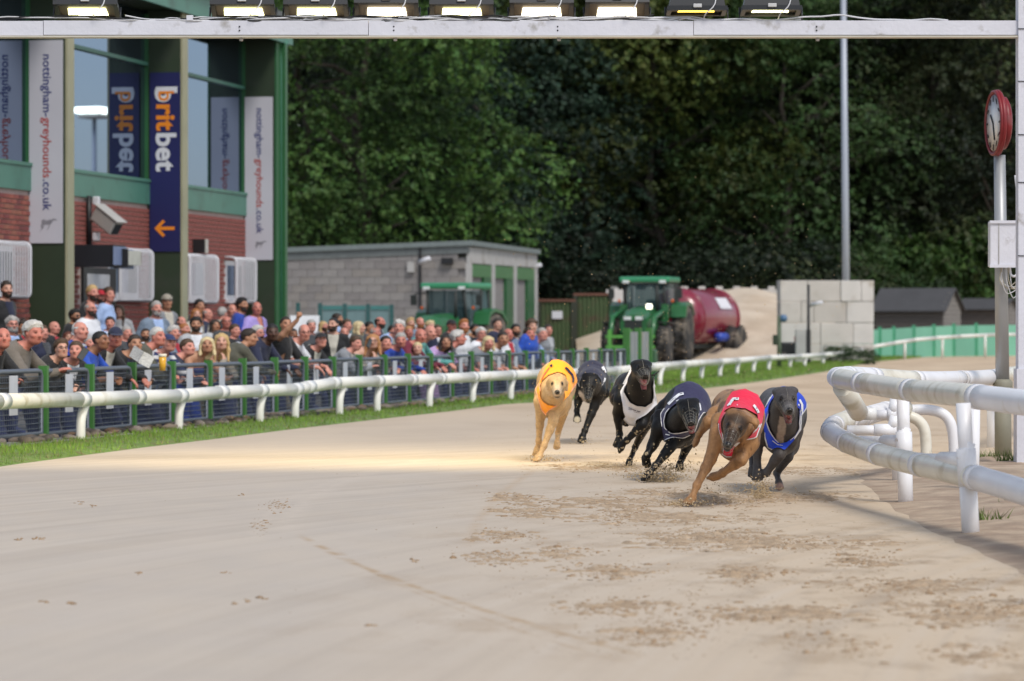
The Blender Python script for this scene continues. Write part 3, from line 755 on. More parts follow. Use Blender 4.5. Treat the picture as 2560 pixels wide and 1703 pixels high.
MB().tube([(0, .08, -.06), tuple(cr @ Vector((.02, 0, -.05)) + Vector((0, -.05, 0)))], .04, 8).build('arm', CGR, cc)
# ================================================================ yard buildings behind the bend
BLK = [mat('block%d' % i, c, rough=.95, var=.12, vscale=6, bump=.3, bscale=40) for i, c in enumerate(((.235, .220, .215), (.26, .245, .235), (.215, .20, .195), (.245, .225, .21)))]
G_TRIM = mat('trim_green', (.10, .19, .14), rough=.5, var=.1); G_DOOR = mat('lintel_green', (.06, .17, .06), rough=.5, var=.1); GREYP = mat('grey_door', (.25, .26, .31), rough=.6, var=.12, vscale=2)
CONC = mat('concrete_pale', (.42, .41, .40), rough=.9, var=.12, vscale=2, dirt=(.24, .22, .19), dirtamt=.1)
gd = 103.0; gC = Vector((XP(1169, gd), gd, 0))                  # near corner of the block-built store
gl = Vector((-.972, .235, 0)); gr = Vector((.235, .972, 0))     # its long wall / its door wall
st = empty('block_store', gC, math.atan2(-gl.y, -gl.x)); tag(st, 'grey concrete block store with a flat roof and three green doorways', 'building')
LW = 5.9; RW = 8.6; zc = ZP(612, gd); zl = ZP(633, gd + 1.4)
# local frame: x from far left end (negative) to the corner (0), y away along the door wall
core = MB(); core.bbox((-LW, .06, 0), (-.06, RW - .02, zl - .15)); core.build('wall', BLK[0], st)
bw, bh = .44, .215; z = 0.0; row = 0; parts = 0
meshb = MB().bbox((-bw / 2, -.02, -bh / 2), (bw / 2, .05, bh / 2)).mesh('block'); meshb.materials.append(BLK[0])
while z + bh < zl + .02:
    x = -LW + (bw / 2 if row % 2 else 0)
    while x + bw <= .001:
        if z > .35:
            o = bpy.data.objects.new('block', meshb); COL.objects.link(o); o.parent = st; o.location = (x + bw / 2, 0, z + bh / 2)
            o.material_slots[0].link = 'OBJECT'; o.material_slots[0].material = BLK[rng.randrange(4)]; parts += 1
        x += bw + .010
    z += bh + .010; row += 1
MB().add([(-LW - .1, -.12, zl), (.14, -.12, zc - .02), (.14, -.12, zc + .12), (-LW - .1, -.12, zl + .14), (-LW - .1, RW, zl), (.14, RW, zc - .1), (.14, RW, zc + .04), (-LW - .1, RW, zl + .14)],
         [(0, 1, 2, 3), (1, 5, 6, 2), (3, 2, 6, 7), (0, 3, 7, 4), (4, 7, 6, 5), (0, 4, 5, 1)]).build('roof', mat('roof_grey_green', (.17, .20, .20), rough=.6, var=.1), st)
MB().add([(-LW, -.05, zl - .22), (.05, -.05, zc - .24), (.05, -.05, zc - .02), (-LW, -.05, zl), (-LW, .02, zl - .22), (.05, .02, zc - .24), (.05, .02, zc - .02), (-LW, .02, zl)],
         [(0, 1, 2, 3), (4, 7, 6, 5), (0, 4, 5, 1), (1, 5, 6, 2), (3, 2, 6, 7), (0, 3, 7, 4)]).build('fascia', mat('fascia_grey', (.13, .145, .145), rough=.6, var=.15), st)
MB().bbox((-.03, .0, zc - .52), (.03, RW, zc - .06)).build('fascia', CONC, st)
for i in range(4):
    y = i * (RW - .35) / 3; MB().bbox((-.06, y, 0), (.05, y + .35, zc - .5)).build('pillar', CONC, st)
for i in range(3):
    y0 = i * (RW - .35) / 3 + .36; y1 = (i + 1) * (RW - .35) / 3 - .01; zt = zc - .55
    d_ = MB().bbox((-.5, y0, 0), (-.42, y1, zt)).build('door', GREYP if i != 1 else mat('dark_opening', (.06, .055, .05), rough=.8), st)
    MB().bbox((-.02, y0, zt - .36), (.02, y1, zt)).build('lintel', G_DOOR, st)
    MB().bbox((-.40, y1 - .9, 0), (.03, y1 - .02, zt - .37)).build('door_leaf', G_POST, st)
def wallbit(px, py, w_, h_, dep, m, name):
    x = (px - 1169) / F * gd / .972; return MB().bbox((x - w_ / 2, -.03 - dep, ZP(py, gd) - h_ / 2), (x + w_ / 2, -.025, ZP(py, gd) + h_ / 2)).build(name, m, st)
wallbit(1028, 667, .20, .30, .1, CONC, 'junction_box'); wallbit(1120, 653, .32, .18, .15, BLACKM, 'wall_lamp'); wallbit(1051, 690, .06, 1.8, .06, BLACKM, 'downpipe')
for px, py in ((1062, 650), (1341, 666)):
    base = PT(px, py, gd - .3 if px < 1200 else gd + 8.3); c = empty('security_camera', base, 0); tag(c, 'small white security camera on the block store, %s' % ('on its long wall' if px < 1200 else 'at its far right corner'), 'camera')
    sx = 1
    MB().tube([(-.14, .02, -.06), (.14, -.12, .05)], .065, 10).build('housing', PVC, c); MB().tube([(-.13, .02, -.04), (-.15, .2, -.12)], .03, 6).build('bracket', PVC, c)
# green mesh panels and a white board standing in front of the store
TEAL = mat('panel_teal', (.045, .17, .165), rough=.5, var=.1); TEALD = mat('post_teal', (.018, .085, .085), rough=.5)
ps = empty('screen_fence', PT(800, 830, 90), 0); tag(ps, 'teal screen panels on dark posts in front of the block store', 'fence')
pxs = [712, 745, 800, 862, 920, 979]
for i, px in enumerate(pxs): MB().bbox((XP(px, 90) - .05 - ps.location.x, -.05, -ps.location.z), (XP(px, 90) + .05 - ps.location.x, .05, ZP(758 + (px - 800) * .02, 90) - ps.location.z)).build('post', TEALD, ps)
for i in range(2, 5):
    a, b = XP(pxs[i], 90) - ps.location.x + .06, XP(pxs[i + 1], 90) - ps.location.x - .06
    MB().bbox((a, -.015, -ps.location.z + .1), (b, .015, ZP(775, 90) - ps.location.z)).build('panel', mat('panel_teal_grey', (.13, .21, .22), rough=.6, var=.1), ps)
    MB().bbox((a, -.04, ZP(775, 90) - ps.location.z + .003), (b, .04, ZP(764, 90) - ps.location.z)).build('rail', TEAL, ps)
wb = PT(762, 830, 84); o = MB().bbox((-.34, -.03, -.2), (.34, .03, ZP(789, 84) - wb.z)).build('white_board', mat('board_white', (.78, .80, .84), rough=.4)); o.location = wb; tag(o, 'plain white board standing behind the man with the raised fist', 'board')
for s in (-.3, .3): MB().bbox((s - .02, .03, -wb.z), (s + .02, .07, .3)).build('leg', BLACKM, o)

# ================================================================ tractors and slurry tanker
T_G = mat('tractor_green', (.018, .125, .036), rough=.35, var=.08, coat=.3, dirt=(.12, .13, .07), dirtamt=.02); T_GR = mat('cab_roof_green', (.035, .26, .12), rough=.4, var=.05, coat=.2); TYRE = mat('tyre', (.035, .033, .032), rough=.9, var=.2, dirt=(.22, .18, .14), dirtamt=.16, dscale=3)
YEL = mat('rim_yellow', (.72, .42, .04), rough=.5, var=.1); DKM = mat('dark_chassis', (.018, .022, .02), rough=.6, var=.2); CABG = glass_mat('cab_glass', (.06, .10, .11), .04, .8, .55, 1.5); AMB = mat('amber_lamp', (.80, .13, .01), rough=.3, var=0)
HEAD = mat('headlamp', (.9, .9, .8), rough=.1, emit=((1, .95, .75), 2.5), var=0)
def wheel(parent, c, r, w_, rim, axis_ang=0, name='wheel'):
    wl = empty(name, c, axis_ang, parent)
    m = MB(); m.lathe([(r * .56, -w_ / 2), (r * .82, -w_ / 2), (r * .95, -w_ * .46), (r, -w_ * .36), (r, w_ * .36), (r * .95, w_ * .46), (r * .82, w_ / 2), (r * .56, w_ / 2)], axis='X', n=30); 
    for k in range(22):
        a = 2 * math.pi * k / 22
        for s in (-1, 1): m.box((s * w_ * .22, math.cos(a + .07 * s) * r * 1.01, math.sin(a + .07 * s) * r * 1.01), (w_ * .46, r * .07, r * .07), Matrix.Rotation(a + .07 * s, 3, 'X') @ Matrix.Rotation(.5 * s, 3, 'Z'))
    m.build('tyre', TYRE, wl)
    MB().lathe([(r * .55, -w_ * .42), (r * .45, -w_ * .2), (r * .18, -w_ * .25), (r * .18, w_ * .25), (r * .45, w_ * .2), (r * .55, w_ * .42)], axis='X', n=24).build('rim', rim, wl)
    return wl
def tractor(loc, rz, label, sc=1.0, loader=False):
    """front of the machine points to local -y"""
    t = empty('tractor', loc, rz); t.scale = (sc,) * 3; tag(t, label, 'tractor', 'green tractors in the yard')
    for s in (-1, 1):
        wheel(t, (s * .92, 1.25, .82), .82, .46, YEL); wheel(t, (s * .82, -1.15, .55), .55, .34, YEL)
        MB().prism([(.45, 1.32), (.60, 1.66), (1.0, 1.78), (1.6, 1.72), (1.95, 1.42), (1.9, 1.36), (1.55, 1.62), (1.0, 1.68), (.68, 1.58), (.52, 1.30)], s * .68, s * 1.16, 'YZ').build('fender', T_G, t)
        MB().bevbox((s * .82, -1.15, 1.16), (.36, .55, .05), .02).build('front_fender', DKM, t)
    MB().bevbox((0, .2, .72), (.52, 3.0, .42), .04).build('chassis', DKM, t); MB().bbox((-.75, -1.22, .48), (.75, -1.08, .62)).build('axle', DKM, t); MB().bbox((-.9, 1.17, .70), (.9, 1.33, .92)).build('axle', DKM, t)
    hood = MB(); pr = [(-.44, .92), (-.44, 1.30), (-.34, 1.52), (-.15, 1.60), (.15, 1.60), (.34, 1.52), (.44, 1.30), (.44, .92)]
    v0 = [(x * .86, -1.72, .80 + (z - .80) * .72) for x, z in pr]; v1 = [(x, -1.2, .85 + (z - .85) * .96) for x, z in pr]; v2 = [(x * 1.05, .12, z + .04) for x, z in pr]
    n = 8; hood.add(v0 + v1 + v2, [tuple(range(n)), tuple(range(2 * n, 3 * n))[::-1]] + [(a * n + i, a * n + (i + 1) % n, (a + 1) * n + (i + 1) % n, (a + 1) * n + i) for a in (0, 1) for i in range(n)], 0, False); hd = hood.build('bonnet', T_G, t)
    MB().bbox((-.26, -1.735, .86), (.26, -1.715, 1.22)).build('grille', DKM, hd)
    for s in (-1, 1): MB().bevbox((s * .17, -1.745, 1.28), (.22, .03, .10), .01).build('headlamp', mat('lamp_glass', (.7, .72, .72), rough=.15), hd)
    # cab
    for (x, y, lx, ly) in ((.62, .22, .52, .05), (.76, .85, .72, .85), (.70, 1.62, .64, 1.62)):
        for s in (-1, 1): MB().tube([(s * x, y, 1.15), (s * lx * 1.08, ly, 2.32)], .042, 6).build('cab_pillar', DKM, t)
    rf = MB().bevbox((0, .85, 2.43), (1.52, 1.78, .17), .06).build('cab_roof', T_GR, t)
    for s in (-1, 1):
        MB().bevbox((s * .55, -.07, 2.36), (.20, .06, .09), .015).build('work_lamp', mat('lamp_glass', (.7, .72, .72), rough=.15), rf); MB().lathe([(.035, 0), (.045, .05), (.03, .09)], (s * .80, .2, 1.75), n=10).build('indicator', AMB, t)
        MB().bevbox((s * 1.02, .10, 2.02), (.18, .06, .30), .02).build('mirror', DKM, t); MB().tube([(s * .62, .15, 2.22), (s * 1.0, .10, 2.20)], .018, 5).build('mirror_arm', DKM, t)
    MB().add([(-.58, .20, 1.30), (.58, .20, 1.30), (.54, .06, 2.30), (-.54, .06, 2.30)], [(0, 1, 2, 3)]).build('windscreen', CABG, t)
    for s in (-1, 1): MB().add([(s * .63, .26, 1.25), (s * .73, 1.58, 1.35), (s * .66, 1.58, 2.30), (s * .57, .12, 2.30)], [(0, 1, 2, 3)]).build('side_window', CABG, t)
    MB().add([(-.66, 1.66, 1.4), (.66, 1.66, 1.4), (.62, 1.64, 2.30), (-.62, 1.64, 2.30)], [(0, 1, 2, 3)]).build('rear_window', CABG, t)
    seat = MB(); seat.bevbox((0, 1.15, 1.22), (.46, .46, .14), .04); seat.bevbox((0, 1.36, 1.55), (.44, .12, .60), .04); seat.build('seat', DKM, t)
    MB().tube([(0, .30, 1.2), (0, .52, 1.52)], .03, 6).build('steering_column', DKM, t); MB().tube([(.19 * math.cos(a), .50 + .10 * math.sin(a), 1.52 + .16 * math.sin(a)) for a in np.linspace(0, 6.28, 14, endpoint=False)], .016, 5, closed=True).build('steering_wheel', DKM, t)
    MB().bbox((-.6, .15, 1.05), (.6, .22, 1.32)).build('cab_front', DKM, t)
    MB().tube([(.40, -.15, 1.5), (.40, -.15, 2.25)], .05, 8).build('exhaust', DKM, t)
    if loader:
        for s in (-1, 1):
            ar = MB().tube([(s * .62, .02, 1.55), (s * .62, -.9, 1.42), (s * .62, -1.75, 1.30), (s * .62, -2.1, .62)], .075, 6).build('loader_arm', T_G, t); MB().bbox((s * .62 - .09, -.12, .8), (s * .62 + .09, .12, 1.7)).build('bracket', T_G, ar)
        cr = MB()
        for z in (.45, .75): cr.bbox((-.72, -2.22, z - .04), (.72, -2.14, z + .04))
        for x in (-.6, 0, .6): cr.bbox((x - .05, -2.24, .35), (x + .05, -2.12, .95))
        cr.build('loader_frame', mat('loader_green', (.10, .34, .06), rough=.45), t)
        MB().bevbox((.50, -1.9, 1.62), (.16, .10, .14), .02).build('work_lamp', HEAD, t)
    return t
t1d = 106.0
tractor(Vector((XP(1612, t1d), t1d + .2, 0)), RAD(-13), 'big green loader tractor with one lamp lit, coupled to the red tanker', 1.0, True)
t2d = 95.0
tractor(Vector((XP(1112, t2d), t2d, -.12)), RAD(-22), 'green tractor parked behind the crowd by the block store', .92)
# tanker
RED = mat('tanker_red', (.22, .010, .032), rough=.28, var=.12, vscale=2, coat=.5, dirt=(.20, .08, .09), dirtamt=.06, dscale=1.5)
tk_ = empty('slurry_tanker', Vector((XP(1738, 110.5), 110.5, 0)), RAD(-24)); tk_.scale = (1.03,) * 3; tag(tk_, 'dark red tank trailer behind the loader tractor', 'trailer')
prof = [(.02, -1.9), (.40, -1.86), (.70, -1.74), (.84, -1.58), (.87, -1.45), (.87, 1.45), (.84, 1.6), (.65, 1.78), (.3, 1.88), (.02, 1.9)]
tank = MB().lathe(prof, (0, 0, 1.26), axis='Y', n=36).build('tank', RED, tk_)
for y in (-1.42, 1.42): MB().lathe([(.872, y - .04), (.90, y - .03), (.90, y + .03), (.872, y + .04)], (0, 0, 1.26), axis='Y', n=36).build('band', RED, tank)
MB().lathe([(.26, -1.98), (.30, -1.95), (.30, -1.72), (.2, -1.7)], (.34, 0, 1.36), axis='Y', n=20).build('hatch', mat('hatch_pale', (.52, .38, .20), rough=.5, var=.2), tank)
MB().add([(.66, -.1, 1.87), (.66, .85, 1.87), (.86, .85, 1.54), (.86, -.1, 1.54)], [(0, 1, 2, 3)]).build('sign_plate', mat('plate_white', (.7, .68, .72), rough=.4), tank)
MB().bbox((-.5, -2.4, .36), (.5, 1.8, .50)).build('chassis', DKM, tk_)
MB().tube([(0, -2.4, .45), (0, -3.2, .45)], .07, 8).build('drawbar', DKM, tk_)
for s in (-1, 1): wheel(tk_, (s * 1.0, .75, .50), .50, .46, DKM)
MB().lathe([(.02, -.32), (.13, -.3), (.13, .3), (.02, .32)], (.92, -.2, .70), axis='Y', n=14).build('cylinder', mat('blue_paint', (.03, .07, .40), rough=.4), tk_)

# ================================================================ sand heap, block bays, sheds
HEAP = mat('heap_sand', (.56, .465, .36), rough=.95, var=.12, vscale=1.2, col2=(.48, .38, .28), bump=.5, bscale=8)
hc = Vector((XP(1872, 116), 117.0, 0)); nx, ny = 60, 46
gx, gy = np.meshgrid(np.linspace(-5.6, 2.6, nx), np.linspace(-8.4, 5.8, ny), indexing='ij')
rr_ = np.sqrt((np.where(gx < 0, gx * .64, gx * .85)) ** 2 + (np.where(gy < 0, gy * .62, gy * .8)) ** 2)
zz = np.maximum(0, 2.55 - .46 * np.sqrt(rr_ ** 2 + .35) - .10 * np.maximum(0, rr_ - 2.2)) ; zz = zz + .10 * fbm(np.stack([gx, gy, zz], -1).reshape(-1, 3), .8, 5).reshape(nx, ny) * (zz > .02) + .012
vs = np.stack([gx, gy, zz], -1).reshape(-1, 3); ii = np.arange(nx * ny).reshape(nx, ny)
hp = link('sand_heap', np_mesh('sand_heap', vs, np.stack([ii[:-1, :-1], ii[1:, :-1], ii[1:, 1:], ii[:-1, 1:]], -1).reshape(-1, 4)), None, HEAP); hp.location = hc; tag(hp, 'tall pale heap of sand piled between concrete blocks and tanker', 'sand heap')
LEGO = [mat('cast_block%d' % i, c, rough=.9, var=.12, vscale=1.5, dirt=(.40, .36, .31), dirtamt=.06, bump=.2, bscale=20) for i, c in enumerate(((.50, .465, .43), (.53, .495, .46), (.47, .435, .40), (.55, .525, .50)))]
def block_wall(name, p0, dirv, lens, rows, bh, dep, label, knobs=True, seed=0):
    w_ = empty(name, p0, math.atan2(dirv.y, dirv.x)); tag(w_, label, 'wall'); r_ = random.Random(seed)
    L_ = sum(lens)
    for k in range(rows):
        x = 0; ls = list(lens); r_.shuffle(ls)
        for l in ls:
            b = MB(); b.bevbox((x + l / 2, r_.uniform(-.02, .02), k * bh + bh / 2), (l - .012, dep, bh - .012), .02)
            if knobs and k == rows - 1:
                for q in range(max(1, int(l / .4))): b.bevbox((x + (q + .5) * l / max(1, int(l / .4)), 0, rows * bh + .05), (.24, .24, .12), .03)
            b.build('block', LEGO[r_.randrange(4)], w_); x += l
    return w_
wd = 106.0
bw_ = block_wall('concrete_block_wall', Vector((XP(1946, wd), wd, -.10)), Vector((.995, .1, 0)), [.82, .62, .98, .38], 4, .625, .6, 'stack of pale concrete blocks four high in front of sheds', False, 3)
block_wall('concrete_block_wall', Vector((XP(1515, 124), 124, 0)), Vector((1, 0, 0)), [1.2, 1.2, .6, 1.2, 1.2, .6], 4, .58, .6, 'long wall of concrete blocks with knobbed top behind the sand heap', True, 5)
# dark containers behind the left of the tractor
CONT = mat('container_green', (.060, .095, .035), rough=.7, var=.2, vscale=1.0, dirt=(.09, .05, .035), dirtamt=.1)
for i, (a, b, y, zt, lab) in enumerate(((1345, 1436, 112, ZP(748, 112), 'dark green shipping container with a pale notice beside the block store'), (1437, 1532, 115, ZP(733, 115), 'olive green shipping container behind the loader tractor'))):
    c = empty('shipping_container', Vector((XP(a, y), y, 0)), 0); tag(c, lab, 'container'); wdt = XP(b, y) - XP(a, y)
    m = MB(); nrib = 9
    poly = []
    for k in range(nrib): x = wdt * k / nrib; w1 = wdt / nrib; poly += [(x, 0), (x + w1 * .4, 0), (x + w1 * .5, .05), (x + w1 * .9, .05)]
    poly += [(wdt, 0), (wdt, 2.4), (0, 2.4)]; m.prism(poly, .12, zt - .08, 'XY'); m.build('shell', CONT, c)
    MB().bbox((-.03, -.04, zt - .08), (wdt + .03, 2.45, zt)).build('roof_rail', mat('rust_red', (.14, .06, .04), rough=.8), c); MB().bbox((-.03, -.04, 0), (wdt + .03, 2.45, .12)).build('base_rail', CONT, c)
    for x in (.02, wdt - .06): MB().bbox((x - .04, -.045, .12), (x + .06, .02, zt - .08)).build('corner_post', mat('cont_dark', (.03, .035, .022), rough=.7), c)
    if i == 0: MB().bbox((XP(1380, y) - XP(a, y), -.05, ZP(797, y)), (XP(1406, y) - XP(a, y), -.03, ZP(778, y))).build('notice', PVC, c)
# sheds
WOODD = mat('shed_wood', (.105, .092, .085), rough=.9, var=.2, vscale=3, stretch=(1, 1, 12)); WOODL = mat('shed_wood_pale', (.19, .18, .17), rough=.9, var=.2, vscale=3, stretch=(1, 1, 12)); FELT = mat('roof_felt', (.060, .060, .064), rough=.85, var=.12, vscale=2)
def shed(px0, px1, pxg, pyr, pye, d, label, base=0.0):
    """long side px0..px1 faces the camera, gable seen from px1..pxg"""
    s = empty('shed', Vector((XP(px0, d), d, base)), RAD(-26)); tag(s, label, 'shed', 'dark timber sheds beyond the bend')
    L_ = (XP(px1, d) - XP(px0, d)) / math.cos(RAD(26)); W_ = 1.9; ze, zr = ZP(pye, d) - base, ZP(pyr, d) - base
    n = max(6, int(ze / .16))
    for k in range(n): MB().box((L_ / 2, 0, ze * (k + .5) / n), (L_, .05, ze / n - .008), Matrix.Rotation(.12, 3, 'X')).build('plank', WOODD, s)
    gz = zr - .05; n2 = int(gz / .16)
    for k in range(n2):
        z0, z1 = gz * k / n2, gz * (k + 1) / n2 - .008
        ins = 0 if z0 < ze else (z0 - ze) / (zr - ze) * W_ / 2 + .03
        MB().bbox((L_ - .03, ins, z0), (L_ + .03 + .01 * (k % 2), W_ - ins, z1)).build('plank', WOODL, s)
    MB().bbox((.03, .04, 0), (L_ - .035, W_ - .03, ze - .02)).build('wall', WOODD, s)
    for q in (0, 1):
        y0, y1 = (-.22, W_ / 2) if q == 0 else (W_ + .22, W_ / 2); zz0 = ze - .12
        MB().add([(-.15, y0, zz0), (L_ + .18, y0, zz0), (L_ + .18, y1, zr + .05), (-.15, y1, zr + .05), (-.15, y0, zz0 + .05), (L_ + .18, y0, zz0 + .05), (L_ + .18, y1, zr + .1), (-.15, y1, zr + .1)],
                 [(0, 1, 2, 3), (4, 7, 6, 5), (0, 4, 5, 1), (1, 5, 6, 2), (2, 6, 7, 3), (3, 7, 4, 0)]).build('roof', FELT, s)
    return s
shed(2188, 2348, 2405, 727, 772, 133, 'weathered brown timber shed with a grey felt gable roof')
s2 = shed(2398, 2496, 2530, 752, 768, 138, 'low dark lean-to shed at the right of the larger one')
# pale green solid fence at the outside of the bend
LG = [mat('fence_pale_green%d' % i, c, rough=.6, var=.08, vscale=1) for i, c in enumerate(((.165, .42, .30), (.18, .45, .32), (.15, .385, .275)))]; LGP = mat('fence_post_green', (.05, .27, .15), rough=.6)
gf = empty('panel_fence', Vector((XP(2135, 119), 119, 0)), 0); tag(gf, 'pale green panel fence along the outside of the far bend', 'fence')
pts = [(2135, 829, 119), (2157, 826, 119.6), (2177, 824, 120.2), (2199, 822, 120.8), (2234, 820, 121.8), (2284, 817, 123), (2334, 815, 124.2), (2384, 813, 125.4), (2440, 812, 126.6), (2500, 811, 128), (2570, 811, 129.5)]
for i, (px, py, d) in enumerate(pts):
    p = Vector((XP(px, d), d, 0)) - gf.location; MB().bbox((p.x - .06, p.y - .06, 0), (p.x + .06, p.y + .06, ZP(py, d) + .06)).build('post', LGP, gf)
    if i:
        p0 = Vector((XP(pts[i - 1][0], pts[i - 1][2]), pts[i - 1][2], 0)) - gf.location; z0, z1 = ZP(pts[i - 1][1], pts[i - 1][2]) - .02 , ZP(py, d) - .02
        n_ = Vector((0, .03, 0))
        MB().add([p0, p, p + Vector((0, 0, z1)), p0 + Vector((0, 0, z0)), p0 + n_, p + n_, p + n_ + Vector((0, 0, z1)), p0 + n_ + Vector((0, 0, z0))], [(0, 1, 2, 3), (4, 7, 6, 5), (3, 2, 6, 7), (0, 3, 7, 4), (1, 5, 6, 2)]).build('panel', LG[i % 3], gf)
# masts and posts in the yard
STEELB = mat('mast_steel', (.34, .37, .43), rough=.45, metal=.2, var=.08, vscale=1)
lm = empty('lighting_mast', Vector((XP(2117, 117), 117, 0)), 0); tag(lm, 'tall grey steel lighting mast rising beside the concrete blocks', 'mast')
MB().tube([(0, 0, 0), (-.05, 0, 5), (-.12, 0, 13)], [.125, .115, .085], 14).build('pole', STEELB, lm); MB().bevbox((0, 0, .06), (.42, .42, .12), .02).build('base_plate', STEELB, lm); MB().bbox((-.05, -.135, .7), (.05, -.11, 1.1)).build('hatch', STEELB, lm)
hd = MB(); hd.bevbox((-.12, -.2, 13.1), (1.1, .35, .28), .04); hd.build('lamp_head', BLACKM, lm)
cp = empty('camera_pole', Vector((XP(2021, 99), 99, 0)), 0); tag(cp, 'thin black pole with a white camera in front of concrete blocks', 'pole')
MB().tube([(0, 0, 0), (0, 0, ZP(712, 99))], .04, 8).build('pole', BLACKM, cp); MB().tube([(.08, -.05, ZP(762, 99)), (.36, -.2, ZP(756, 99))], .05, 8).build('camera_housing', PVC, cp); MB().tube([(0, 0, ZP(768, 99)), (.12, -.05, ZP(764, 99))], .02, 5).build('arm', BLACKM, cp); MB().bbox((-.06, -.06, .0), (.06, .06, .95)).build('base_post', BLACKM, cp)
bp_ = empty('lamp_post', Vector((XP(1948, 90), 90, 0)), 0); tag(bp_, 'short weathered green post with a round blue lamp on top', 'post')
MB().tube([(0, 0, 0), (0, 0, ZP(790, 90))], .055, 8).build('post', mat('post_weathered', (.10, .13, .085), rough=.8, var=.25), bp_); MB().ball((.11, -.02, ZP(796, 90)), .10, 14).build('lamp', mat('lamp_blue', (.08, .16, .28), rough=.3), bp_); MB().bevbox((-.10, 0, ZP(850, 90)), (.12, .12, .26), .02).build('box', G_DK, bp_)
# red and black trailer end and a cabinet among the blocks
cb = MB().bevbox((0, 0, .48), (.32, .3, .96), .02).build('cabinet', CONC); cb.location = (XP(2003, 101), 101, 0); tag(cb, 'narrow pale cabinet beside the thin camera pole', 'cabinet')
mo = empty('mower', Vector((XP(1976, 102), 102, 0)), 0); tag(mo, 'black and red machine parked by the concrete blocks', 'machine')
MB().bevbox((0, 0, .42), (.55, .7, .35), .05).build('body', BLACKM, mo); MB().bevbox((.18, -.2, .68), (.16, .25, .2), .04).build('seat', mat('seat_red', (.5, .02, .02), rough=.5), mo)
for x, y in ((-.2, -.3), (.2, -.3), (-.2, .3), (.2, .3)): MB().lathe([(.02, -.06), (.16, -.06), (.16, .06), (.02, .06)], (x, y, .16), axis='X', n=14).build('wheel', TYRE, mo)

# ================================================================ trees
LEAVES = {}
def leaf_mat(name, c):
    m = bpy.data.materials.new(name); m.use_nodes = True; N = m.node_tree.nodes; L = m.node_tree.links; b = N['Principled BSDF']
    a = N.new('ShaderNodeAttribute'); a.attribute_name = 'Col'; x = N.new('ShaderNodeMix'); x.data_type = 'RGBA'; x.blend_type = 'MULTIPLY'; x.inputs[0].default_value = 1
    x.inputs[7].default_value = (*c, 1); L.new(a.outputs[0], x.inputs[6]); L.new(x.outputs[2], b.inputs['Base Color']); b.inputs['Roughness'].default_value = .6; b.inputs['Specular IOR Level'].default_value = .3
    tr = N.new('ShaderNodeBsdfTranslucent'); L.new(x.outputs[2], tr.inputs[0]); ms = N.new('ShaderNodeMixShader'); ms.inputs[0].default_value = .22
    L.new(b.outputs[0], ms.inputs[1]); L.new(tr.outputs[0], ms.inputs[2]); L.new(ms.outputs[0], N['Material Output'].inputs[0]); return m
def crown_mesh(seed, W_, H_, z0, nlobe, nleaf, leaf=.175, low=.0):
    """leaf faces spread through lobes; W_ radius, crown from z0 to z0+H_"""
    R = np.random.RandomState(seed); lobes = []
    for i in range(nlobe):
        a = R.rand() * 2 * math.pi; h = R.rand() ** .85; rad = W_ * (1 - (abs(h - .45) * 1.25) ** 2.2 * .75) * (.35 + .65 * R.rand() ** .5)
        lobes.append((rad * math.cos(a), rad * math.sin(a), z0 + H_ * (.06 + .86 * h), W_ * R.uniform(.17, .36), R.uniform(.50, 1.45)))
    Lb = np.array(lobes); w_ = Lb[:, 3] ** 2; w_ /= w_.sum()
    ntw = nleaf // 7; li = R.choice(nlobe, ntw, p=w_)
    d = R.randn(ntw, 3); d /= np.linalg.norm(d, axis=1)[:, None]; d[:, 2] = np.where(R.rand(ntw) < .45, np.abs(d[:, 2]), d[:, 2])
    rad = (.74 + .36 * R.rand(ntw) ** .8)[:, None]
    pos = Lb[li, :3] + d * rad * Lb[li, 3:4] * np.array((1.1, 1.1, .8))
    # droop sprays: 7 leaves hung along a twig
    tw = d * np.array((1, 1, .4)) + np.array((0, 0, -.35)); tw /= np.linalg.norm(tw, axis=1)[:, None]
    k = np.tile(np.arange(7), ntw); P = np.repeat(pos, 7, 0) + np.repeat(tw, 7, 0) * (k[:, None] * leaf * .42) + R.randn(ntw * 7, 3) * leaf * .35
    n = len(P); nr = np.repeat(d, 7, 0) + R.randn(n, 3) * .42 + np.array((0, 0, .35)); nr /= np.linalg.norm(nr, axis=1)[:, None]
    u = np.cross(nr, R.randn(n, 3)); u /= np.linalg.norm(u, axis=1)[:, None]; v = np.cross(nr, u); s = leaf * (.55 + .7 * R.rand(n))[:, None]
    V = np.empty((n, 4, 3)); V[:, 0] = P - u * s * .5; V[:, 1] = P + v * s * .34 - nr * s * .08; V[:, 2] = P + u * s * .5; V[:, 3] = P - v * s * .34 - nr * s * .08
    tone = (Lb[li, 4])[:, None] * np.array((1, 1, 1)); c = np.repeat(tone, 7, 0) * (.75 + .5 * R.rand(n)[:, None]) * np.stack([.85 + .4 * R.rand(n), np.ones(n), .8 + .3 * R.rand(n)], 1)
    return np_mesh('crown', V.reshape(-1, 3), np.arange(n * 4).reshape(-1, 4), False, np.repeat(c, 4, 0))
def trunk_mesh(seed, H_, r0, W_):
    r_ = random.Random(seed); m = MB(); pts = [(0, 0, 0)]
    for k in range(1, 7): pts.append((r_.uniform(-.15, .15) * k, r_.uniform(-.15, .15) * k, H_ * k / 6))
    m.tube(pts, [r0 * (1 - .13 * k) for k in range(7)], 8)
    for k in range(9):
        z = H_ * (.3 + .6 * k / 9); a = r_.uniform(0, 6.28); l = W_ * r_.uniform(.4, .8); b = Vector((0, 0, z)); e = Vector((math.cos(a) * l, math.sin(a) * l, z + l * r_.uniform(.2, .8)))
        m.tube([b, b.lerp(e, .5) + Vector((0, 0, .2)), e], [r0 * .4, r0 * .25, r0 * .08], 6)
    return m.mesh('trunk')
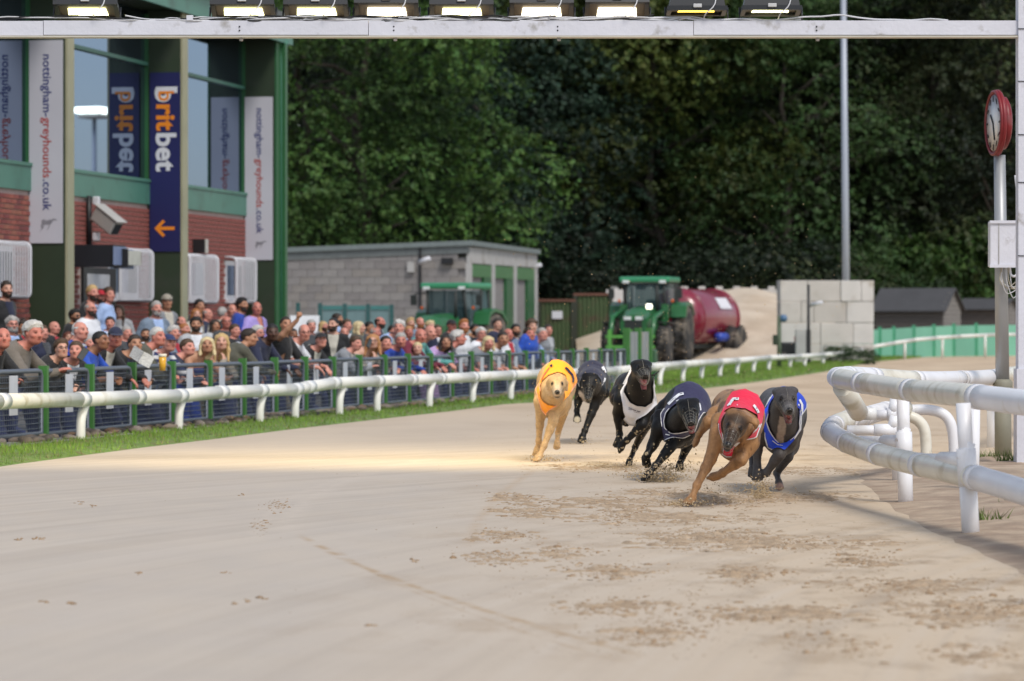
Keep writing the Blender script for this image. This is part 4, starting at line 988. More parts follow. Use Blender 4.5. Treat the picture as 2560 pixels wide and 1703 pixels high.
BARK = mat('bark', (.05, .042, .034), rough=.95, var=.3, vscale=5, bump=.6, bscale=15)
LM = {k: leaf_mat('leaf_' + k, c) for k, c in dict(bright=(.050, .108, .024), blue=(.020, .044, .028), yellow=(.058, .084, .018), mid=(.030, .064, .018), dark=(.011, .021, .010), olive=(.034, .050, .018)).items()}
NL = 40000
CR = [crown_mesh(1, 4.6, 13.5, 1.5, 60, NL), crown_mesh(2, 5.2, 12.5, 1.0, 70, NL), crown_mesh(3, 4.8, 12.0, 4.5, 60, NL), crown_mesh(4, 5.4, 15.5, 2.0, 75, NL), crown_mesh(5, 4.2, 11, 2.5, 55, NL), crown_mesh(6, 5.5, 16, .3, 120, 22000, .42), crown_mesh(7, 5.5, 15, .3, 120, 22000, .42)]
TR = [trunk_mesh(i, 12, .30, 4.5) for i in range(3)]
BU_ = [crown_mesh(11, 2.2, 3.2, .0, 26, 9000, .14), crown_mesh(12, 2.6, 2.8, .0, 30, 9000, .14)]
def tree(px, d, ci, mk, label, sc=1.0, rz=0.0, szz=1.0, dz=0.0, name='broadleaf_tree'):
    t = empty(name, Vector((XP(px, d), d, dz)), rz); t.scale = (sc, sc, sc * szz); tag(t, label, 'tree', 'trees of the wood behind the track')
    o = bpy.data.objects.new('trunk', TR[ci % 3]); COL.objects.link(o); o.parent = t
    if not TR[ci % 3].materials: TR[ci % 3].materials.append(BARK)
    o = bpy.data.objects.new('crown', CR[ci]); COL.objects.link(o); o.parent = t
    if not CR[ci].materials: CR[ci].materials.append(LM['mid'])
    o.material_slots[0].link = 'OBJECT'; o.material_slots[0].material = LM[mk]; return t
tree(745, 136, 0, 'mid', 'tree rising directly beside the corner of the grandstand', 1.05, .3)
tree(900, 133, 1, 'bright', 'bright green tree with hanging sprays left of the dark one', 1.1, 1.0)
tree(1180, 142, 1, 'blue', 'dark bluish green tree above the block store roof', 1.0, 2.2, .86)
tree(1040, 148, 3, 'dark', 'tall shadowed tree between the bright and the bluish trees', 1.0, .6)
tree(1330, 144, 0, 'blue', 'bluish green tree over the right end of the block store', .95, 4.0, .95)
tree(1470, 146, 2, 'yellow', 'yellowish green tree overhanging the dark hollow, left half', 1.05, .8, 1.05)
tree(1640, 146, 2, 'yellow', 'yellowish green tree overhanging the dark hollow above the red tanker', 1.05, 3.0, 1.02)
tree(1800, 150, 2, 'mid', 'fresh green tree with high branches left of the lighting mast', 1.1, 5.0, 1.05)
tree(1960, 146, 3, 'mid', 'full green tree whose lower boughs reach the concrete blocks', 1.0, 1.4)
tree(2140, 152, 1, 'olive', 'dull green tree directly behind the lighting mast', 1.1, 2.0, 1.15)
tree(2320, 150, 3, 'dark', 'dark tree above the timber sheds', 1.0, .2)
tree(2500, 148, 0, 'olive', 'dull green tree behind the red clock at the right edge', 1.1, 2.6, 1.1)
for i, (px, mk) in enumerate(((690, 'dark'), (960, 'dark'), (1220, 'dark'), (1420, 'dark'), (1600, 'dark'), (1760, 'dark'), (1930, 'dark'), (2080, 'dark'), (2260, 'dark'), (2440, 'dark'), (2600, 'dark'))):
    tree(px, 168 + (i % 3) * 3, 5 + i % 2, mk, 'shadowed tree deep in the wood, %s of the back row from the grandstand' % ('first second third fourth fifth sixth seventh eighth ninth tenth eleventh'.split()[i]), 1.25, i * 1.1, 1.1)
def bush(px, d, k, mk, label, sc=1.0, rz=0.0, szz=1.0):
    o = bpy.data.objects.new('bush', BU_[k]); COL.objects.link(o)
    if not BU_[k].materials: BU_[k].materials.append(LM['mid'])
    o.location = (XP(px, d), d, -.1); o.rotation_euler = (0, 0, rz); o.scale = (sc, sc, sc * szz); o.material_slots[0].link = 'OBJECT'; o.material_slots[0].material = LM[mk]; tag(o, label, 'bush', 'bushes at the foot of the wood'); return o
for i, (px, d, k, mk, sc, z, lab) in enumerate(((2110, 140, 0, 'mid', 1.2, 1.1, 'green bush behind the foot of the lighting mast'), (2235, 146, 1, 'mid', 1.25, 1.25, 'green bush rising behind the gable-roofed shed'), (2350, 147, 0, 'bright', 1.35, 1.2, 'lighter green bush above the shed ridge'), (2460, 148, 1, 'mid', 1.3, 1.3, 'green bush above the low lean-to shed'), (2560, 148, 0, 'olive', 1.3, 1.3, 'dull bush at the right edge behind the clock pole'),
        (760, 116, 1, 'bright', .9, 1.0, 'bush over the left end of the block store'), (1760, 140, 1, 'dark', 1.3, 1.0, 'dark bush behind the knobbed block wall, above the tanker'), (1900, 138, 0, 'dark', 1.4, 1.0, 'dark bush behind the top of the sand heap'), (1560, 142, 0, 'dark', 1.4, 1.0, 'dark bush behind the cab of the loader tractor'), (1400, 140, 1, 'dark', 1.3, 1.0, 'dark bush behind the two containers'), (2010, 137, 1, 'olive', 1.2, 1.1, 'dull bush behind the concrete block stack'))):
    bush(px, d, k, mk, lab, sc, i * 1.3, z)
for px, py, k, lab in ((2098, 893, 0, 'low weedy bush at the gap in the outer rail, left'), (2150, 898, 1, 'low weedy bush at the gap in the outer rail, right')):
    p = GP(px, py + 14); o = bush(px, p.y, k, 'mid', lab, .22, px, .7); o.location = (p.x, p.y, 0)

# ---- beyond the right edge: a lit mast and low trees that the grandstand windows mirror
_t = bt(242); _P = WO + BU * _t; _v = Vector((_P.x, _P.y, 0)).normalized(); _r = _v - 2 * _v.dot(BN) * BN
_Q = _P + _r * 120; mz_ = CAMH + (HZ - 283) / F * (_P.length + 120)
fm = empty('floodlight_mast', Vector((_Q.x, _Q.y, 0)), 0); tag(fm, 'lit floodlight mast mirrored in the grandstand window', 'mast')
MB().tube([(0, 0, 0), (0, 0, mz_ - .3)], [.16, .10], 10).build('pole', STEELB, fm)
MB().bevbox((0, 0, mz_ - .22), (1.2, 1.2, .22), .05).build('lamp_tray', CONC, fm)
MB().bevbox((0, 0, mz_ + .05), (1.5, 1.5, .30), .12).build('lamp', mat('mast_lamp', (1, .98, .75), rough=.3, var=0, emit=((1, .97, .75), 6.0)), fm)
for i, (x_, y_) in enumerate(((62, 215), (76, 236), (92, 262), (108, 300), (50, 200), (84, 228))):
    tree(1280 + F * x_ / y_, y_, i % 5, ('dark', 'olive', 'mid')[i % 3], 'tree far to the right seen only mirrored in the grandstand glass, %s' % ('first second third fourth fifth sixth'.split()[i]), .62, i, .8)
# ================================================================ spectators' fence
F_ST = mat('fence_steel', (.13, .15, .185), rough=.5, metal=.3, var=.12, vscale=4); F_GR = mat('fence_post_paint', (.045, .17, .035), rough=.5, var=.15, vscale=5, dirt=(.10, .15, .06), dirtamt=.05); F_TAG = mat('fence_plate', (.50, .52, .58), rough=.5, var=.1)
F_WIRE = mat('fence_wire', (.12, .14, .17), rough=.5, metal=.3)
SP = (Vector((XP(1314, 54.2), 54.2, 0)) - FO).length / 17          # post spacing
HF = .665
fence = empty('mesh_fence', FP(0), math.atan2(FU.y, FU.x)); tag(fence, 'low steel mesh fence with green posts that the crowd leans on', 'fence')
# one panel, local x along the fence; copied for every span
pm_ = MB(); g = .055
pm_.tube([(g, 0, .06), (g, 0, HF - .09), (g + .03, 0, HF - .055), (g + .09, 0, HF - .045), (SP - g - .09, 0, HF - .045), (SP - g - .03, 0, HF - .055), (SP - g, 0, HF - .09), (SP - g, 0, .06)], .021, 8, closed=True); me_f = pm_.mesh('panel_frame'); me_f.materials.append(F_ST)
wm = MB()
for k in range(1, 12): wm.tube([(g, .0, .06 + k * (HF - .11) / 12), (SP - g, .0, .06 + k * (HF - .11) / 12)], .0040, 4, caps=False)
nvw = 24
for k in range(1, nvw): wm.tube([(g + (SP - 2 * g) * k / nvw, .006, .06), (g + (SP - 2 * g) * k / nvw, .006, HF - .05)], .0022, 4, caps=False)
me_w = wm.mesh('wire_mesh'); me_w.materials.append(F_WIRE)
me_p = MB().bbox((SP * .40, -.012, HF * .36), (SP * .56, -.006, HF - .08)).mesh('plate'); me_p.materials.append(F_TAG)
po = MB(); po.bbox((-.028, -.045, -.02), (.028, .035, HF)); me_post = po.mesh('post'); me_post.materials.append(F_GR)
NSP = 25
for i in range(-3, NSP):
    o = bpy.data.objects.new('post', me_post); COL.objects.link(o); o.parent = fence; o.location = (i * SP, 0, rng.uniform(-.004, .012)); o.rotation_euler = (0, rng.uniform(-.012, .012), 0)
    if i < NSP - 1:
        a = bpy.data.objects.new('panel', me_f); COL.objects.link(a); a.parent = fence; a.location = (i * SP, 0, rng.uniform(-.006, .006))
        b = bpy.data.objects.new('wire_mesh', me_w); COL.objects.link(b); b.parent = a; tag(b, kind='stuff')
        c = bpy.data.objects.new('plate', me_p); COL.objects.link(c); c.parent = a; c.location = (rng.uniform(-.15, .15), 0, 0)
# solid grey gate at the far end
g0 = NSP - 1; gate = empty('gate', FP(g0 * SP + .12), math.atan2(FU.y, FU.x)); tag(gate, 'taller grey sheet gate between green posts at the end of the fence', 'gate')
GS = mat('gate_sheet', (.27, .29, .30), rough=.6, var=.12, vscale=2, dirt=(.35, .30, .24), dirtamt=.1)
for k in range(3): MB().bbox((k * 1.25 - .05, -.06, 0), (k * 1.25 + .05, .06, 1.0)).build('post', F_GR, gate)
for k in range(2):
    for j in range(6): MB().bbox((k * 1.25 + .06 + j * .19, -.02 + .012 * (j % 2), .05), (k * 1.25 + .06 + j * .19 + .186, .012 * (j % 2), .93)).build('slat', GS, gate)
MB().bevbox((2.9, .1, .30), (.35, .35, .60), .03).build('bin', mat('bin_green', (.02, .085, .03), rough=.5), gate)

def spline(P, n=6):
    P = [Vector(p) for p in P]; out_ = []
    for i in range(len(P) - 1):
        p0, p1, p2, p3 = P[max(i - 1, 0)], P[i], P[i + 1], P[min(i + 2, len(P) - 1)]
        for k in range(n):
            t = k / n; out_.append(.5 * ((2 * p1) + (-p0 + p2) * t + (2 * p0 - 5 * p1 + 4 * p2 - p3) * t * t + (-p0 + 3 * p1 - 3 * p2 + p3) * t ** 3))
    out_.append(P[-1]); return out_
# ================================================================ outer running rail
RW_ = mat('rail_white', (.76, .745, .70), rough=.45, var=.05, vscale=3, dirt=(.50, .45, .34), dirtamt=.03, dscale=2, coat=.15); RJ = mat('rail_joint_white', (.74, .74, .73), rough=.3, var=.05)
RY = mat('rail_yellowed', (.72, .69, .60), rough=.35, var=.10, vscale=4, dirt=(.48, .43, .31), dirtamt=.10, dscale=6, coat=.0)
bases = [(-420, 1178), (-140, 1142), (202, 1102), (447, 1076), (650, 1058), (738, 1050), (849, 1041), (943, 1033), (1074, 1022), (1182, 1011), (1277, 1003), (1430, 991), (1540, 981), (1650, 968), (1707, 958), (1754, 951), (1800, 945), (1843, 938), (1884, 933), (1922, 928), (1975, 922), (2012, 918), (2058, 912), (2100, 907)]
ctr = [(-420, 1036), (-140, 1016), (0, 1003.5), (202, 999), (340, 993), (447, 990), (550, 981), (650, 977), (738, 974), (770, 968), (833, 958), (943, 953), (1027, 950), (1100, 947), (1182, 943), (1277, 938), (1350, 935), (1430, 933), (1540, 927), (1627, 918), (1707, 911), (1800, 905), (1843, 902), (1922, 895), (2000, 892), (2058, 888), (2110, 884), (2150, 878)]
bp2 = sorted((GP(*b) for b in bases), key=lambda p: p.y)
def d_at(px):
    xs = [b[0] for b in bases]; ds = [GP(*b).y for b in bases]
    return float(np.interp(px, xs, ds)) if px <= xs[-1] else ds[-1] + (px - xs[-1]) * .03
rail = empty('running_rail', GP(202, 1102), 0); tag(rail, 'white plastic outer running rail on curved legs beside the turf', 'rail'); O0 = rail.location
cp_ = [PT(px, py, d_at(px) - .02) - O0 for px, py in ctr]
RR = .066
for i in range(len(cp_) - 1):
    a, b = cp_[i], cp_[i + 1]
    MB().tube([a, a.lerp(b, .5), b], RR, 14).build('pipe', RY if ctr[i][0] < 60 else RW_, rail)
    dd = (b - a).normalized(); MB().tube([a - dd * .09, a + dd * .13], RR * 1.07, 14).build('joint', RJ, rail)
for px, py in bases:
    g_ = GP(px, py) - O0; sx = F / d_at(px); px2 = px + .075 * sx
    top = PT(px2, float(np.interp(px2, [c[0] for c in ctr], [c[1] for c in ctr])), d_at(px2)) - O0
    bot = Vector((g_.x, g_.y, -.02)); el = bot.lerp(top, .12); el.z = top.z * .62
    MB().tube(spline([bot, Vector((bot.x, bot.y, top.z * .35)), el, bot.lerp(top, .55) + Vector((0, 0, top.z * .36)), top], 3), .042, 12).build('leg', RW_, rail)
# its end cap and the rail that carries on round the far bend
e = cp_[-1]; MB().tube([e, PT(2160, 872, 109) - O0, PT(2172, 868, 110) - O0, PT(2182, 866, 111) - O0], [RR, RR * 1.6, RR * 1.5, RR * .7], 12).build('end_cap', RJ, rail)
far = empty('far_rail', GP(2240, 898), 0); tag(far, 'thin white rail curving away in front of the pale green fence', 'rail'); O1 = far.location
fpts = [(2184, 867, 110), (2235, 858, 112), (2285, 850, 114), (2340, 845, 116), (2400, 841, 118), (2487, 837, 121), (2560, 836, 124), (2680, 835, 130)]
for i in range(len(fpts) - 1): MB().tube([PT(*fpts[i]) - O1, PT(*fpts[i + 1]) - O1], .058, 10).build('pipe', RW_, far)
for px, py, d in ((2262, 854, 113), (2356, 844, 116.5), (2463, 838, 120), (2600, 836, 126)):
    p = PT(px, py, d) - O1; MB().tube([(p.x, p.y, 0), p], .042, 8).build('leg', RW_, far)

# ================================================================ inner rail in the right foreground
R_W = mat('pipe_white', (.78, .78, .81), rough=.42, var=.06, vscale=4, coat=.0, dirt=(.58, .54, .47), dirtamt=.05, dscale=5); 
inr = empty('inner_rail', GP(2265, 1259), 0); tag(inr, 'double white pipe rail curving round the inside of the bend', 'rail'); O2 = inr.location
UP_ = [PT(4300, 1330, 7.0), PT(3500, 1160, 10.0), PT(3020, 1080, 12.8), PT(2720, 1030, 15.2), PT(2560, 1007, 16.6), PT(2400, 987, 18.0), PT(2262, 974, 19.6), PT(2160, 958, 20.7), PT(2108, 948, 21.4), PT(2093, 945, 21.9), PT(2100, 941, 22.5), PT(2140, 940, 23.1), PT(2200, 944, 23.6), PT(2300, 950, 24.2), PT(2400, 948, 25.6), PT(2480, 943, 27.6), PT(2560, 930, 31.5), PT(2680, 915, 36)]
LO_ = [PT(4300, 1900, 6.8), PT(3500, 1555, 9.8), PT(3020, 1390, 12.6), PT(2720, 1290, 15.0), PT(2560, 1231, 16.2), PT(2400, 1184, 17.6), PT(2290, 1160, 18.7), PT(2200, 1137, 19.7), PT(2130, 1112, 20.7), PT(2085, 1088, 21.5), PT(2076, 1074, 22.0), PT(2095, 1058, 22.5), PT(2130, 1047, 22.9), PT(2165, 1040, 23.2), PT(2210, 1028, 23.6), PT(2260, 1020, 24.2)]
def piperun(P, r, mats, seg=7):
    S = [p - O2 for p in spline(P, 6)]
    for k, i in enumerate(range(0, len(S) - 1, seg)):
        s_ = S[i:i + seg + 1]; MB().tube(s_, r, 18).build('pipe', mats[k % len(mats)], inr)
        d0_ = (s_[1] - s_[0]).normalized(); MB().tube([s_[0] - d0_ * .01, s_[0] + d0_ * .10], r * 1.045, 18).build('joint', R_W, inr)
piperun(UP_, .060, [R_W, RY, R_W, R_W, RY, RY, RY, R_W, R_W])
piperun(LO_, .060, [R_W, RY, R_W, R_W, RY, RY, RY, R_W])
def tube_(pts, r, m, name, n=14): MB().tube([p - O2 for p in pts], r, n).build(name, m, inr)
# posts with their sleeves
for (bx, by, tx, ty) in ((2265, 1259, 2257, 985), (2429, 1339, 2408, 1008)):
    d = GP(bx, by).y; top = PT(tx, ty, d); b = GP(bx, by); b.z = -.05
    tube_([b, b.lerp(top, .5)], .043, R_W, 'post'); tube_([b.lerp(top, .5), top], .036, R_W, 'post'); tube_([b.lerp(top, .42), b.lerp(top, .68)], .047, R_W, 'sleeve')
for (bx, by, tx, ty) in ((2800, 1530, 2760, 1040), (3500, 1840, 3420, 1150)):
    d = GP(bx, by).y; top = PT(tx, ty, d); b = GP(bx, by); b.z = -.05; tube_([b, top], .043, R_W, 'post')
for (bx, by, tx, ty) in ((2245, 1205, 2238, 990), (2432, 1235, 2436, 1000)):
    d = GP(bx, by).y; b = GP(bx, by); b.z = -.05; tube_([b, PT(tx, ty, d)], .036, R_W, 'post')
# braces from the lower pipe to the posts
d1 = GP(2265, 1259).y; d2 = GP(2429, 1339).y
for a, b in (((2118, 1076, 21.6), (2240, 1076, 21.6)), ((2150, 1102, 21.0), (2262, 1106, d1)), ((2285, 1148, 18.9), (2420, 1150, d2)), ((2190, 1038, 22.6), (2240, 1036, 22.6))):
    A_, B2 = PT(*a), PT(*b); tube_([A_, B2], .031, R_W, 'brace'); tube_([A_.lerp(B2, .55), B2], .040, R_W, 'sleeve')
    tube_([B2 + Vector((-.02, 0, 0)), B2 + Vector((.0, 0, .085))], .037, R_W, 'elbow')
# the yellowed elbow that joins the two pipes, and the hooped legs behind
tube_([PT(2106, 968, 21.6), PT(2128, 1000, 21.8), PT(2146, 1030, 22.1)], .060, RY, 'elbow', 18)
tube_([PT(2172, 1020, 22.2), PT(2172, 1050, 22.2)], .05, RJ, 'collar')
for pts in ([(2272, 1040), (2296, 1052), (2312, 1078), (2316, 1138)], [(2272, 1025), (2330, 1026), (2366, 1042), (2382, 1080), (2386, 1140)]):
    d = GP(2316, 1192 if len(pts) == 4 else 1178).y; P = [PT(a, b, d) for a, b in pts]; P.append(Vector((P[-1].x, P[-1].y, -.04))); tube_(spline(P, 4), .038, RY if len(pts) == 4 else R_W, 'hoop_leg')
b = GP(2478, 1120); b.z = 0; tube_([b, PT(2478, 980, b.y)], .035, R_W, 'post')

# ================================================================ finish-line gantry with floodlights
GD = 25.5
G_WH = mat('gantry_white', (.62, .62, .68), rough=.55, var=.06, vscale=3, dirt=(.30, .28, .26), dirtamt=.015, dscale=9, bump=.15, bscale=30)
gan = empty('gantry', Vector((XP(2562, GD), GD, 0)), 0); tag(gan, 'white painted gantry of one post and a long beam across the track', 'gantry'); O3 = gan.location
zt_, zb_ = ZP(54, GD), ZP(90, GD)
xl, xr = XP(-700, GD) - O3.x, XP(2545, GD) - O3.x
L_ = (xr - xl); segs = 4
for k in range(segs):
    a = xl + L_ * k / segs; MB().bbox((a, -.05 + .003 * (k % 2), zb_ + .004 * (k % 2)), (a + L_ / segs - .004, .05, zt_ + .003 * (k % 2))).build('beam', G_WH, gan)
MB().bbox((xl, -.062, zb_ - .014), (xr, .055, zb_ - .002)).build('beam_flange', mat('flange_cream', (.52, .49, .42), rough=.6, var=.1), gan)
MB().bbox((-.055, -.07, 0), (.12, .07, ZP(-60, GD))).build('post', G_WH, gan)
MB().bbox((-.068, -.085, 0), (.14, .085, ZP(922, GD))).build('post_sleeve', G_WH, gan)
for py in (74, 205, 338, 457, 640): MB().tube([(-.06, -.075, ZP(py, GD)), (.13, -.075, ZP(py, GD) - .003)], .003, 5).build('tie', BLACKM, gan)
for px in (985, 1394, 2040, 600):
    x = XP(px, GD) - O3.x
    for dz in (.035, .062): MB().lathe([(.006, -.053), (.006, -.049)], (x, 0, zb_ + dz), axis='Y', n=8).build('bolt', BLACKM, gan)
    MB().lathe([(.012, -.02), (.016, 0)], (x + .01, -.02, zb_ - .018), axis='Z', n=8).build('bolt', CONC, gan)
MB().bbox((XP(468, GD) - O3.x, -.06, zt_ + .004), (XP(484, GD) - O3.x, .0, ZP(40, GD))).build('clip', G_WH, gan)
# cables along the beam
CW = mat('cable_white', (.60, .60, .62), rough=.5); CBk = mat('cable_black', (.015, .015, .016), rough=.5)
for i in range(16):
    r_ = random.Random(60 + i); a, b_ = sorted((r_.uniform(-300, 1600), r_.uniform(400, 2540)))
    if b_ - a < 350: b_ = a + 500
    pts = []
    for px in np.arange(a, b_, 45): pts.append((XP(px, GD) - O3.x, -.04 + r_.uniform(-.012, .03), zt_ + .010 + abs(r_.gauss(0, .010)) + .012 * math.sin(px * .012 + i)))
    c = MB().tube(spline(pts, 3), r_.choice((.0045, .006)), 5).build('cable', CW if i % 3 else CBk, gan)
LBLK = mat('flood_black', (.008, .009, .012), rough=.45, var=.15, vscale=6, dirt=(.03, .03, .03), dirtamt=.03); LRIM = mat('flood_inner', (.09, .075, .06), rough=.5, metal=.3)
def lamp_mat(name, c, e):
    return mat(name, c, rough=.3, var=0, emit=(c, e))
E_Y = lamp_mat('lamp_yellow', (1.0, .97, .50), 4.2); E_W = lamp_mat('lamp_white', (1.0, .88, .62), 4.6); E_D = lamp_mat('lamp_amber', (1.0, .70, .10), 2.0)
fl = [(216, 'leftmost floodlight, alone, well left of the others', E_Y, 1, 18), (607, 'floodlight second from the left on the beam', E_Y, 1, 18), (790, 'floodlight third from the left, with a yellow glow', E_Y, 1, 18), (966, 'floodlight fourth from the left, bronze reflector and white glow', E_W, 1, 22), (1154, 'floodlight in the middle of the beam, fifth from the left', E_Y, 1, 18), (1354, 'floodlight sixth from the left, bronze reflector', E_W, 1, 22), (1543, 'floodlight seventh from the left, whitest of all', E_W, 1, 24), (1742, 'floodlight second from the right, only an amber slit showing', E_D, 0, 3), (1928, 'rightmost floodlight on the beam, only a yellow slit showing', E_Y, 0, 4)]
for px, lab, em, on, tilt in fl:
    r0 = empty('floodlight', Vector((XP(px, GD), GD, zt_)), 0); tag(r0, 'black ' + lab, 'floodlight', 'floodlights on the finish gantry')
    wd_ = .215 if on else .20; hh = .20
    c0 = Vector((0, .06, ZP(24, GD) - zt_))
    # housing: open tray, mouth along local -z before tilting; built directly in tilted frame (x width, y up the tray, z depth)
    Fm = Matrix.Rotation(RAD(-tilt), 3, 'X')
    def T(x, y, z): return Fm @ Vector((x, y, z)) + c0
    w2, d2_, h2 = wd_, .145, .30
    MB().add([T(-w2 * .72, -d2_ * .6, h2), T(w2 * .72, -d2_ * .6, h2), T(w2 * .72, d2_ * .8, h2), T(-w2 * .72, d2_ * .8, h2), T(-w2, -d2_, 0), T(w2, -d2_, 0), T(w2, d2_, 0), T(-w2, d2_, 0)], [(0, 1, 2, 3), (0, 4, 5, 1), (1, 5, 6, 2), (2, 6, 7, 3), (3, 7, 4, 0)]).build('housing', LBLK, r0)
    rim = MB()
    for (x0, y0, x1, y1) in ((-w2 - .012, -d2_ - .012, w2 + .012, -d2_ + .018), (-w2 - .012, d2_ - .018, w2 + .012, d2_ + .012), (-w2 - .012, -d2_, -w2 + .02, d2_), (w2 - .02, -d2_, w2 + .012, d2_)):
        vs = [T(x, y, z) for z in (-.02, .012) for x, y in ((x0, y0), (x1, y0), (x1, y1), (x0, y1))]
        rim.add(vs, [(3, 2, 1, 0), (4, 5, 6, 7), (0, 1, 5, 4), (1, 2, 6, 5), (2, 3, 7, 6), (3, 0, 4, 7)])
    rim.build('rim', LBLK, r0)
    MB().add([T(-w2 + .02, -d2_ + .018, .004), T(w2 - .02, -d2_ + .018, .004), T(w2 - .02, d2_ - .018, .004), T(-w2 + .02, d2_ - .018, .004)], [(0, 1, 2, 3)]).build('reflector', LRIM, r0)
    MB().add([T(-w2 * .62, -.045, -.003), T(w2 * .62, -.045, -.003), T(w2 * .66, .085, -.003), T(-w2 * .66, .085, -.003)], [(0, 1, 2, 3)]).build('lamp_glass', em, r0)
    MB().bevbox(T(0, -d2_ - .02, .01), (.06, .02, .026), .004, Fm).build('latch', mat('latch_steel', (.5, .5, .5), rough=.4), r0)
    for s in (-1, 1): MB().tube([Vector((s * (w2 + .02), .02, .0)), Vector((s * (w2 + .02), .06, c0.z + .02))], .007, 5).build('bracket', LBLK, r0)
    MB().tube(spline([Vector((w2 * .25, 0, .02)), Vector((w2 * .3, -.09, .05)), Vector((w2 * .62, -.10, .12)), Vector((w2 * .72, -.02, .30))], 4), .0045, 5).build('cable', CW, r0)
    if on:
        ld = bpy.data.lights.new('floodlight_lamp', 'AREA'); ld.shape = 'RECTANGLE'; ld.size = .28; ld.size_y = .16; ld.energy = 13.0; ld.color = (1.0, .82, .46); ld.spread = RAD(120)
        lo = bpy.data.objects.new('floodlight_lamp', ld); COL.objects.link(lo); lo.parent = r0; lo.location = T(0, .02, -.06) + Vector((0, .14, -.02)); tgt = Vector((0.0, 3.0, -zt_)) - lo.location; lo.rotation_euler = tgt.to_track_quat('-Z', 'Y').to_euler()

# ================================================================ clock on its pole and the junction box
CD = 27.3
ck = empty('clock_pole', Vector((XP(2503, CD), CD, 0)), 0); tag(ck, 'grey steel pole carrying a round red clock by the white post', 'clock'); O4 = ck.location
P_ST = mat('pole_galvanised', (.36, .37, .38), rough=.45, metal=.35, var=.12, vscale=3); P_OL = mat('pole_base_olive', (.23, .22, .17), rough=.6, var=.15, vscale=3, dirt=(.12, .13, .08), dirtamt=.1)
MB().tube([(.015, 0, -.02), (.012, 0, ZP(985, CD))], .064, 16).build('pole_base', P_OL, ck); MB().tube([(.012, 0, ZP(985, CD)), (.012, 0, ZP(955, CD)), (.012, 0, ZP(948, CD))], [.076, .076, .056], 16).build('collar', P_OL, ck)
MB().tube([(.01, 0, ZP(948, CD)), (-.012, 0, ZP(388, CD))], [.053, .044], 16).build('pole', P_ST, ck)
RC = mat('clock_red', (.19, .010, .014), rough=.45, var=.2, vscale=8, dirt=(.20, .10, .10), dirtamt=.06, dscale=6); DW = mat('dial_white', (.80, .80, .80), rough=.4, var=.03)
ca = RAD(-83); Rq = Matrix.Rotation(ca, 3, 'Z'); cz = ZP(308, CD)         # dial faces the track, seen nearly edge on
cc_ = Vector((XP(2497, CD) - O4.x, 0, cz))
MB().lathe([(.02, -.035), (.235, -.035), (.252, -.028), (.255, -.01), (.245, .0)], cc_, axis='Y', n=36, rot=Rq).build('bezel', RC, ck)
MB().lathe([(.02, .001), (.205, .001), (.20, .045), (.17, .062), (.02, .062)], cc_, axis='Y', n=30, rot=Rq).build('case', RC, ck)
dial = MB().lathe([(.01, -.041), (.215, -.039)], cc_, axis='Y', n=36, rot=Rq).build('dial', DW, ck)
MB().tube([Rq @ Vector((.237 * math.sin(a), -.038, .237 * math.cos(a))) + cc_ for a in np.linspace(0, 2 * math.pi, 36, endpoint=False)], .014, 6, closed=True).build('ring', RC, ck)
for k in range(12):
    a = RAD(30 * k); p = Rq @ Vector((.185 * math.sin(a), -.044, .185 * math.cos(a))) + cc_; MB().box(p, (.012, .004, .045), Rq @ Matrix.Rotation(-a, 3, 'Y').inverted().inverted()).build('hour_mark', BLACKM, dial)
for a, l in ((RAD(-50), .10), (RAD(160), .14)):
    MB().tube([Rq @ Vector((0, -.046, 0)) + cc_, Rq @ Vector((l * math.sin(a), -.046, l * math.cos(a))) + cc_], .006, 6).build('clock_hand', BLACKM, dial)
jb = MB().bevbox((0, 0, 0), (XP(2541, CD) - XP(2471, CD), .13, ZP(555, CD) - ZP(668, CD)), .006).build('junction_box', G_WH); jb.location = (XP(2506, CD - .08), CD - .12, ZP(611, CD - .1)); tag(jb, 'white metal junction box fixed to the clock pole', 'junction box')
hx, hz = (XP(2541, CD) - XP(2471, CD)) / 2, (ZP(555, CD) - ZP(668, CD)) / 2
MB().bbox((-hx - .004, -.078, hz - .016), (hx + .004, -.060, hz + .006)).build('lip', G_WH, jb); MB().bbox((-hx - .004, -.078, -hz - .006), (hx + .004, -.060, -hz + .016)).build('lip', G_WH, jb); MB().bbox((-hx * .42, -.070, -hz), (-hx * .36, -.0655, hz)).build('seam', CONC, jb)
for i in range(8):
    r_ = random.Random(i); x0 = r_.uniform(-.02, .05); MB().tube(spline([(x0, 0, -hz + .01), (x0 - .01 + r_.uniform(-.02, .02), -.02, -hz - .10), (x0 + .03 + r_.uniform(-.01, .03), 0, -hz - r_.uniform(.14, .24)), (hx + .02, .02, -hz - r_.uniform(.08, .20))], 5), .0035, 5).build('cable', r_.choice((CW, CBk, CW, mat('cable_tan', (.40, .36, .28), rough=.5))), jb)
MB().tube(spline([(.05, 0, -hz), (.06, 0, -hz - .06), (.10, 0, -hz - .06), (hx + .03, 0, -hz + .05), (hx + .02, 0, hz), (hx - .01, .02, hz + .35)], 5), .010, 6).build('conduit', R_W, jb)
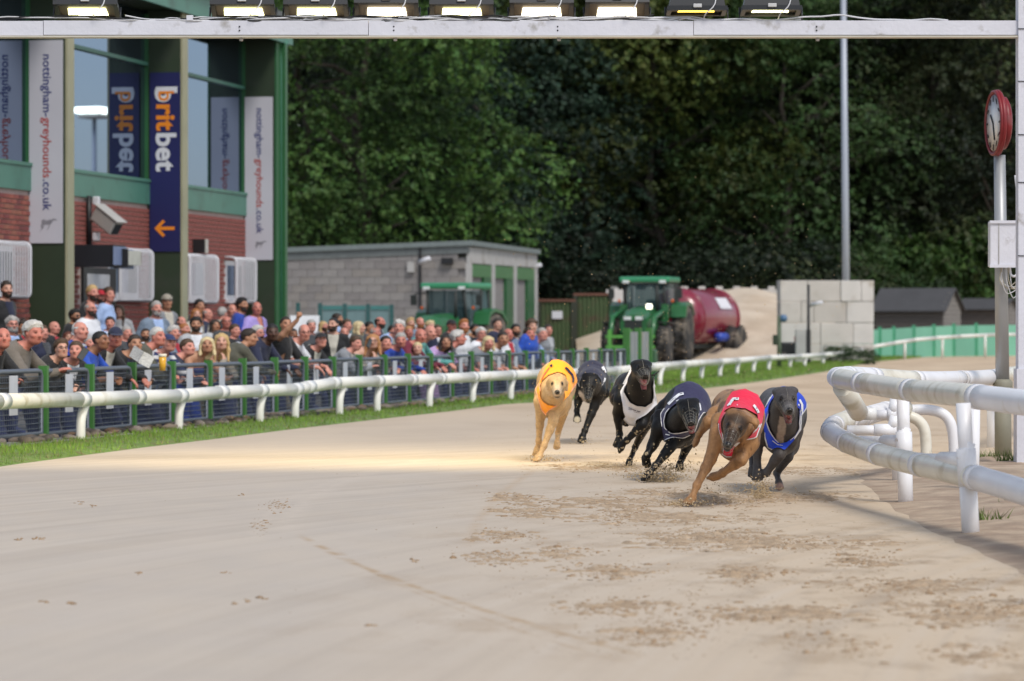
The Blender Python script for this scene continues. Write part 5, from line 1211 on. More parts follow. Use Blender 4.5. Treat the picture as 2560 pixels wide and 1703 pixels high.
# ================================================================ the crowd
SKIN = {}
def skin_mat(k, c):
    m = bpy.data.materials.new('skin_' + k); m.use_nodes = True; N = m.node_tree.nodes; L = m.node_tree.links; b = N['Principled BSDF']
    a = N.new('ShaderNodeAttribute'); a.attribute_name = 'Col'; x = N.new('ShaderNodeMix'); x.data_type = 'RGBA'; x.blend_type = 'MULTIPLY'; x.inputs[0].default_value = 1; x.inputs[7].default_value = (*c, 1)
    L.new(a.outputs[0], x.inputs[6])
    tc = N.new('ShaderNodeTexCoord'); n = N.new('ShaderNodeTexNoise'); n.inputs['Scale'].default_value = 9; n.inputs['Detail'].default_value = 4; L.new(tc.outputs['Object'], n.inputs['Vector'])
    y = N.new('ShaderNodeMix'); y.data_type = 'RGBA'; y.blend_type = 'MULTIPLY'; L.new(n.outputs[0], y.inputs[0]); L.new(x.outputs[2], y.inputs[6]); y.inputs[7].default_value = (1.0, .80, .76, 1)
    L.new(y.outputs[2], b.inputs['Base Color']); b.inputs['Roughness'].default_value = .5; b.inputs['Subsurface Weight'].default_value = .0; b.inputs['Specular IOR Level'].default_value = .4
    SKIN[k] = m; return m
for k, c in dict(pale=(.58, .36, .27), pink=(.60, .30, .235), red=(.52, .22, .17), tan=(.42, .235, .145), brown=(.25, .125, .07), dark=(.085, .045, .03)).items(): skin_mat(k, c)
def hair_mat(k, c): return mat('hair_' + k, c, rough=.6, var=.16, vscale=25, bump=.35, bscale=90, stretch=(1, 1, .3))
HAIR = {k: hair_mat(k, c) for k, c in dict(black=(.012, .010, .009), dark=(.028, .018, .012), brown=(.075, .042, .022), ginger=(.32, .12, .035), blond=(.50, .34, .15), lightblond=(.60, .48, .27), grey=(.36, .34, .32), white=(.52, .50, .47), auburn=(.12, .035, .02), strawb=(.42, .20, .08)).items()}
CLO = {}
def clo(k, c): CLO[k] = mat('cloth_' + k, c, rough=.85, var=.28, vscale=6, bump=.9, bscale=11, sheen=.15); return CLO[k]
for k, c in dict(black=(.012, .012, .014), navy=(.014, .018, .048), blue=(.015, .070, .42), white=(.70, .71, .75), grey=(.22, .23, .25), dgrey=(.055, .058, .065), taupe=(.145, .125, .105), olive=(.075, .072, .050), lblue=(.34, .46, .72), purple=(.36, .28, .62), red=(.42, .015, .03), pink=(.52, .07, .20), maroon=(.14, .012, .03), teal=(.10, .32, .30), lgrey=(.42, .43, .45), gblue=(.16, .21, .28), royal=(.012, .045, .30), denim=(.06, .10, .20), dblue=(.02, .03, .10), cream=(.50, .47, .40), stone=(.30, .27, .22), lilac=(.45, .30, .55), steel=(.13, .18, .28)).items(): clo(k, c)
def striped(name, a, b, n):
    m = bpy.data.materials.new(name); m.use_nodes = True; N = m.node_tree.nodes; L = m.node_tree.links; bs = N['Principled BSDF']
    tc = N.new('ShaderNodeTexCoord'); w_ = N.new('ShaderNodeTexWave'); w_.bands_direction = 'Z'; w_.inputs['Scale'].default_value = n; w_.inputs['Distortion'].default_value = 1.0
    L.new(tc.outputs['Object'], w_.inputs['Vector']); r = N.new('ShaderNodeMapRange'); r.inputs['From Min'].default_value = .45; r.inputs['From Max'].default_value = .55; L.new(w_.outputs['Fac'], r.inputs[0])
    x = N.new('ShaderNodeMix'); x.data_type = 'RGBA'; L.new(r.outputs[0], x.inputs[0]); x.inputs[6].default_value = (*a, 1); x.inputs[7].default_value = (*b, 1); L.new(x.outputs[2], bs.inputs['Base Color']); bs.inputs['Roughness'].default_value = .85; CLO[name] = m
striped('stripe', (.62, .62, .64), (.02, .03, .10), 3.2); striped('check', (.40, .16, .20), (.62, .45, .47), 6)
M_GL = mat('spectacle_frame', (.02, .018, .018), rough=.3, var=0); M_SUNG = mat('sunglass', (.008, .008, .009), rough=.1, var=0)

def RZ(a): return np.array(((math.cos(a), -math.sin(a), 0), (math.sin(a), math.cos(a), 0), (0, 0, 1)))
def RX(a): return np.array(((1, 0, 0), (0, math.cos(a), -math.sin(a)), (0, math.sin(a), math.cos(a))))
def RY_(a): return np.array(((math.cos(a), 0, math.sin(a)), (0, 1, 0), (-math.sin(a), 0, math.cos(a))))
def head_prims(B, c, R):
    """head about 0.235 m from crown to chin; y forward, z up"""
    H = lambda x, y, z: c + R @ nv((x, y, z))
    B.ell(H(0, -.012, .028), (.073, .094, .088), R, .03, 'head'); B.ell(H(0, .018, -.030), (.062, .074, .078), R, .03, 'head')
    B.ell(H(0, .046, -.082), (.034, .036, .028), R, .025, 'head'); B.cone(H(-.034, .028, -.072), .026, H(.034, .028, -.072), .026, .03, 'head')
    B.cone(H(0, .084, .018), .0085, H(0, .106, -.020), .0135, .012, 'head')
    for q in (-1, 1):
        B.cone(H(q * .012, .092, -.024), .0095, H(q * .006, .098, -.020), .010, .008, 'head')
        B.ell(H(q * .030, .078, .030), (.024, .014, .010), R, .012, 'head'); B.ell(H(q * .042, .060, -.018), (.024, .022, .022), R, .02, 'head')
        B.ell(H(q * .074, -.008, -.004), (.009, .020, .031), R @ RZ(q * -.3), .008, 'ear')
    B.cone(H(-.018, .082, -.052), .0085, H(.018, .082, -.052), .0085, .010, 'head')
def arm(B, S, E, W, hd, fist=False, k=1.0):
    S, E, W = nv(S), nv(E), nv(W)
    B.cone(S, .058 * k, E, .044 * k, .03, 'uarm'); B.chain([E, E * .6 + W * .4, W], [.043 * k, .040 * k, .028 * k], .02, 'farm')
    d = U(nv(hd)); s = U(np.cross(d, nv((0, 0, 1)) if abs(d[2]) < .9 else nv((0, 1, 0)))); n = np.cross(s, d)
    P = W + d * .055; B.cone(W, .026, P, .030, .015, 'hand', n, .62)
    if fist:
        B.ell(P + d * .028, (.040, .040, .040), None, .015, 'hand')
        for i in range(4): B.cone(P + d * .058 + s * (i - 1.5) * .019, .0115, P + d * .045 + n * .035 + s * (i - 1.5) * .018, .011, .006, 'hand')
    else:
        for i, l in enumerate((.060, .072, .068, .052)):
            a = P + d * .026 + s * (i - 1.5) * .019; b = a + d * l * .55 - n * .012; c = b + d * l * .35 - n * l * .45; B.chain([a, b, c], [.0100, .0092, .0078], .005, 'hand')
    t0 = W + d * .03 + s * .022; B.chain([t0, t0 + d * .03 + s * .022, t0 + d * .06 + s * .016 - n * .015], [.0125, .0115, .009], .008, 'hand')
PROTO = {}
def collar_mesh(c, d):
    s_ = U(np.cross(d, nv((0, 1, 0)))); f = np.cross(s_, d); m = MB(); k = 18; vs = []
    for (r, h) in ((.086, .0), (.074, .040), (.080, .034), (.098, -.006)):
        for i in range(k):
            a = 2 * math.pi * i / k; open_ = .012 * max(0, -math.cos(a)) ** 6
            vs.append(c + s_ * math.sin(a) * r * 1.06 + f * math.cos(a) * r * -1.0 + d * (h - open_ * 2.5))
    fs = [(j * k + i, j * k + (i + 1) % k, (j + 1) * k + (i + 1) % k, (j + 1) * k + i) for j in range(3) for i in range(k)]
    me = m.add(vs, fs, 0, True).mesh('collar'); me.materials.append(CLO['black']); return me
def make_proto(name, lean, headyaw, headpitch, armL, armR, fistR=False, build=1.0):
    """armX = (elbow, wrist, hand direction); person faces +y, feet at z=0, floor to crown given by the pose"""
    B = Body()
    hip = nv((0, -.10 * (lean > .2), .93)); up = RX(-lean) @ nv((0, 0, 1))
    waist = hip + up * .16; chest = hip + up * .36; shc = hip + up * .50; nb = hip + up * .555 + nv((0, .01, 0))
    side = nv((1, 0, 0))
    B.chain([hip, waist, chest, shc], [.120, .118 * build, .128 * build, .105], .06, 'torso', side, 1.42)
    B.cone(shc + nv((-.135, 0, .0)), .060, shc + nv((.135, 0, .0)), .060, .05, 'torso')
    hc = nb + RX(-lean * .55) @ nv((0, .045 + .05 * (lean > .2), .165)); R = RZ(-headyaw) @ RX(headpitch)
    B.cone(nb - up * .03, .062, hc + R @ nv((0, -.02, -.07)), .054, .03, 'neck'); head_prims(B, hc, R)
    for q, ar in ((-1, armL), (1, armR)):
        S = shc + nv((q * .178, 0, -.012)); arm(B, S, ar[0], ar[1], ar[2], fistR and q > 0)
    for q in (-1, 1):
        h = hip + nv((q * .092, 0, -.02)); kn = nv((q * .105, .02 - .03 * (lean > .2), .49)); an = nv((q * .115, -.03, .09))
        B.chain([h, kn, an], [.092, .064, .046], .04, 'leg'); B.cone(an, .045, nv((q * .13, .14, .045)), .040, .02, 'foot', nv((0, 0, 1)), .9)
    V, Q = B.surface(.0115); V = smooth_verts(V, Q, 1, .4); N = vnormals(V, Q)
    hl = (V - hc) @ R; dh = B.d_tag(('head', 'ear'), V)
    c = np.ones((len(V), 3)); hd = dh < .02
    def blob(x, y, z, r, col, k, sx=1.0):
        d = np.sqrt(((hl[:, 0] - x) * sx) ** 2 + (hl[:, 2] - z) ** 2); w_ = (np.clip((r - d) / (r * .5), 0, 1) * hd * (hl[:, 1] > y) * k)[:, None]; return c * (1 - w_) + w_ * nv(col)
    for q in (-1, 1):
        c = blob(q * .031, .05, .013, .015, (.10, .08, .08), .85); c = blob(q * .033, .05, .035, .013, (.28, .22, .20), .7, .55); c = blob(q * .045, .03, -.025, .026, (1.05, .72, .70), .5)
        c = blob(q * .009, .08, -.033, .006, (.35, .22, .2), .7)
    c = blob(0, .06, -.052, .011, (.60, .28, .28), .9, .38); c = blob(0, .07, -.044, .004, (.3, .18, .18), .5, .25); c = blob(0, .08, -.012, .018, (1.02, .80, .78), .5)
    body = np_mesh('person', V, Q, True, c); body.materials.append(SKIN['pale'])
    dT, dUA, dFA, dHd, dL, dFt, dN = [B.d_tag(t, V) for t in (('torso',), ('uarm',), ('farm',), ('hand',), ('leg',), ('foot',), ('neck',))]
    Vs = smooth_verts(V, Q, 5, .5)
    zc = (V - hip) @ up
    def shell(field, off, nm):
        wr = (fbm(V, 9, 31, 2) * .006)[:, None]
        vv, tr, _ = clip_mesh(Vs + N * (off + wr), Q, field); me = np_mesh(nm, vv, tr, True); me.materials.append(CLO['black']); return me
    nd = U(hc - nb); armd = np.minimum(dUA, dFA)
    neckline = np.where((armd < .03) & (armd < np.minimum(dh, dN) - .01), .2, (.022 - (V - nb) @ nd) * .8)
    el = [nv(armL[0]), nv(armR[0])]; short = np.min([np.linalg.norm(V - e, axis=1) for e in el], 0)
    top_long = np.minimum.reduce([neckline, dHd - dFA + .012, zc + .02, np.minimum.reduce([dL + .05, np.full(len(V), 1.)]) + .02 + (zc > -.02) * 1.0])
    sh_s = np.where(np.minimum(dFA, dHd) < np.minimum(dUA, dT), -.02, short - .10); sh_s = np.where(dT < dUA, np.maximum(sh_s, .02), sh_s)
    top_short = np.minimum(top_long, sh_s)
    bare = np.minimum(top_long, np.where((dUA < dT) | (dFA < .03), -.02, (shc + nv((0, 0, -.14)))[2] - V[:, 2]))
    front = N[:, 1] > -.15; hgt_ = np.clip(zc / .5, 0, 1)
    panel = np.minimum.reduce([top_long - .004, np.where(dT < .04, 1.0, -.02), np.where(front, 1., -.02), .012 + .062 * hgt_ ** 1.5 - np.abs(V[:, 0]), np.where(np.minimum(dUA, dFA) < .012, -.01, 1.)])
    trous = np.minimum.reduce([.03 - zc, dFt + .012, np.where(dHd < .03, -.01, 1.0), np.where(np.minimum(dUA, dFA) < np.minimum(dL, dT), -.02, 1.0)])
    shoes = .012 - dFt
    PROTO[name] = dict(body=body, long=shell(top_long, .016, 'top'), short=shell(top_short, .014, 'top'), bare=shell(bare, .010, 'top'), trousers=shell(trous, .013, 'trousers'), shoes=shell(shoes, .008, 'shoe'), panel=shell(panel, .0205, 'shirt_front'), collar=collar_mesh(nb, U(hc - nb)),
                       head=Matrix([list(r) + [h] for r, h in zip(R, hc)] + [[0, 0, 0, 1]]), H=float(V[:, 2].max()), hc=hc)
L45 = .62
fold = (((-.30, .33, 1.07), (-.02, .50, 1.07), (.9, .3, 0)), ((.30, .33, 1.07), (.04, .46, 1.11), (-.9, .25, 0)))
outA = (((-.27, .30, 1.10), (-.20, .56, 1.06), (.35, .7, -.6)), ((.27, .30, 1.10), (.12, .58, 1.06), (-.3, .7, -.6)))
down = (((-.27, -.05, 1.16), (-.25, .06, .93), (.1, .3, -1)), ((.27, -.05, 1.16), (.25, .06, .93), (-.1, .3, -1)))
cross = (((-.27, .06, 1.16), (.08, .22, 1.20), (.9, .1, .1)), ((.27, .06, 1.16), (-.08, .24, 1.17), (-.9, .1, .15)))
hips = (((-.38, -.08, 1.18), (-.19, .06, 1.03), (.6, .4, -.5)), ((.38, -.08, 1.18), (.19, .06, 1.03), (-.6, .4, -.5)))
chest_ = (((-.27, -.02, 1.16), (-.22, .12, .95), (.1, .4, -1)), ((.30, .10, 1.14), (.14, .30, 1.25), (-.5, .5, .5)))
mouth = (((-.28, .32, 1.08), (.02, .48, 1.07), (.9, .2, 0)), ((.24, .36, 1.10), (.07, .38, 1.27), (-.25, -.1, .9)))
phone = (((-.25, .34, 1.10), (-.06, .54, 1.16), (.5, .6, .4)), ((.26, .34, 1.10), (.07, .54, 1.16), (-.5, .6, .4)))
fist = (((-.28, .28, 1.10), (-.05, .45, 1.09), (.9, .2, 0)), ((.25, .30, 1.50), (.22, .52, 1.70), (0, .45, .9)))
make_proto('fold', .50, .75, .12, *fold); make_proto('foldfwd', .46, .25, .05, *fold, build=1.12); make_proto('out', .52, .85, -.10, *outA); make_proto('stand', .03, .55, .05, *down); make_proto('standfwd', .02, .10, .08, *down, build=1.15)
make_proto('cross', .02, .35, .08, *cross, build=1.1); make_proto('hips', .0, .25, .18, *hips, build=.92); make_proto('chest', .05, .45, .02, *chest_); make_proto('mouth', .48, .95, .0, *mouth); make_proto('phone', .46, .55, -.05, *phone, build=1.12); make_proto('fist', .20, .60, .12, *fist, fistR=True)

# hair, hats and spectacles in head space
HB = Body(); head_prims(HB, nv((0, 0, 0)), np.eye(3)); HV, HQ = HB.surface(.0085); HN = vnormals(HV, HQ)
ang_ = np.arctan2(HV[:, 0], HV[:, 1]); y, z, x = HV[:, 1], HV[:, 2], np.abs(HV[:, 0])
def hair(field, off, rough_=.006, seed=1, extra=None):
    o = off(HV) if callable(off) else np.full(len(HV), off)
    o = (o + rough_ * fbm(HV, 38, seed, 2)) * np.clip(field / .026, .12, 1)
    vv, tr, _ = clip_mesh(HV + HN * np.maximum(o, .002)[:, None], HQ, field); me = np_mesh('hair', vv, tr, True); me.materials.append(HAIR['brown']); return me
hl_front = z - (.064 - .9 * np.maximum(-.0 - y, 0) * 0)
line = np.where(y > .055, z - .070, np.where(y > .0, z - (.070 - (.055 - y) * 1.35) + .0, z - (-.004 - np.clip(-y, 0, .1) * .75)))
line = line + .004 * fbm(HV, 60, 2)
eardist = np.linalg.norm((HV - np.array((0, -.008, -.004))) * np.array((0, 1, 1)), axis=1); line = np.where((x > .066) & (eardist < .034), -.01, line)
crown = np.clip((z - .02) / .08, 0, 1)
ringl = np.minimum(line, .070 - z + .25 * np.maximum(-y, 0)); ringl = np.minimum(ringl, .030 - y)
thin = np.minimum(line, np.maximum(-.035 - y, .052 - z))
HS = dict(short=hair(line, lambda V: .010 + .010 * crown), full=hair(line, lambda V: .018 + .016 * crown, .012, 4), crew=hair(line, .006, .003, 5), ring=hair(ringl, .006, .003, 6), thin=hair(thin, .009, .005, 7),
          quiff=hair(line, lambda V: .010 + .030 * np.clip((V[:, 2] - .05) / .05, 0, 1) * np.clip((V[:, 1] + .06) / .12, 0, 1), .006, 8), fluffy=hair(line + .004, lambda V: .016 + .012 * crown, .022, 9), curly=hair(line + .006, lambda V: .026 + .014 * crown, .022, 10))
HS['beard'] = hair(np.minimum.reduce([-.030 - z + .35 * (y < .06) * (.06 - y), y - .0, np.where((np.abs(HV[:, 0]) < .021) & (np.abs(z + .050) < .012) & (y > .07), -.01, 1.0), z + .125]), .0045, .004, 12)
def long_hair(seed, length, wid):
    B = Body(); r_ = random.Random(seed); B.ell((0, -.020, .034), (.084, .100, .092), None, .03, 'cap')
    for q in (-1, 1):
        B.chain([nv((q * .062, .012, .060)), nv((q * .082, -.005, -.02)), nv((q * .088, -.01, -.11)), nv((q * (.075 + wid), .02, -.11 - length))], [.030, .027, .030, .018], .03, 's', nv((1, 0, 0)), .8)
    B.chain([nv((0, -.07, .03)), nv((0, -.085, -.10)), nv((0, -.085, -.12 - length))], [.07, .075, .05], .04, 'b', nv((0, 1, 0)), .5)
    V, Q = B.surface(.011); N = vnormals(V, Q); V = V + N * (.007 * fbm(V * np.array((1, 1, .25)), 60, seed, 2))[:, None]
    dx = np.sqrt((V[:, 0] / .066) ** 2 + ((V[:, 2] + .010) / .082) ** 2) - 1          # the face stays clear
    f = np.where(V[:, 1] > .02, dx * .06, 1.0); vv, tr, _ = clip_mesh(V, Q, f); me = np_mesh('hair', vv, tr, True); me.materials.append(HAIR['brown']); return me
HS['long'] = long_hair(1, .16, .01); HS['bob'] = long_hair(2, .03, .02); HS['wavy'] = long_hair(3, .10, .035)
capf = np.where(y > .03, z - .052, z - (.052 - (.03 - y) * .35))
def hat(field, off, brim, nm):
    vv, tr, _ = clip_mesh(HV + HN * off, HQ, field); tr = [tuple(int(i) for i in t) for t in tr]; m = MB().add([tuple(v) for v in vv], tr, 0, True)
    if brim: 
        a = np.linspace(-1.15, 1.15, 13); r0, r1 = .088, brim; vs = []
        for t in a: vs.append((.80 * r0 * math.sin(t), r0 * math.cos(t) * 1.06 - .006, .056)); 
        for t in a: vs.append((.074 * math.sin(t) * 1.12, .078 * math.cos(t) + .012 + brim * max(0, math.cos(t)) , .050 - .012 * math.cos(t)))
        m.add(vs, [(i, i + 1, 14 + i, 13 + i) for i in range(12)], 0, True)
    me = m.mesh(nm); me.materials.append(CLO['navy']); return me
HS['cap'] = hat(capf, .013, .075, 'cap'); HS['flatcap'] = hat(capf + .004, .022, .045, 'flat_cap')
def specs(r, solid):
    m = MB()
    for q in (-1, 1):
        p = [(q * .033 + .023 * math.cos(a), .104 - .006 * abs(math.cos(a)), .012 + .017 * math.sin(a)) for a in np.linspace(0, 6.28, 12, endpoint=False)]
        if solid: m.add(p, [tuple(range(12))])
        m.tube(p, r, 5, closed=True); m.tube([(q * .055, .098, .016), (q * .078, .04, .014), (q * .080, -.01, .010)], r, 5)
    m.tube([(-.010, .108, .016), (.010, .108, .016)], r, 5); me = m.mesh('spectacles'); me.materials.append(M_SUNG if solid else M_GL); return me
SPEC, SUNG = specs(.0026, False), specs(.003, True)

def fence_t(px):                                       # where along the fence a ray through this column meets it
    k = (px - 1280.0) / F; return (k * FO.y - FO.x) / (FU.x - k * FU.y)
def person(px, ytop, h, pose, skin, hr, top, label, yaw=0, trousers='dblue', row=None, specs_=None, shoes='black', cut='long', hat_col=None, group='crowd at the fence'):
    if row == 'f' and cut == 'long' and top not in ('black', 'taupe', 'olive', 'navy') and px % 2: cut = 'short'
    if row is None and cut == 'long' and top in ('dgrey', 'black') and px % 3 == 0 and not any(k_ in label for k_ in ('in black', 'and black', 'black jacket', 'dark jacket', 'black polo', 'grey')): top = ('lgrey', 'lblue', 'cream', 'gblue', 'white', 'stone')[px % 5]
    P = PROTO[pose]; front = row == 'f'
    if front:
        t = fence_t(px); d_f = FP(t).y; sc = max(.74, min(1.06, h / (.235 * F / d_f)))
        off = -.50 * sc
        # head column: iterate so that the head, not the feet, lands on px
        face = RAD(90 - math.degrees(math.atan2(FU.x, FU.y))) * 0
        phi = math.atan2(FN.x, -FN.y) + RAD(yaw)
    else:
        d = 2115.0 / h; sc = 1.0; phi = RAD(35 + yaw)
    th = math.pi + phi; Rz = Matrix.Rotation(th, 3, 'Z')
    hc = Vector(P['hc']) * sc
    if front:
        loc = FP(t, off)
        for _ in range(4):
            hp = loc + Rz @ hc; cur = 1280 + F * hp.x / hp.y; t += (px - cur) / F * hp.y / (FU.x - (cur - 1280) / F * FU.y); loc = FP(t, off)
        d = (loc + Rz @ hc).y
    else:
        hp = Vector((XP(px, d), d, 0)); loc = hp - Rz @ Vector((hc.x, hc.y, 0)); loc.z = 0
    o_ = (loc - FO).dot(FN); zf = floor_z(o_)
    ztop = ZP(ytop, d) ; sz = (ztop - zf) / P['H'] if P['H'] < 1.78 else (ztop - zf) / 1.74
    sz = max(.62, min(1.16, sz)); sxy = sc if front else max(.8, min(1.08, .35 + .65 * sz))
    if pose == 'fist': sxy = sz = sc
    # keep heads natural: do not stretch more than 14 percent against the width
    sz = max(sxy * .86, min(sxy * 1.14, sz))
    b = bpy.data.objects.new('person', P['body']); COL.objects.link(b); b.location = (loc.x, loc.y, (zf if pose == 'fist' else ztop - sz * (P['H'] if P['H'] < 1.78 else 1.74))); b.rotation_euler = (0, 0, th); b.scale = (sxy, sxy, sz)
    b.material_slots[0].link = 'OBJECT'; b.material_slots[0].material = SKIN[skin]; tag(b, label, 'person', group)
    def child(nm, me, m, mtx=None):
        c = bpy.data.objects.new(nm, me); COL.objects.link(c); c.parent = b
        if mtx is not None: c.matrix_local = mtx
        c.material_slots[0].link = 'OBJECT'; c.material_slots[0].material = m; return c
    child('top', P[cut], CLO[top]); child('trousers', P['trousers'], CLO[trousers]); child('shoe', P['shoes'], CLO[shoes])
    if cut == 'long' and (px * 7 + int(ytop)) % 3 != 0:
        child('shirt_front', P['panel'], CLO[('white', 'lgrey', 'navy', 'lblue', 'cream', 'dgrey', 'white', 'red')[(px + int(ytop)) % 8]])
    if cut == 'long' and (px + 3 * int(ytop)) % 2: child('collar', P['collar'], CLO[top])
    if skin != 'dark' and any(k_ in label for k_ in ('beard', 'ginger man', 'crew-cut', 'black-haired', 'doorway', 'staring', 'below the leftmost', 'tanned')): child('beard', HS['beard'], HAIR['grey' if 'grey' in label else ('ginger' if 'ginger' in label else 'dark')], P['head'])
    if hr:
        st, col_ = hr
        if st in ('cap', 'flatcap'): child(st if st == 'cap' else 'flat_cap', HS[st], CLO[hat_col or 'navy'], P['head']); child('hair', HS['crew'], HAIR[col_], P['head'])
        else: child('hair', HS[st], HAIR[col_], P['head'])
    if specs_: child('sunglasses' if specs_ == 'sun' else 'spectacles', SUNG if specs_ == 'sun' else SPEC, M_SUNG if specs_ == 'sun' else M_GL, P['head'])
    return b
W = 'f'
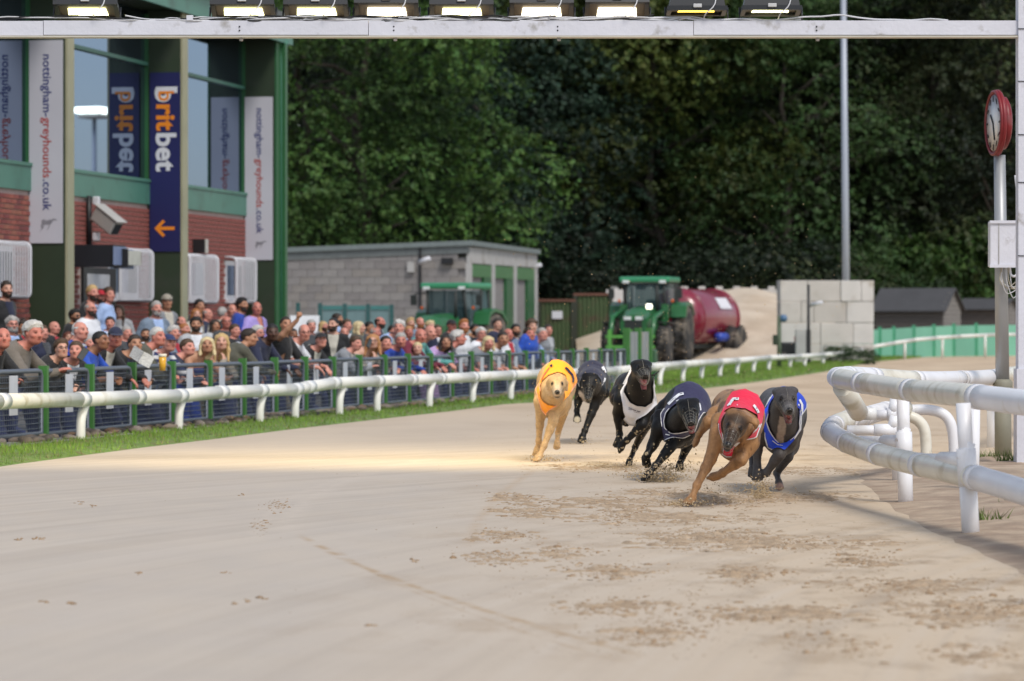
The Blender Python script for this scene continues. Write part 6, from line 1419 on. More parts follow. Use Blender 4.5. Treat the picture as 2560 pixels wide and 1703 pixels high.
PEOPLE = [
 (17, 705, 43, 'stand', 'pale', ('short', 'dark'), 'black', 'dark-haired man in a black jacket below the leftmost barred window', dict(yaw=25)),
 (131, 731, 38, 'hips', 'tan', ('long', 'auburn'), 'red', 'bare-shouldered woman with red hair and a red strapless top, hands on hips', dict(yaw=-30, cut='bare', specs_='sp')),
 (159, 731, 38, 'stand', 'pink', ('ring', 'brown'), 'dgrey', 'balding man just right of the bare-shouldered red-haired woman', dict(yaw=15)),
 (186, 748, 36, 'standfwd', 'pink', ('crew', 'grey'), 'black', 'man in spectacles and black standing left of the doorway', dict(specs_='sp')),
 (232, 715, 41, 'stand', 'pink', ('short', 'blond'), 'black', 'tall fair-haired man standing in the doorway of the stand', dict(yaw=40)),
 (253, 726, 39, 'stand', 'pink', ('cap', 'brown'), 'dgrey', 'man in a bright red cap in the doorway', dict(yaw=30, hat_col='red')),
 (273, 720, 39, 'stand', 'pink', ('short', 'brown'), 'lblue', 'man in a light blue shirt right of the red cap', dict(yaw=40)),
 (228, 756, 44, 'standfwd', 'pink', ('ring', 'grey'), 'white', 'balding man in spectacles and a white T-shirt in front of the doorway', dict(specs_='sp', cut='short', yaw=20)),
 (250, 766, 36, 'stand', 'pink', ('bob', 'brown'), 'pink', 'woman in a pink top right of the man in the white T-shirt', dict(yaw=20)),
 (190, 776, 42, 'stand', 'tan', ('full', 'black'), 'black', 'black-haired man in dark sunglasses', dict(specs_='sun', yaw=45)),
 (59, 804, 44, 'stand', 'tan', ('curly', 'dark'), 'dgrey', 'dark curly-haired person half hidden behind the white-haired man', dict(yaw=20)),
 (33, 794, 52, 'stand', 'pink', ('fluffy', 'grey'), 'black', 'grey-bearded man in spectacles and a dark jacket at far left', dict(specs_='sp', yaw=20)),
 (8, 820, 57, 'fold', 'red', None, 'black', 'bald man in black leaning on the fence at the left edge', dict(row=W, yaw=-20)),
 (84, 807, 66, 'phone', 'red', ('full', 'white'), 'taupe', 'white-haired red-faced man in a taupe jacket holding a phone over the fence', dict(row=W, yaw=-5)),
 (139, 804, 46, 'stand', 'pink', None, 'black', 'bald man in a black polo shirt behind the two boys', dict(yaw=40)),
 (174, 830, 44, 'stand', 'pale', ('bob', 'auburn'), 'dgrey', 'woman with a dark red fringe behind the two boys', dict(yaw=10)),
 (154, 851, 46, 'fold', 'pale', ('full', 'brown'), 'black', 'boy with brown hair and spectacles beside the phone', dict(row=W, specs_='sp', yaw=-10)),
 (190, 856, 50, 'fold', 'pink', ('short', 'brown'), 'black', 'grinning boy in black resting on the fence', dict(row=W, yaw=-40)),
 (204, 805, 60, 'stand', 'pink', ('thin', 'white'), 'royal', 'tall bald old man with white side hair in a dark blue jacket', dict(yaw=45)),
 (253, 829, 54, 'foldfwd', 'brown', ('crew', 'black'), 'blue', 'shaven-headed man in a bright blue sweater folded over the fence', dict(row=W, yaw=-5)),
 (298, 764, 38, 'stand', 'pale', ('long', 'brown'), 'lgrey', 'girl with long straight brown hair against the brick wall', dict(yaw=-20)),
 (276, 794, 42, 'stand', 'pink', ('short', 'dark'), 'dgrey', 'dark-haired man behind the laughing man in the navy cap', dict(yaw=0)),
 (289, 819, 54, 'out', 'red', ('cap', 'dark'), 'black', 'laughing man in a navy baseball cap holding a newspaper', dict(row=W, hat_col='navy', yaw=-15)),
 (392, 755, 43, 'standfwd', 'pink', ('short', 'grey'), 'gblue', 'grey-bearded man in a blue-grey T-shirt standing by the brick wall', dict(yaw=0)),
 (418, 738, 40, 'stand', 'tan', ('flatcap', 'grey'), 'grey', 'man in a tweed flat cap, grey coat and black scarf', dict(hat_col='stone', yaw=10)),
 (374, 808, 42, 'stand', 'tan', ('short', 'blond'), 'gblue', 'sandy-haired person behind the man in the white T-shirt by the beer', dict(yaw=10)),
 (366, 822, 46, 'stand', 'tan', ('crew', 'dark'), 'white', 'tanned young man in a white T-shirt behind the beer glass', dict(yaw=5, cut='short')),
 (395, 821, 50, 'fold', 'red', ('short', 'white'), 'olive', 'white-haired man in an olive jacket facing right', dict(row=W, yaw=15)),
 (422, 837, 50, 'foldfwd', 'pink', ('cap', 'grey'), 'stripe', 'man in a blue cap and a white and navy striped top looking down', dict(row=W, hat_col='dblue', yaw=-25)),
 (438, 817, 48, 'stand', 'pink', ('full', 'white'), 'gblue', 'white-haired man right behind the blue cap', dict(yaw=35)),
 (456, 792, 40, 'stand', 'pink', ('ring', 'dark'), 'dgrey', 'dark-haired balding man behind the bearded man in navy', dict(yaw=30)),
 (464, 809, 45, 'stand', 'pink', ('crew', 'ginger'), 'navy', 'ginger-bearded man in navy looking right', dict(yaw=55)),
 (490, 796, 46, 'standfwd', 'tan', ('full', 'black'), 'lgrey', 'young man with thick black hair staring at the camera', dict(yaw=-20)),
 (492, 772, 38, 'stand', 'pale', ('wavy', 'ginger'), 'black', 'woman with wavy ginger hair by the barred window', dict(yaw=20)),
 (500, 750, 37, 'stand', 'tan', ('short', 'black'), 'dgrey', 'dark-haired man under the window behind the ginger woman', dict(yaw=35)),
 (521, 772, 37, 'chest', 'pink', ('ring', 'grey'), 'navy', 'bald man in navy holding his arm across, right of the ginger woman', dict(yaw=50)),
 (518, 843, 46, 'fold', 'tan', ('bob', 'lightblond'), 'royal', 'smiling blonde woman in a blue top with a bare arm along the fence', dict(row=W, yaw=-30, cut='bare', trousers='royal')),
 (554, 834, 46, 'mouth', 'pale', ('long', 'blond'), 'stone', 'girl with long blonde hair holding a hand to her mouth', dict(row=W, yaw=-20, trousers='stone')),
 (567, 791, 41, 'cross', 'red', ('thin', 'brown'), 'dgrey', 'red-faced man in spectacles with crossed arms', dict(specs_='sp', cut='short', yaw=0)),
 (582, 761, 38, 'stand', 'pink', ('thin', 'grey'), 'dgrey', 'greying man in a dark grey T-shirt below the brick wall', dict(yaw=20, cut='short')),
 (556, 770, 37, 'stand', 'pink', ('short', 'grey'), 'cream', 'grey-haired person in a cream jacket turned away', dict(yaw=150)),
 (607, 747, 38, 'stand', 'tan', ('full', 'black'), 'royal', 'black-bearded man in blue beside the lilac shirt', dict(yaw=50)),
 (643, 755, 38, 'chest', 'red', ('ring', 'grey'), 'purple', 'bald man in a lilac shirt by the corner of the stand', dict(yaw=10)),
 (624, 824, 50, 'out', 'tan', ('short', 'dark'), 'olive', 'man with short brown hair in an olive jacket turned from the camera', dict(row=W, yaw=45)),
 (648, 817, 48, 'stand', 'pink', ('full', 'white'), 'navy', 'white-haired man in spectacles between the olive jacket and navy jacket', dict(specs_='sp', yaw=45)),
 (681, 810, 46, 'out', 'dark', ('crew', 'black'), 'navy', 'black man in a navy jacket hanging his arms over the fence', dict(row=W, yaw=-15)),
 (715, 793, 44, 'fist', 'tan', ('crew', 'dark'), 'black', 'man in black punching his bare arm into the air', dict(row=W, yaw=-20, cut='short')),
 (761, 811, 44, 'out', 'pink', ('ring', 'grey'), 'white', 'balding man in spectacles and a white polo shirt reaching over the fence', dict(row=W, specs_='sp', cut='short', yaw=-10, trousers='stone')),
 (780, 801, 40, 'stand', 'pink', ('short', 'grey'), 'dgrey', 'grey-haired man in front of the white board', dict(yaw=15)),
 (803, 833, 40, 'fold', 'pink', ('cap', 'dark'), 'black', 'person in a black cap peering over the white polo shirt arm', dict(row=W, hat_col='black', yaw=-20)),
 (833, 795, 44, 'stand', 'pale', ('crew', 'black'), 'black', 'crew-cut man in a black zipped jacket looking straight at the camera', dict(yaw=-30)),
 (846, 784, 36, 'stand', 'tan', ('long', 'dark'), 'black', 'dark-haired woman behind the crew-cut man', dict(yaw=60)),
 (811, 804, 35, 'stand', 'pink', ('bob', 'blond'), 'grey', 'fair-haired woman left of the crew-cut man', dict(yaw=40)),
 (863, 819, 40, 'stand', 'pink', ('ring', 'strawb'), 'gblue', 'balding sandy-haired man right of the crew-cut man', dict(yaw=10)),
 (890, 842, 38, 'phone', 'pink', ('short', 'brown'), 'grey', 'boy raising a phone over the fence', dict(row=W, yaw=0)),
 (901, 804, 40, 'stand', 'pale', ('bob', 'lightblond'), 'olive', 'blonde woman turned aside by the teal screen', dict(yaw=70)),
 (926, 806, 37, 'stand', 'tan', ('short', 'black'), 'dgrey', 'dark-haired man right of the blonde woman', dict(yaw=50)),
 (942, 820, 38, 'stand', 'red', ('thin', 'grey'), 'grey', 'bald older man above the ginger girl', dict(yaw=60)),
 (952, 793, 37, 'stand', 'red', ('ring', 'dark'), 'navy', 'bald man with a dark beard in navy by the teal post', dict(yaw=60)),
 (932, 836, 44, 'mouth', 'pale', ('wavy', 'strawb'), 'stone', 'ginger-haired girl in spectacles leaning on the fence', dict(row=W, specs_='sp', yaw=-25)),
 (1001, 803, 43, 'fold', 'pink', ('fluffy', 'white'), 'lblue', 'man with fluffy white hair in a pale blue shirt', dict(yaw=0)),
 (1002, 834, 42, 'out', 'red', ('short', 'grey'), 'royal', 'man in a royal blue sweater looking down over the fence', dict(row=W, yaw=-25)),
 (1028, 796, 35, 'stand', 'pale', ('quiff', 'blond'), 'grey', 'blond young man left of the bald ginger man', dict(yaw=30)),
 (1024, 817, 38, 'stand', 'red', ('short', 'strawb'), 'maroon', 'sandy-haired man in maroon between the blue jumper and the bald man', dict(yaw=20)),
 (1052, 794, 35, 'stand', 'pink', ('thin', 'ginger'), 'gblue', 'balding ginger man in front of the parked tractor', dict(yaw=20)),
 (1052, 822, 43, 'out', 'red', None, 'maroon', 'bald man in a maroon jumper letting one arm hang over the fence', dict(row=W, yaw=-10)),
 (1078, 804, 35, 'stand', 'pale', ('full', 'lightblond'), 'grey', 'light blond person behind the bald man in mint green', dict(yaw=30)),
 (1076, 814, 43, 'out', 'pink', None, 'teal', 'bald pink-faced man in a mint green top', dict(row=W, yaw=0)),
 (1096, 814, 36, 'stand', 'pink', ('short', 'brown'), 'navy', 'youth in spectacles and navy right of the mint green top', dict(specs_='sp', yaw=20)),
 (1044, 858, 34, 'fold', 'pale', ('short', 'lightblond'), 'lgrey', 'small fair-haired child chin high to the fence', dict(row=W, yaw=-40)),
 (1115, 840, 38, 'fold', 'tan', ('bob', 'dark'), 'lilac', 'dark-haired girl in pink at the fence', dict(row=W, yaw=-30, trousers='lilac')),
 (1131, 800, 38, 'stand', 'red', ('cap', 'dark'), 'black', 'man in a black cap and black jacket under the tractor cab', dict(hat_col='black', yaw=30)),
 (1161, 800, 41, 'stand', 'pink', ('quiff', 'ginger'), 'white', 'ginger man with a quiff in a white T-shirt', dict(cut='short', yaw=25)),
 (1147, 829, 43, 'foldfwd', 'red', ('full', 'white'), 'dgrey', 'white-haired man in a dark grey top folded on the fence', dict(row=W, yaw=20)),
 (1181, 834, 36, 'stand', 'pink', ('bob', 'strawb'), 'grey', 'sandy-haired girl right of the white T-shirt', dict(yaw=20)),
 (1205, 821, 40, 'stand', 'pink', ('fluffy', 'white'), 'white', 'white-haired woman in spectacles in a pale top', dict(specs_='sp', yaw=20)),
 (1230, 826, 35, 'stand', 'pale', ('short', 'blond'), 'grey', 'fair-haired child behind the older blonde woman', dict(yaw=20)),
 (1221, 841, 38, 'out', 'pink', ('bob', 'lightblond'), 'grey', 'older blonde woman looking down at the fence', dict(row=W, yaw=-10)),
 (1245, 798, 35, 'stand', 'pale', ('short', 'dark'), 'navy', 'dark-haired man in navy standing taller than his neighbours by the store door', dict(yaw=30)),
 (1258, 830, 42, 'out', 'tan', ('crew', 'dark'), 'white', 'cropped man in a white T-shirt with hands clasped over the fence', dict(row=W, cut='short', yaw=-15)),
 (1273, 822, 39, 'stand', 'red', None, 'white', 'bald red-faced man in a white shirt', dict(yaw=25)),
 (1291, 812, 37, 'stand', 'tan', ('short', 'black'), 'navy', 'black-haired man in navy left of the leaning man', dict(yaw=20)),
 (1324, 820, 42, 'fold', 'red', ('short', 'dark'), 'steel', 'dark-haired man in a slate blue jacket lying over the fence', dict(row=W, yaw=-10)),
 (1331, 802, 38, 'stand', 'pale', ('curly', 'brown'), 'blue', 'brown curly-haired man in bright blue', dict(yaw=25)),
 (1356, 822, 37, 'fold', 'pink', ('short', 'grey'), 'lblue', 'grey-haired man in pale blue, last at the fence', dict(row=W, yaw=-5)),
 (1372, 813, 34, 'stand', 'pink', ('short', 'dark'), 'grey', 'dark-haired man standing at the far right end of the crowd', dict(yaw=20)),
 (110, 815, 50, 'stand', 'pink', ('short', 'brown'), 'navy', 'brown-haired man in navy half hidden between the white-haired and the bald man', dict(yaw=30)),
 (320, 818, 46, 'stand', 'pink', ('short', 'grey'), 'dgrey', 'grey-haired man behind the newspaper', dict(yaw=30)),
 (338, 840, 50, 'fold', 'tan', ('short', 'dark'), 'black', 'dark-haired man in black between the newspaper and the beer', dict(row=W, yaw=-10)),
 (590, 812, 44, 'stand', 'pink', ('short', 'brown'), 'black', 'brown-haired man in black behind the olive jacket', dict(yaw=40)),
 (470, 850, 48, 'fold', 'pink', ('short', 'brown'), 'navy', 'brown-haired person in navy bent low between the striped top and the blonde woman', dict(row=W, yaw=10)),
 (540, 800, 41, 'stand', 'tan', ('bob', 'dark'), 'dgrey', 'dark-haired woman behind the two blonde women', dict(yaw=25)),
 (735, 822, 44, 'stand', 'brown', ('crew', 'black'), 'dgrey', 'brown-skinned man in grey behind the white polo shirt', dict(yaw=20)),
 (965, 842, 40, 'fold', 'pink', ('short', 'dark'), 'dgrey', 'dark-haired boy at the fence left of the royal blue sweater', dict(row=W, yaw=-10)),
 (1190, 812, 37, 'stand', 'tan', ('short', 'black'), 'black', 'black-haired man behind the white-haired woman in spectacles', dict(yaw=30)),
 (870, 800, 38, 'stand', 'pink', ('short', 'brown'), 'navy', 'brown-haired man in navy in front of the teal screen', dict(yaw=30)),
 (985, 815, 39, 'stand', 'pink', ('short', 'dark'), 'dgrey', 'dark-haired man in grey left of the fluffy white hair', dict(yaw=40)),
 (225, 842, 50, 'stand', 'pink', ('short', 'grey'), 'navy', 'grey-haired man in navy between the bald old man and the blue sweater', dict(yaw=40)),
]
for (px, yt, h, pose, sk_, hr_, top_, lab, kw) in PEOPLE: person(px, yt, h, pose, sk_, hr_, top_, lab, **kw)
# ---- things held over the fence
def at_fence(px, py, off): t = fence_t(px); p = FP(t, off); return Vector((p.x, p.y, ZP(py, p.y)))
p = at_fence(367, 908, .16); g_ = MB(); g_.lathe([(.030, 0), (.034, .06), (.038, .135)], n=18); gl_ = g_.build('beer_glass', mat('beer', (.72, .38, .03), rough=.15, var=.1)); gl_.location = p - Vector((0, 0, .075)); tag(gl_, 'plastic glass of amber beer held over the fence', 'glass')
MB().lathe([(.0385, .135), (.041, .165), (.039, .165)], n=18).build('foam', mat('foam', (.8, .75, .62), rough=.6), gl_)
p = at_fence(318, 893, .14); pap = MB()
for k, (a0, w0) in enumerate(((-.5, .13), (.35, .12), (.15, .115))):
    R0 = Matrix.Rotation(a0, 3, 'Z') @ Matrix.Rotation(.5, 3, 'Y'); e0 = [R0 @ Vector(v) for v in ((0, 0, -.06), (w0 * (1 if k else -1), 0, -.06), (w0 * (1 if k else -1), .01, .06), (0, 0, .06))]
    pap.add([v + Vector((0, .004 * k, 0)) for v in e0] + [v + Vector((0, .004 * k + .0015, 0)) for v in e0], [(0, 1, 2, 3), (4, 7, 6, 5), (0, 4, 5, 1), (1, 5, 6, 2), (2, 6, 7, 3), (3, 7, 4, 0)])
def newsprint():
    m = mat('newsprint', (.62, .62, .60), rough=.8, var=.0); N = m.node_tree.nodes; L = m.node_tree.links; tc = N.new('ShaderNodeTexCoord'); br = N.new('ShaderNodeTexBrick'); br.inputs['Scale'].default_value = 28
    br.inputs['Color1'].default_value = (.60, .60, .58, 1); br.inputs['Color2'].default_value = (.16, .16, .18, 1); br.inputs['Mortar'].default_value = (.66, .66, .64, 1); br.inputs['Mortar Size'].default_value = .06
    mp = N.new('ShaderNodeMapping'); mp.inputs['Rotation'].default_value = (1.57, 0, 0); L.new(tc.outputs['Object'], mp.inputs[0]); L.new(mp.outputs[0], br.inputs['Vector']); L.new(br.outputs[0], N['Principled BSDF'].inputs['Base Color']); return m
po_ = pap.build('newspaper', newsprint()); po_.location = p; tag(po_, 'folded newspaper held by the man in the navy cap', 'newspaper')
for px, py, lab, rz_ in ((181, 885, 'dark phone in the hands of the white-haired man', .4), (903, 858, 'dark phone held up by the boy', .9)):
    p = at_fence(px, py, .10); f = MB().bevbox((0, 0, 0), (.065, .012, .125), .005, Matrix.Rotation(.6, 3, 'Y')).build('phone', BLACKM); f.location = p; f.rotation_euler = (0, 0, rz_); tag(f, lab, 'phone'); MB().box((0, -.008, 0), (.057, .002, .112), Matrix.Rotation(.6, 3, 'Y')).build('screen', mat('phone_screen', (.06, .07, .08), rough=.1), f)
# ================================================================ the six greyhounds
M_COAT = mat('coat', (0.1, 0.1, 0.1), rough=0.44, attr='Col', var=0.16, vscale=70, bump=0.2, bscale=160, spec=0.26, sheen=0.0)
M_EYE = mat('eye', (0.012, 0.006, 0.004), rough=0.06, var=0)
M_NOSE = mat('nose_skin', (0.012, 0.011, 0.011), rough=0.32, var=0.2, vscale=200)
M_TONGUE = mat('tongue', (0.42, 0.13, 0.12), rough=0.35, var=0.1)
M_TEETH = mat('teeth', (0.62, 0.55, 0.42), rough=0.3, var=0.1)
M_WIRE = mat('muzzle_wire', (0.36, 0.33, 0.27), rough=0.4, metal=0.3, var=0.2, vscale=40)
M_STRAP = mat('strap', (0.012, 0.012, 0.012), rough=0.6)



def make_dog(sp):
    d0 = F / sp['s']
    def J(p): return nv(PT(p[0], p[1], d0 + p[2]))
    B = Body()
    sk, no = J(sp['skull']), J(sp['nose'])
    hs = sp.get('hs', 1.0)
    fw = U(no - sk); up = nv(sp.get('up', (0, 0, 1))); sd = U(np.cross(fw, up)); up = np.cross(sd, fw)
    R = np.stack([sd, fw, up], 1)                        # head frame: x right of the dog, y to the nose, z crown
    H = lambda x, y, z: sk + hs * (R @ nv((x, y, z)))
    jaw = sp.get('jaw', 0.05)                           # opening of the mouth in radians
    B.ell(H(0, -.012, .004), nv((.060, .080, .047)) * hs, R, .02, 'head')
    B.ell(H(0, .035, -.016), nv((.047, .065, .044)) * hs, R, .02, 'head')
    for q in (-1, 1):
        B.ell(H(q * .036, .012, -.026), nv((.024, .045, .030)) * hs, R, .02, 'head')
        B.ell(H(q * .029, .052, .028), nv((.012, .016, .007)) * hs, R, .014, 'head')
    B.cone(H(0, .05, -.010), .038 * hs, H(0, .174, -.022), .0240 * hs, .02, 'head', sd, .95)
    for q in (-1, 1):
        B.cone(H(q * .022, .075, -.030), .017 * hs, H(q * .015, .170, -.033), .0145 * hs, .012, 'head')   # flews
    ja, jl = jaw + .05, .135
    jy, jz = math.cos(ja) * jl, -math.sin(ja) * jl
    B.cone(H(0, .028, -.040), .026 * hs, H(0, .028 + jy, -.040 + jz), .0150 * hs, .008, 'jaw', sd, 1.30)
    B.ell(H(0, .193, -.010), nv((.0190, .015, .0150)) * hs, R, .008, 'noseball')
    for i, q in enumerate((-1, 1)):
        e = sp.get('ears', ((.80, -.100, .004), (.80, -.100, .004)))[i]       # folded back along the neck, or flying out
        a, m_, b = H(q * .044, -.025, .038), H(q * (.062 * e[0]), -.052, .030 + e[2] * .5), H(q * (.070 * e[0]), e[1], e[2])
        B.chain([a, m_, b], [.019 * hs, .025 * hs, .011 * hs], .010, 'ear', U(R @ nv((q * .35, .25, 1.0))), .42)
    nb, ch, bk, ln, rp = [J(sp[k][:3]) for k in ('neckbase', 'chest', 'back', 'loin', 'rump')]
    rz = [sp[k][3] for k in ('neckbase', 'chest', 'back', 'loin', 'rump')]
    wq = sp.get('wq', .80)
    bd = U(rp - ch); bs = U(np.cross(bd, nv(sp.get('bup', (0, 0, 1)))))
    nr = sp.get('neckr', (.058, .082))
    B.chain([H(0, -.045, -.012), H(0, -.045, -.012) * .45 + nb * .55, nb], [nr[0] * hs, nr[0] * .5 + nr[1] * .5, nr[1]], .04, 'neck')
    B.chain([nb, ch, bk, ln, rp], rz, .05, 'torso', bs, wq)
    br = ch * .75 + bk * .25 + nv((0, 0, -rz[1] * .28)); B.cone(ch + nv((0, -.02, -rz[1] * .30)), rz[1] * .62, br, rz[1] * .6, .05, 'torso', bs, .8)
    for q in (-1, 1):                                    # breast muscles either side of the breastbone
        B.ell(ch + bs * q * rz[1] * .34 + nv((0, -rz[1] * .72, -rz[1] * .22)), (.048, .050, .070), None, .018, 'torso')
    # forelegs: shoulder, elbow, wrist, toes
    for leg in sp['fore']:
        S, E, W, P = [J(x[:3]) for x in leg[:4]]
        pd = U(nv(leg[4])) if len(leg) > 4 else nv((0, -.8, -.6))
        k = leg[5] if len(leg) > 5 else 1.0
        B.cone(S + nv((0, .07, .08)), .040, S, .050 * k, .035, 'shoulder'); B.cone(S, .050 * k, E, .034 * k, .025, 'arm'); B.ell(S * .55 + E * .45 + nv((0, .022, 0)), (.034 * k, .038 * k, .050 * k), None, .015, 'arm')
        mid = E * .68 + W * .32
        B.chain([E, mid, W], [.033 * k, .0295 * k, .0200 * k], .016, 'leg'); B.ell(W, (.025 * k, .025 * k, .027 * k), None, .012, 'leg')
        B.cone(W, .0195 * k, P, .0180 * k, .010, 'leg'); paw(B, P, pd, 1.1 * k)
    for leg in sp['hind']:
        S, E, W, P = [J(x[:3]) for x in leg[:4]]
        pd = U(nv(leg[4])) if len(leg) > 4 else nv((0, -.6, -.8))
        k = leg[5] if len(leg) > 5 else 1.0
        mid = S * .45 + E * .55
        B.chain([S, mid, E], [.080 * k, .070 * k, .044 * k], .035, 'thigh', nv((1, .1, 0)), .80)
        B.cone(E, .043 * k, W, .0220 * k, .016, 'hleg'); B.ell(W, (.023 * k, .028 * k, .025 * k), None, .012, 'hleg')
        B.cone(W, .021 * k, P, .019 * k, .012, 'hleg'); paw(B, P, pd, 1.02 * k)
    if 'tail' in sp:
        T = [J(x) for x in sp['tail']]; B.chain(T, list(np.linspace(.020, .007, len(T))), .02, 'tail')
    V, Q = B.surface(.0072)
    V = smooth_verts(V, Q, 1, .5); N = vnormals(V, Q)
    # ---- coat colour
    dh = B.d_tag(('head', 'jaw', 'noseball'), V)
    hl = (V - sk) @ R / hs                                # head-local coordinates of every vertex
    c = np.array(sp['col'])[None, :].repeat(len(V), 0) * (1 + .16 * fbm(V, 14, 3)[:, None] + .14 * fbm(V, 40, 13)[:, None] + .14 * fbm(V, 4, 23)[:, None])
    if 'paint' in sp: c = sp['paint'](c, V, N, hl, dh, B, J)
    near = dh < .02
    eye = np.minimum(np.linalg.norm(hl - nv((.0365, .059, .016)), axis=1), np.linalg.norm(hl - nv((-.0365, .059, .016)), axis=1))
    wgt = np.clip((.024 - eye) / .010, 0, 1)[:, None] * near[:, None]; c = c * (1 - .75 * wgt)
    nz = np.clip((.024 - np.linalg.norm(hl - nv((0, .194, -.010)), axis=1)) / .005, 0, 1)[:, None]; c = c * (1 - nz) + nz * nv((.012, .011, .011))
    mline = (np.abs(hl[:, 2] + .046 + .10 * np.maximum(hl[:, 1] - .05, 0)) < .007) & (hl[:, 1] > .05) & near & (jaw < .2)
    c[mline] *= .35
    if jaw >= .2:                                        # inside of the open mouth
        djaw = B.d_tag(('jaw',), V); ang = np.arctan2(-(hl[:, 2] + .040), np.maximum(hl[:, 1] - .028, 1e-4))
        ins = near & (hl[:, 1] > .05) & (ang > .04) & (ang < ja + .02) & (np.abs(hl[:, 0]) < .026)
        facing = (N @ up)
        ins &= ((facing < -.25) & (ang < ja * .5)) | ((facing > .1) & (djaw < .006))
        c[ins] = nv((.20, .055, .05)) * (1 + .3 * fbm(V[ins] * 1.0, 60, 5)[:, None])
    if sp.get('mud'):
        z = V[:, 2]; lim = np.clip((sp['mud'] - z) / sp['mud'], 0, 1); sp_n = fbm(V, 75, 9, 2)
        mk = np.clip((sp_n - (.52 - .30 * lim)) / .08, 0, 1) * (lim > 0); c = c * (1 - mk[:, None]) + mk[:, None] * nv((.42, .32, .19))
    base = nv(GP(sp['chest'][0], HZ + sp['s'])); base[1] = d0; base[2] = 0; base[0] = XP(sp['chest'][0], d0)
    Vl = V - base
    dog = link('greyhound', np_mesh('greyhound', Vl, Q, True, c), None, M_COAT); dog.location = base
    tag(dog, sp['label'], 'dog', 'racing greyhounds')
    # ---- head details
    for q in (-1, 1):
        MB().ball(H(q * .0345, .0560, .0150) - base, .0120 * hs, 12).build('eye', M_EYE, dog)
    Rm = Matrix([list(r) for r in R])
    MB().ball(H(0, .196, -.010) - base, (.0195 * hs, .0140 * hs, .0155 * hs), 14, rot=Rm).build('nose', M_NOSE, dog)
    if jaw >= .2:
        a1 = ja - .10; t = MB()
        pts = [H(0, .045 + l * math.cos(a1), -.028 - l * math.sin(a1) + .004) for l in (0, .03, .06, .09, .112)]
        t.tube([p - base for p in pts], [.012, .019, .020, .018, .008], 10); t.build('tongue', M_TONGUE, dog)
        for up_ in (1, 0):
            t = MB()
            for q in (-1, 1):
                for l in np.linspace(.07, .118, 6):
                    big = 1.9 if abs(l - .1084) < .006 else 1.0
                    if up_: p0 = H(q * .0165, l + .052, -.037); p1 = H(q * .0155, l + .052, -.037 - .008 * big)
                    else: p0 = H(q * .0125, .028 + l * math.cos(ja), -.033 - l * math.sin(ja)); p1 = p0 + hs * (R @ nv((0, .002, .008 * big)))
                    t.tube([p0 - base, p1 - base], [.0032, .0008], 5)
            for x in np.linspace(-.008, .008, 5):
                l = .128
                if up_: p0 = H(x, .181, -.039); p1 = H(x, .181, -.046)
                else: p0 = H(x, .028 + l * math.cos(ja), -.033 - l * math.sin(ja)); p1 = p0 + hs * (R @ nv((0, 0, .006)))
                t.tube([p0 - base, p1 - base], [.0026, .001], 5)
            t.build('teeth', M_TEETH, dog)
    # ---- wire racing muzzle
    wr = sp.get('wire', .0004); mz = MB()
    op = .5 * jaw
    def ring(y, rx, rz_, dz, n=14, a0=0, a1=2 * math.pi):
        return [H(rx * math.cos(a), y - max(0, -math.sin(a)) * rz_ * math.sin(op) * .6, dz + rz_ * math.sin(a) * (1 + (op * 1.3 if math.sin(a) < 0 else 0))) - base for a in np.linspace(a0, a1, n, endpoint=(a1 - a0) < 6)]
    st = ((.05, .052, .052, -.022), (.085, .045, .050, -.026), (.12, .040, .047, -.029), (.155, .036, .044, -.031), (.19, .033, .040, -.031), (.212, .024, .030, -.030))
    for y, a, b, dz in st: mz.tube(ring(y, a, b, dz), wr, 5, closed=True)
    for k in range(10):
        a = 2 * math.pi * (k + .5) / 10
        mz.tube([H(x[1] * math.cos(a), x[0] - max(0, -math.sin(a)) * x[2] * math.sin(op) * .6, x[3] + x[2] * math.sin(a) * (1 + (op * 1.3 if math.sin(a) < 0 else 0))) - base for x in st], wr, 5, caps=False)
    mz.tube([H(0, .10, .024) - base, H(0, .06, .052) - base, H(0, .0, .062) - base, H(0, -.05, .05) - base], wr * 1.3, 5)
    mo = mz.build('muzzle', M_WIRE, dog)
    sb = MB(); pts = []
    for a in np.linspace(0, 2 * math.pi, 18, endpoint=False): pts.append(H(.064 * math.cos(a), -.045, -.010 + .064 * math.sin(a)) - base)
    sb.tube(pts, .0042, 6, closed=True); sb.build('strap', M_STRAP, mo)
    if sp.get('loose_strap'):
        MB().tube([J(p) - base for p in sp['loose_strap']], [.006, .007, .005, .003][:len(sp['loose_strap'])], 6).build('strap', M_STRAP, mo)
    # ---- racing jacket: shell over the trunk, open at neck, legs and loin
    al = (V - nb) @ bd
    a_, b_ = H(0, -.02, -.01), nb; pa = V - a_; ba = b_ - a_
    tt = np.clip(pa @ ba / (ba @ ba), 0, 1); dN = np.linalg.norm(pa - tt[:, None] * ba, axis=1) - sp.get('neckhole', .085)
    jl = sp.get('jlen', .50)
    # outline of the jacket and its neck opening, cut along the line of the trunk
    px = np.stack([1280 + F * V[:, 0] / V[:, 1], HZ + F * (CAMH - V[:, 2]) / V[:, 1]], 1)
    so = poly_sd(px, sp['outer']) / sp['s']; sh = -poly_sd(px, sp['hole']) / sp['s'] if 'hole' in sp else np.full(len(V), 9.0)
    sh = np.where((V - ch) @ bd < .10, sh, 9.0)
    dl = np.minimum(B.d_tag(('leg', 'paw'), V), B.d_tag(('thigh', 'hleg'), V)) - .010
    m = np.minimum.reduce([dN, so, sh, dl, jl - al, dh - .02])
    edge = np.minimum(so, sh)
    Vs = smooth_verts(V, Q, 6, .5)
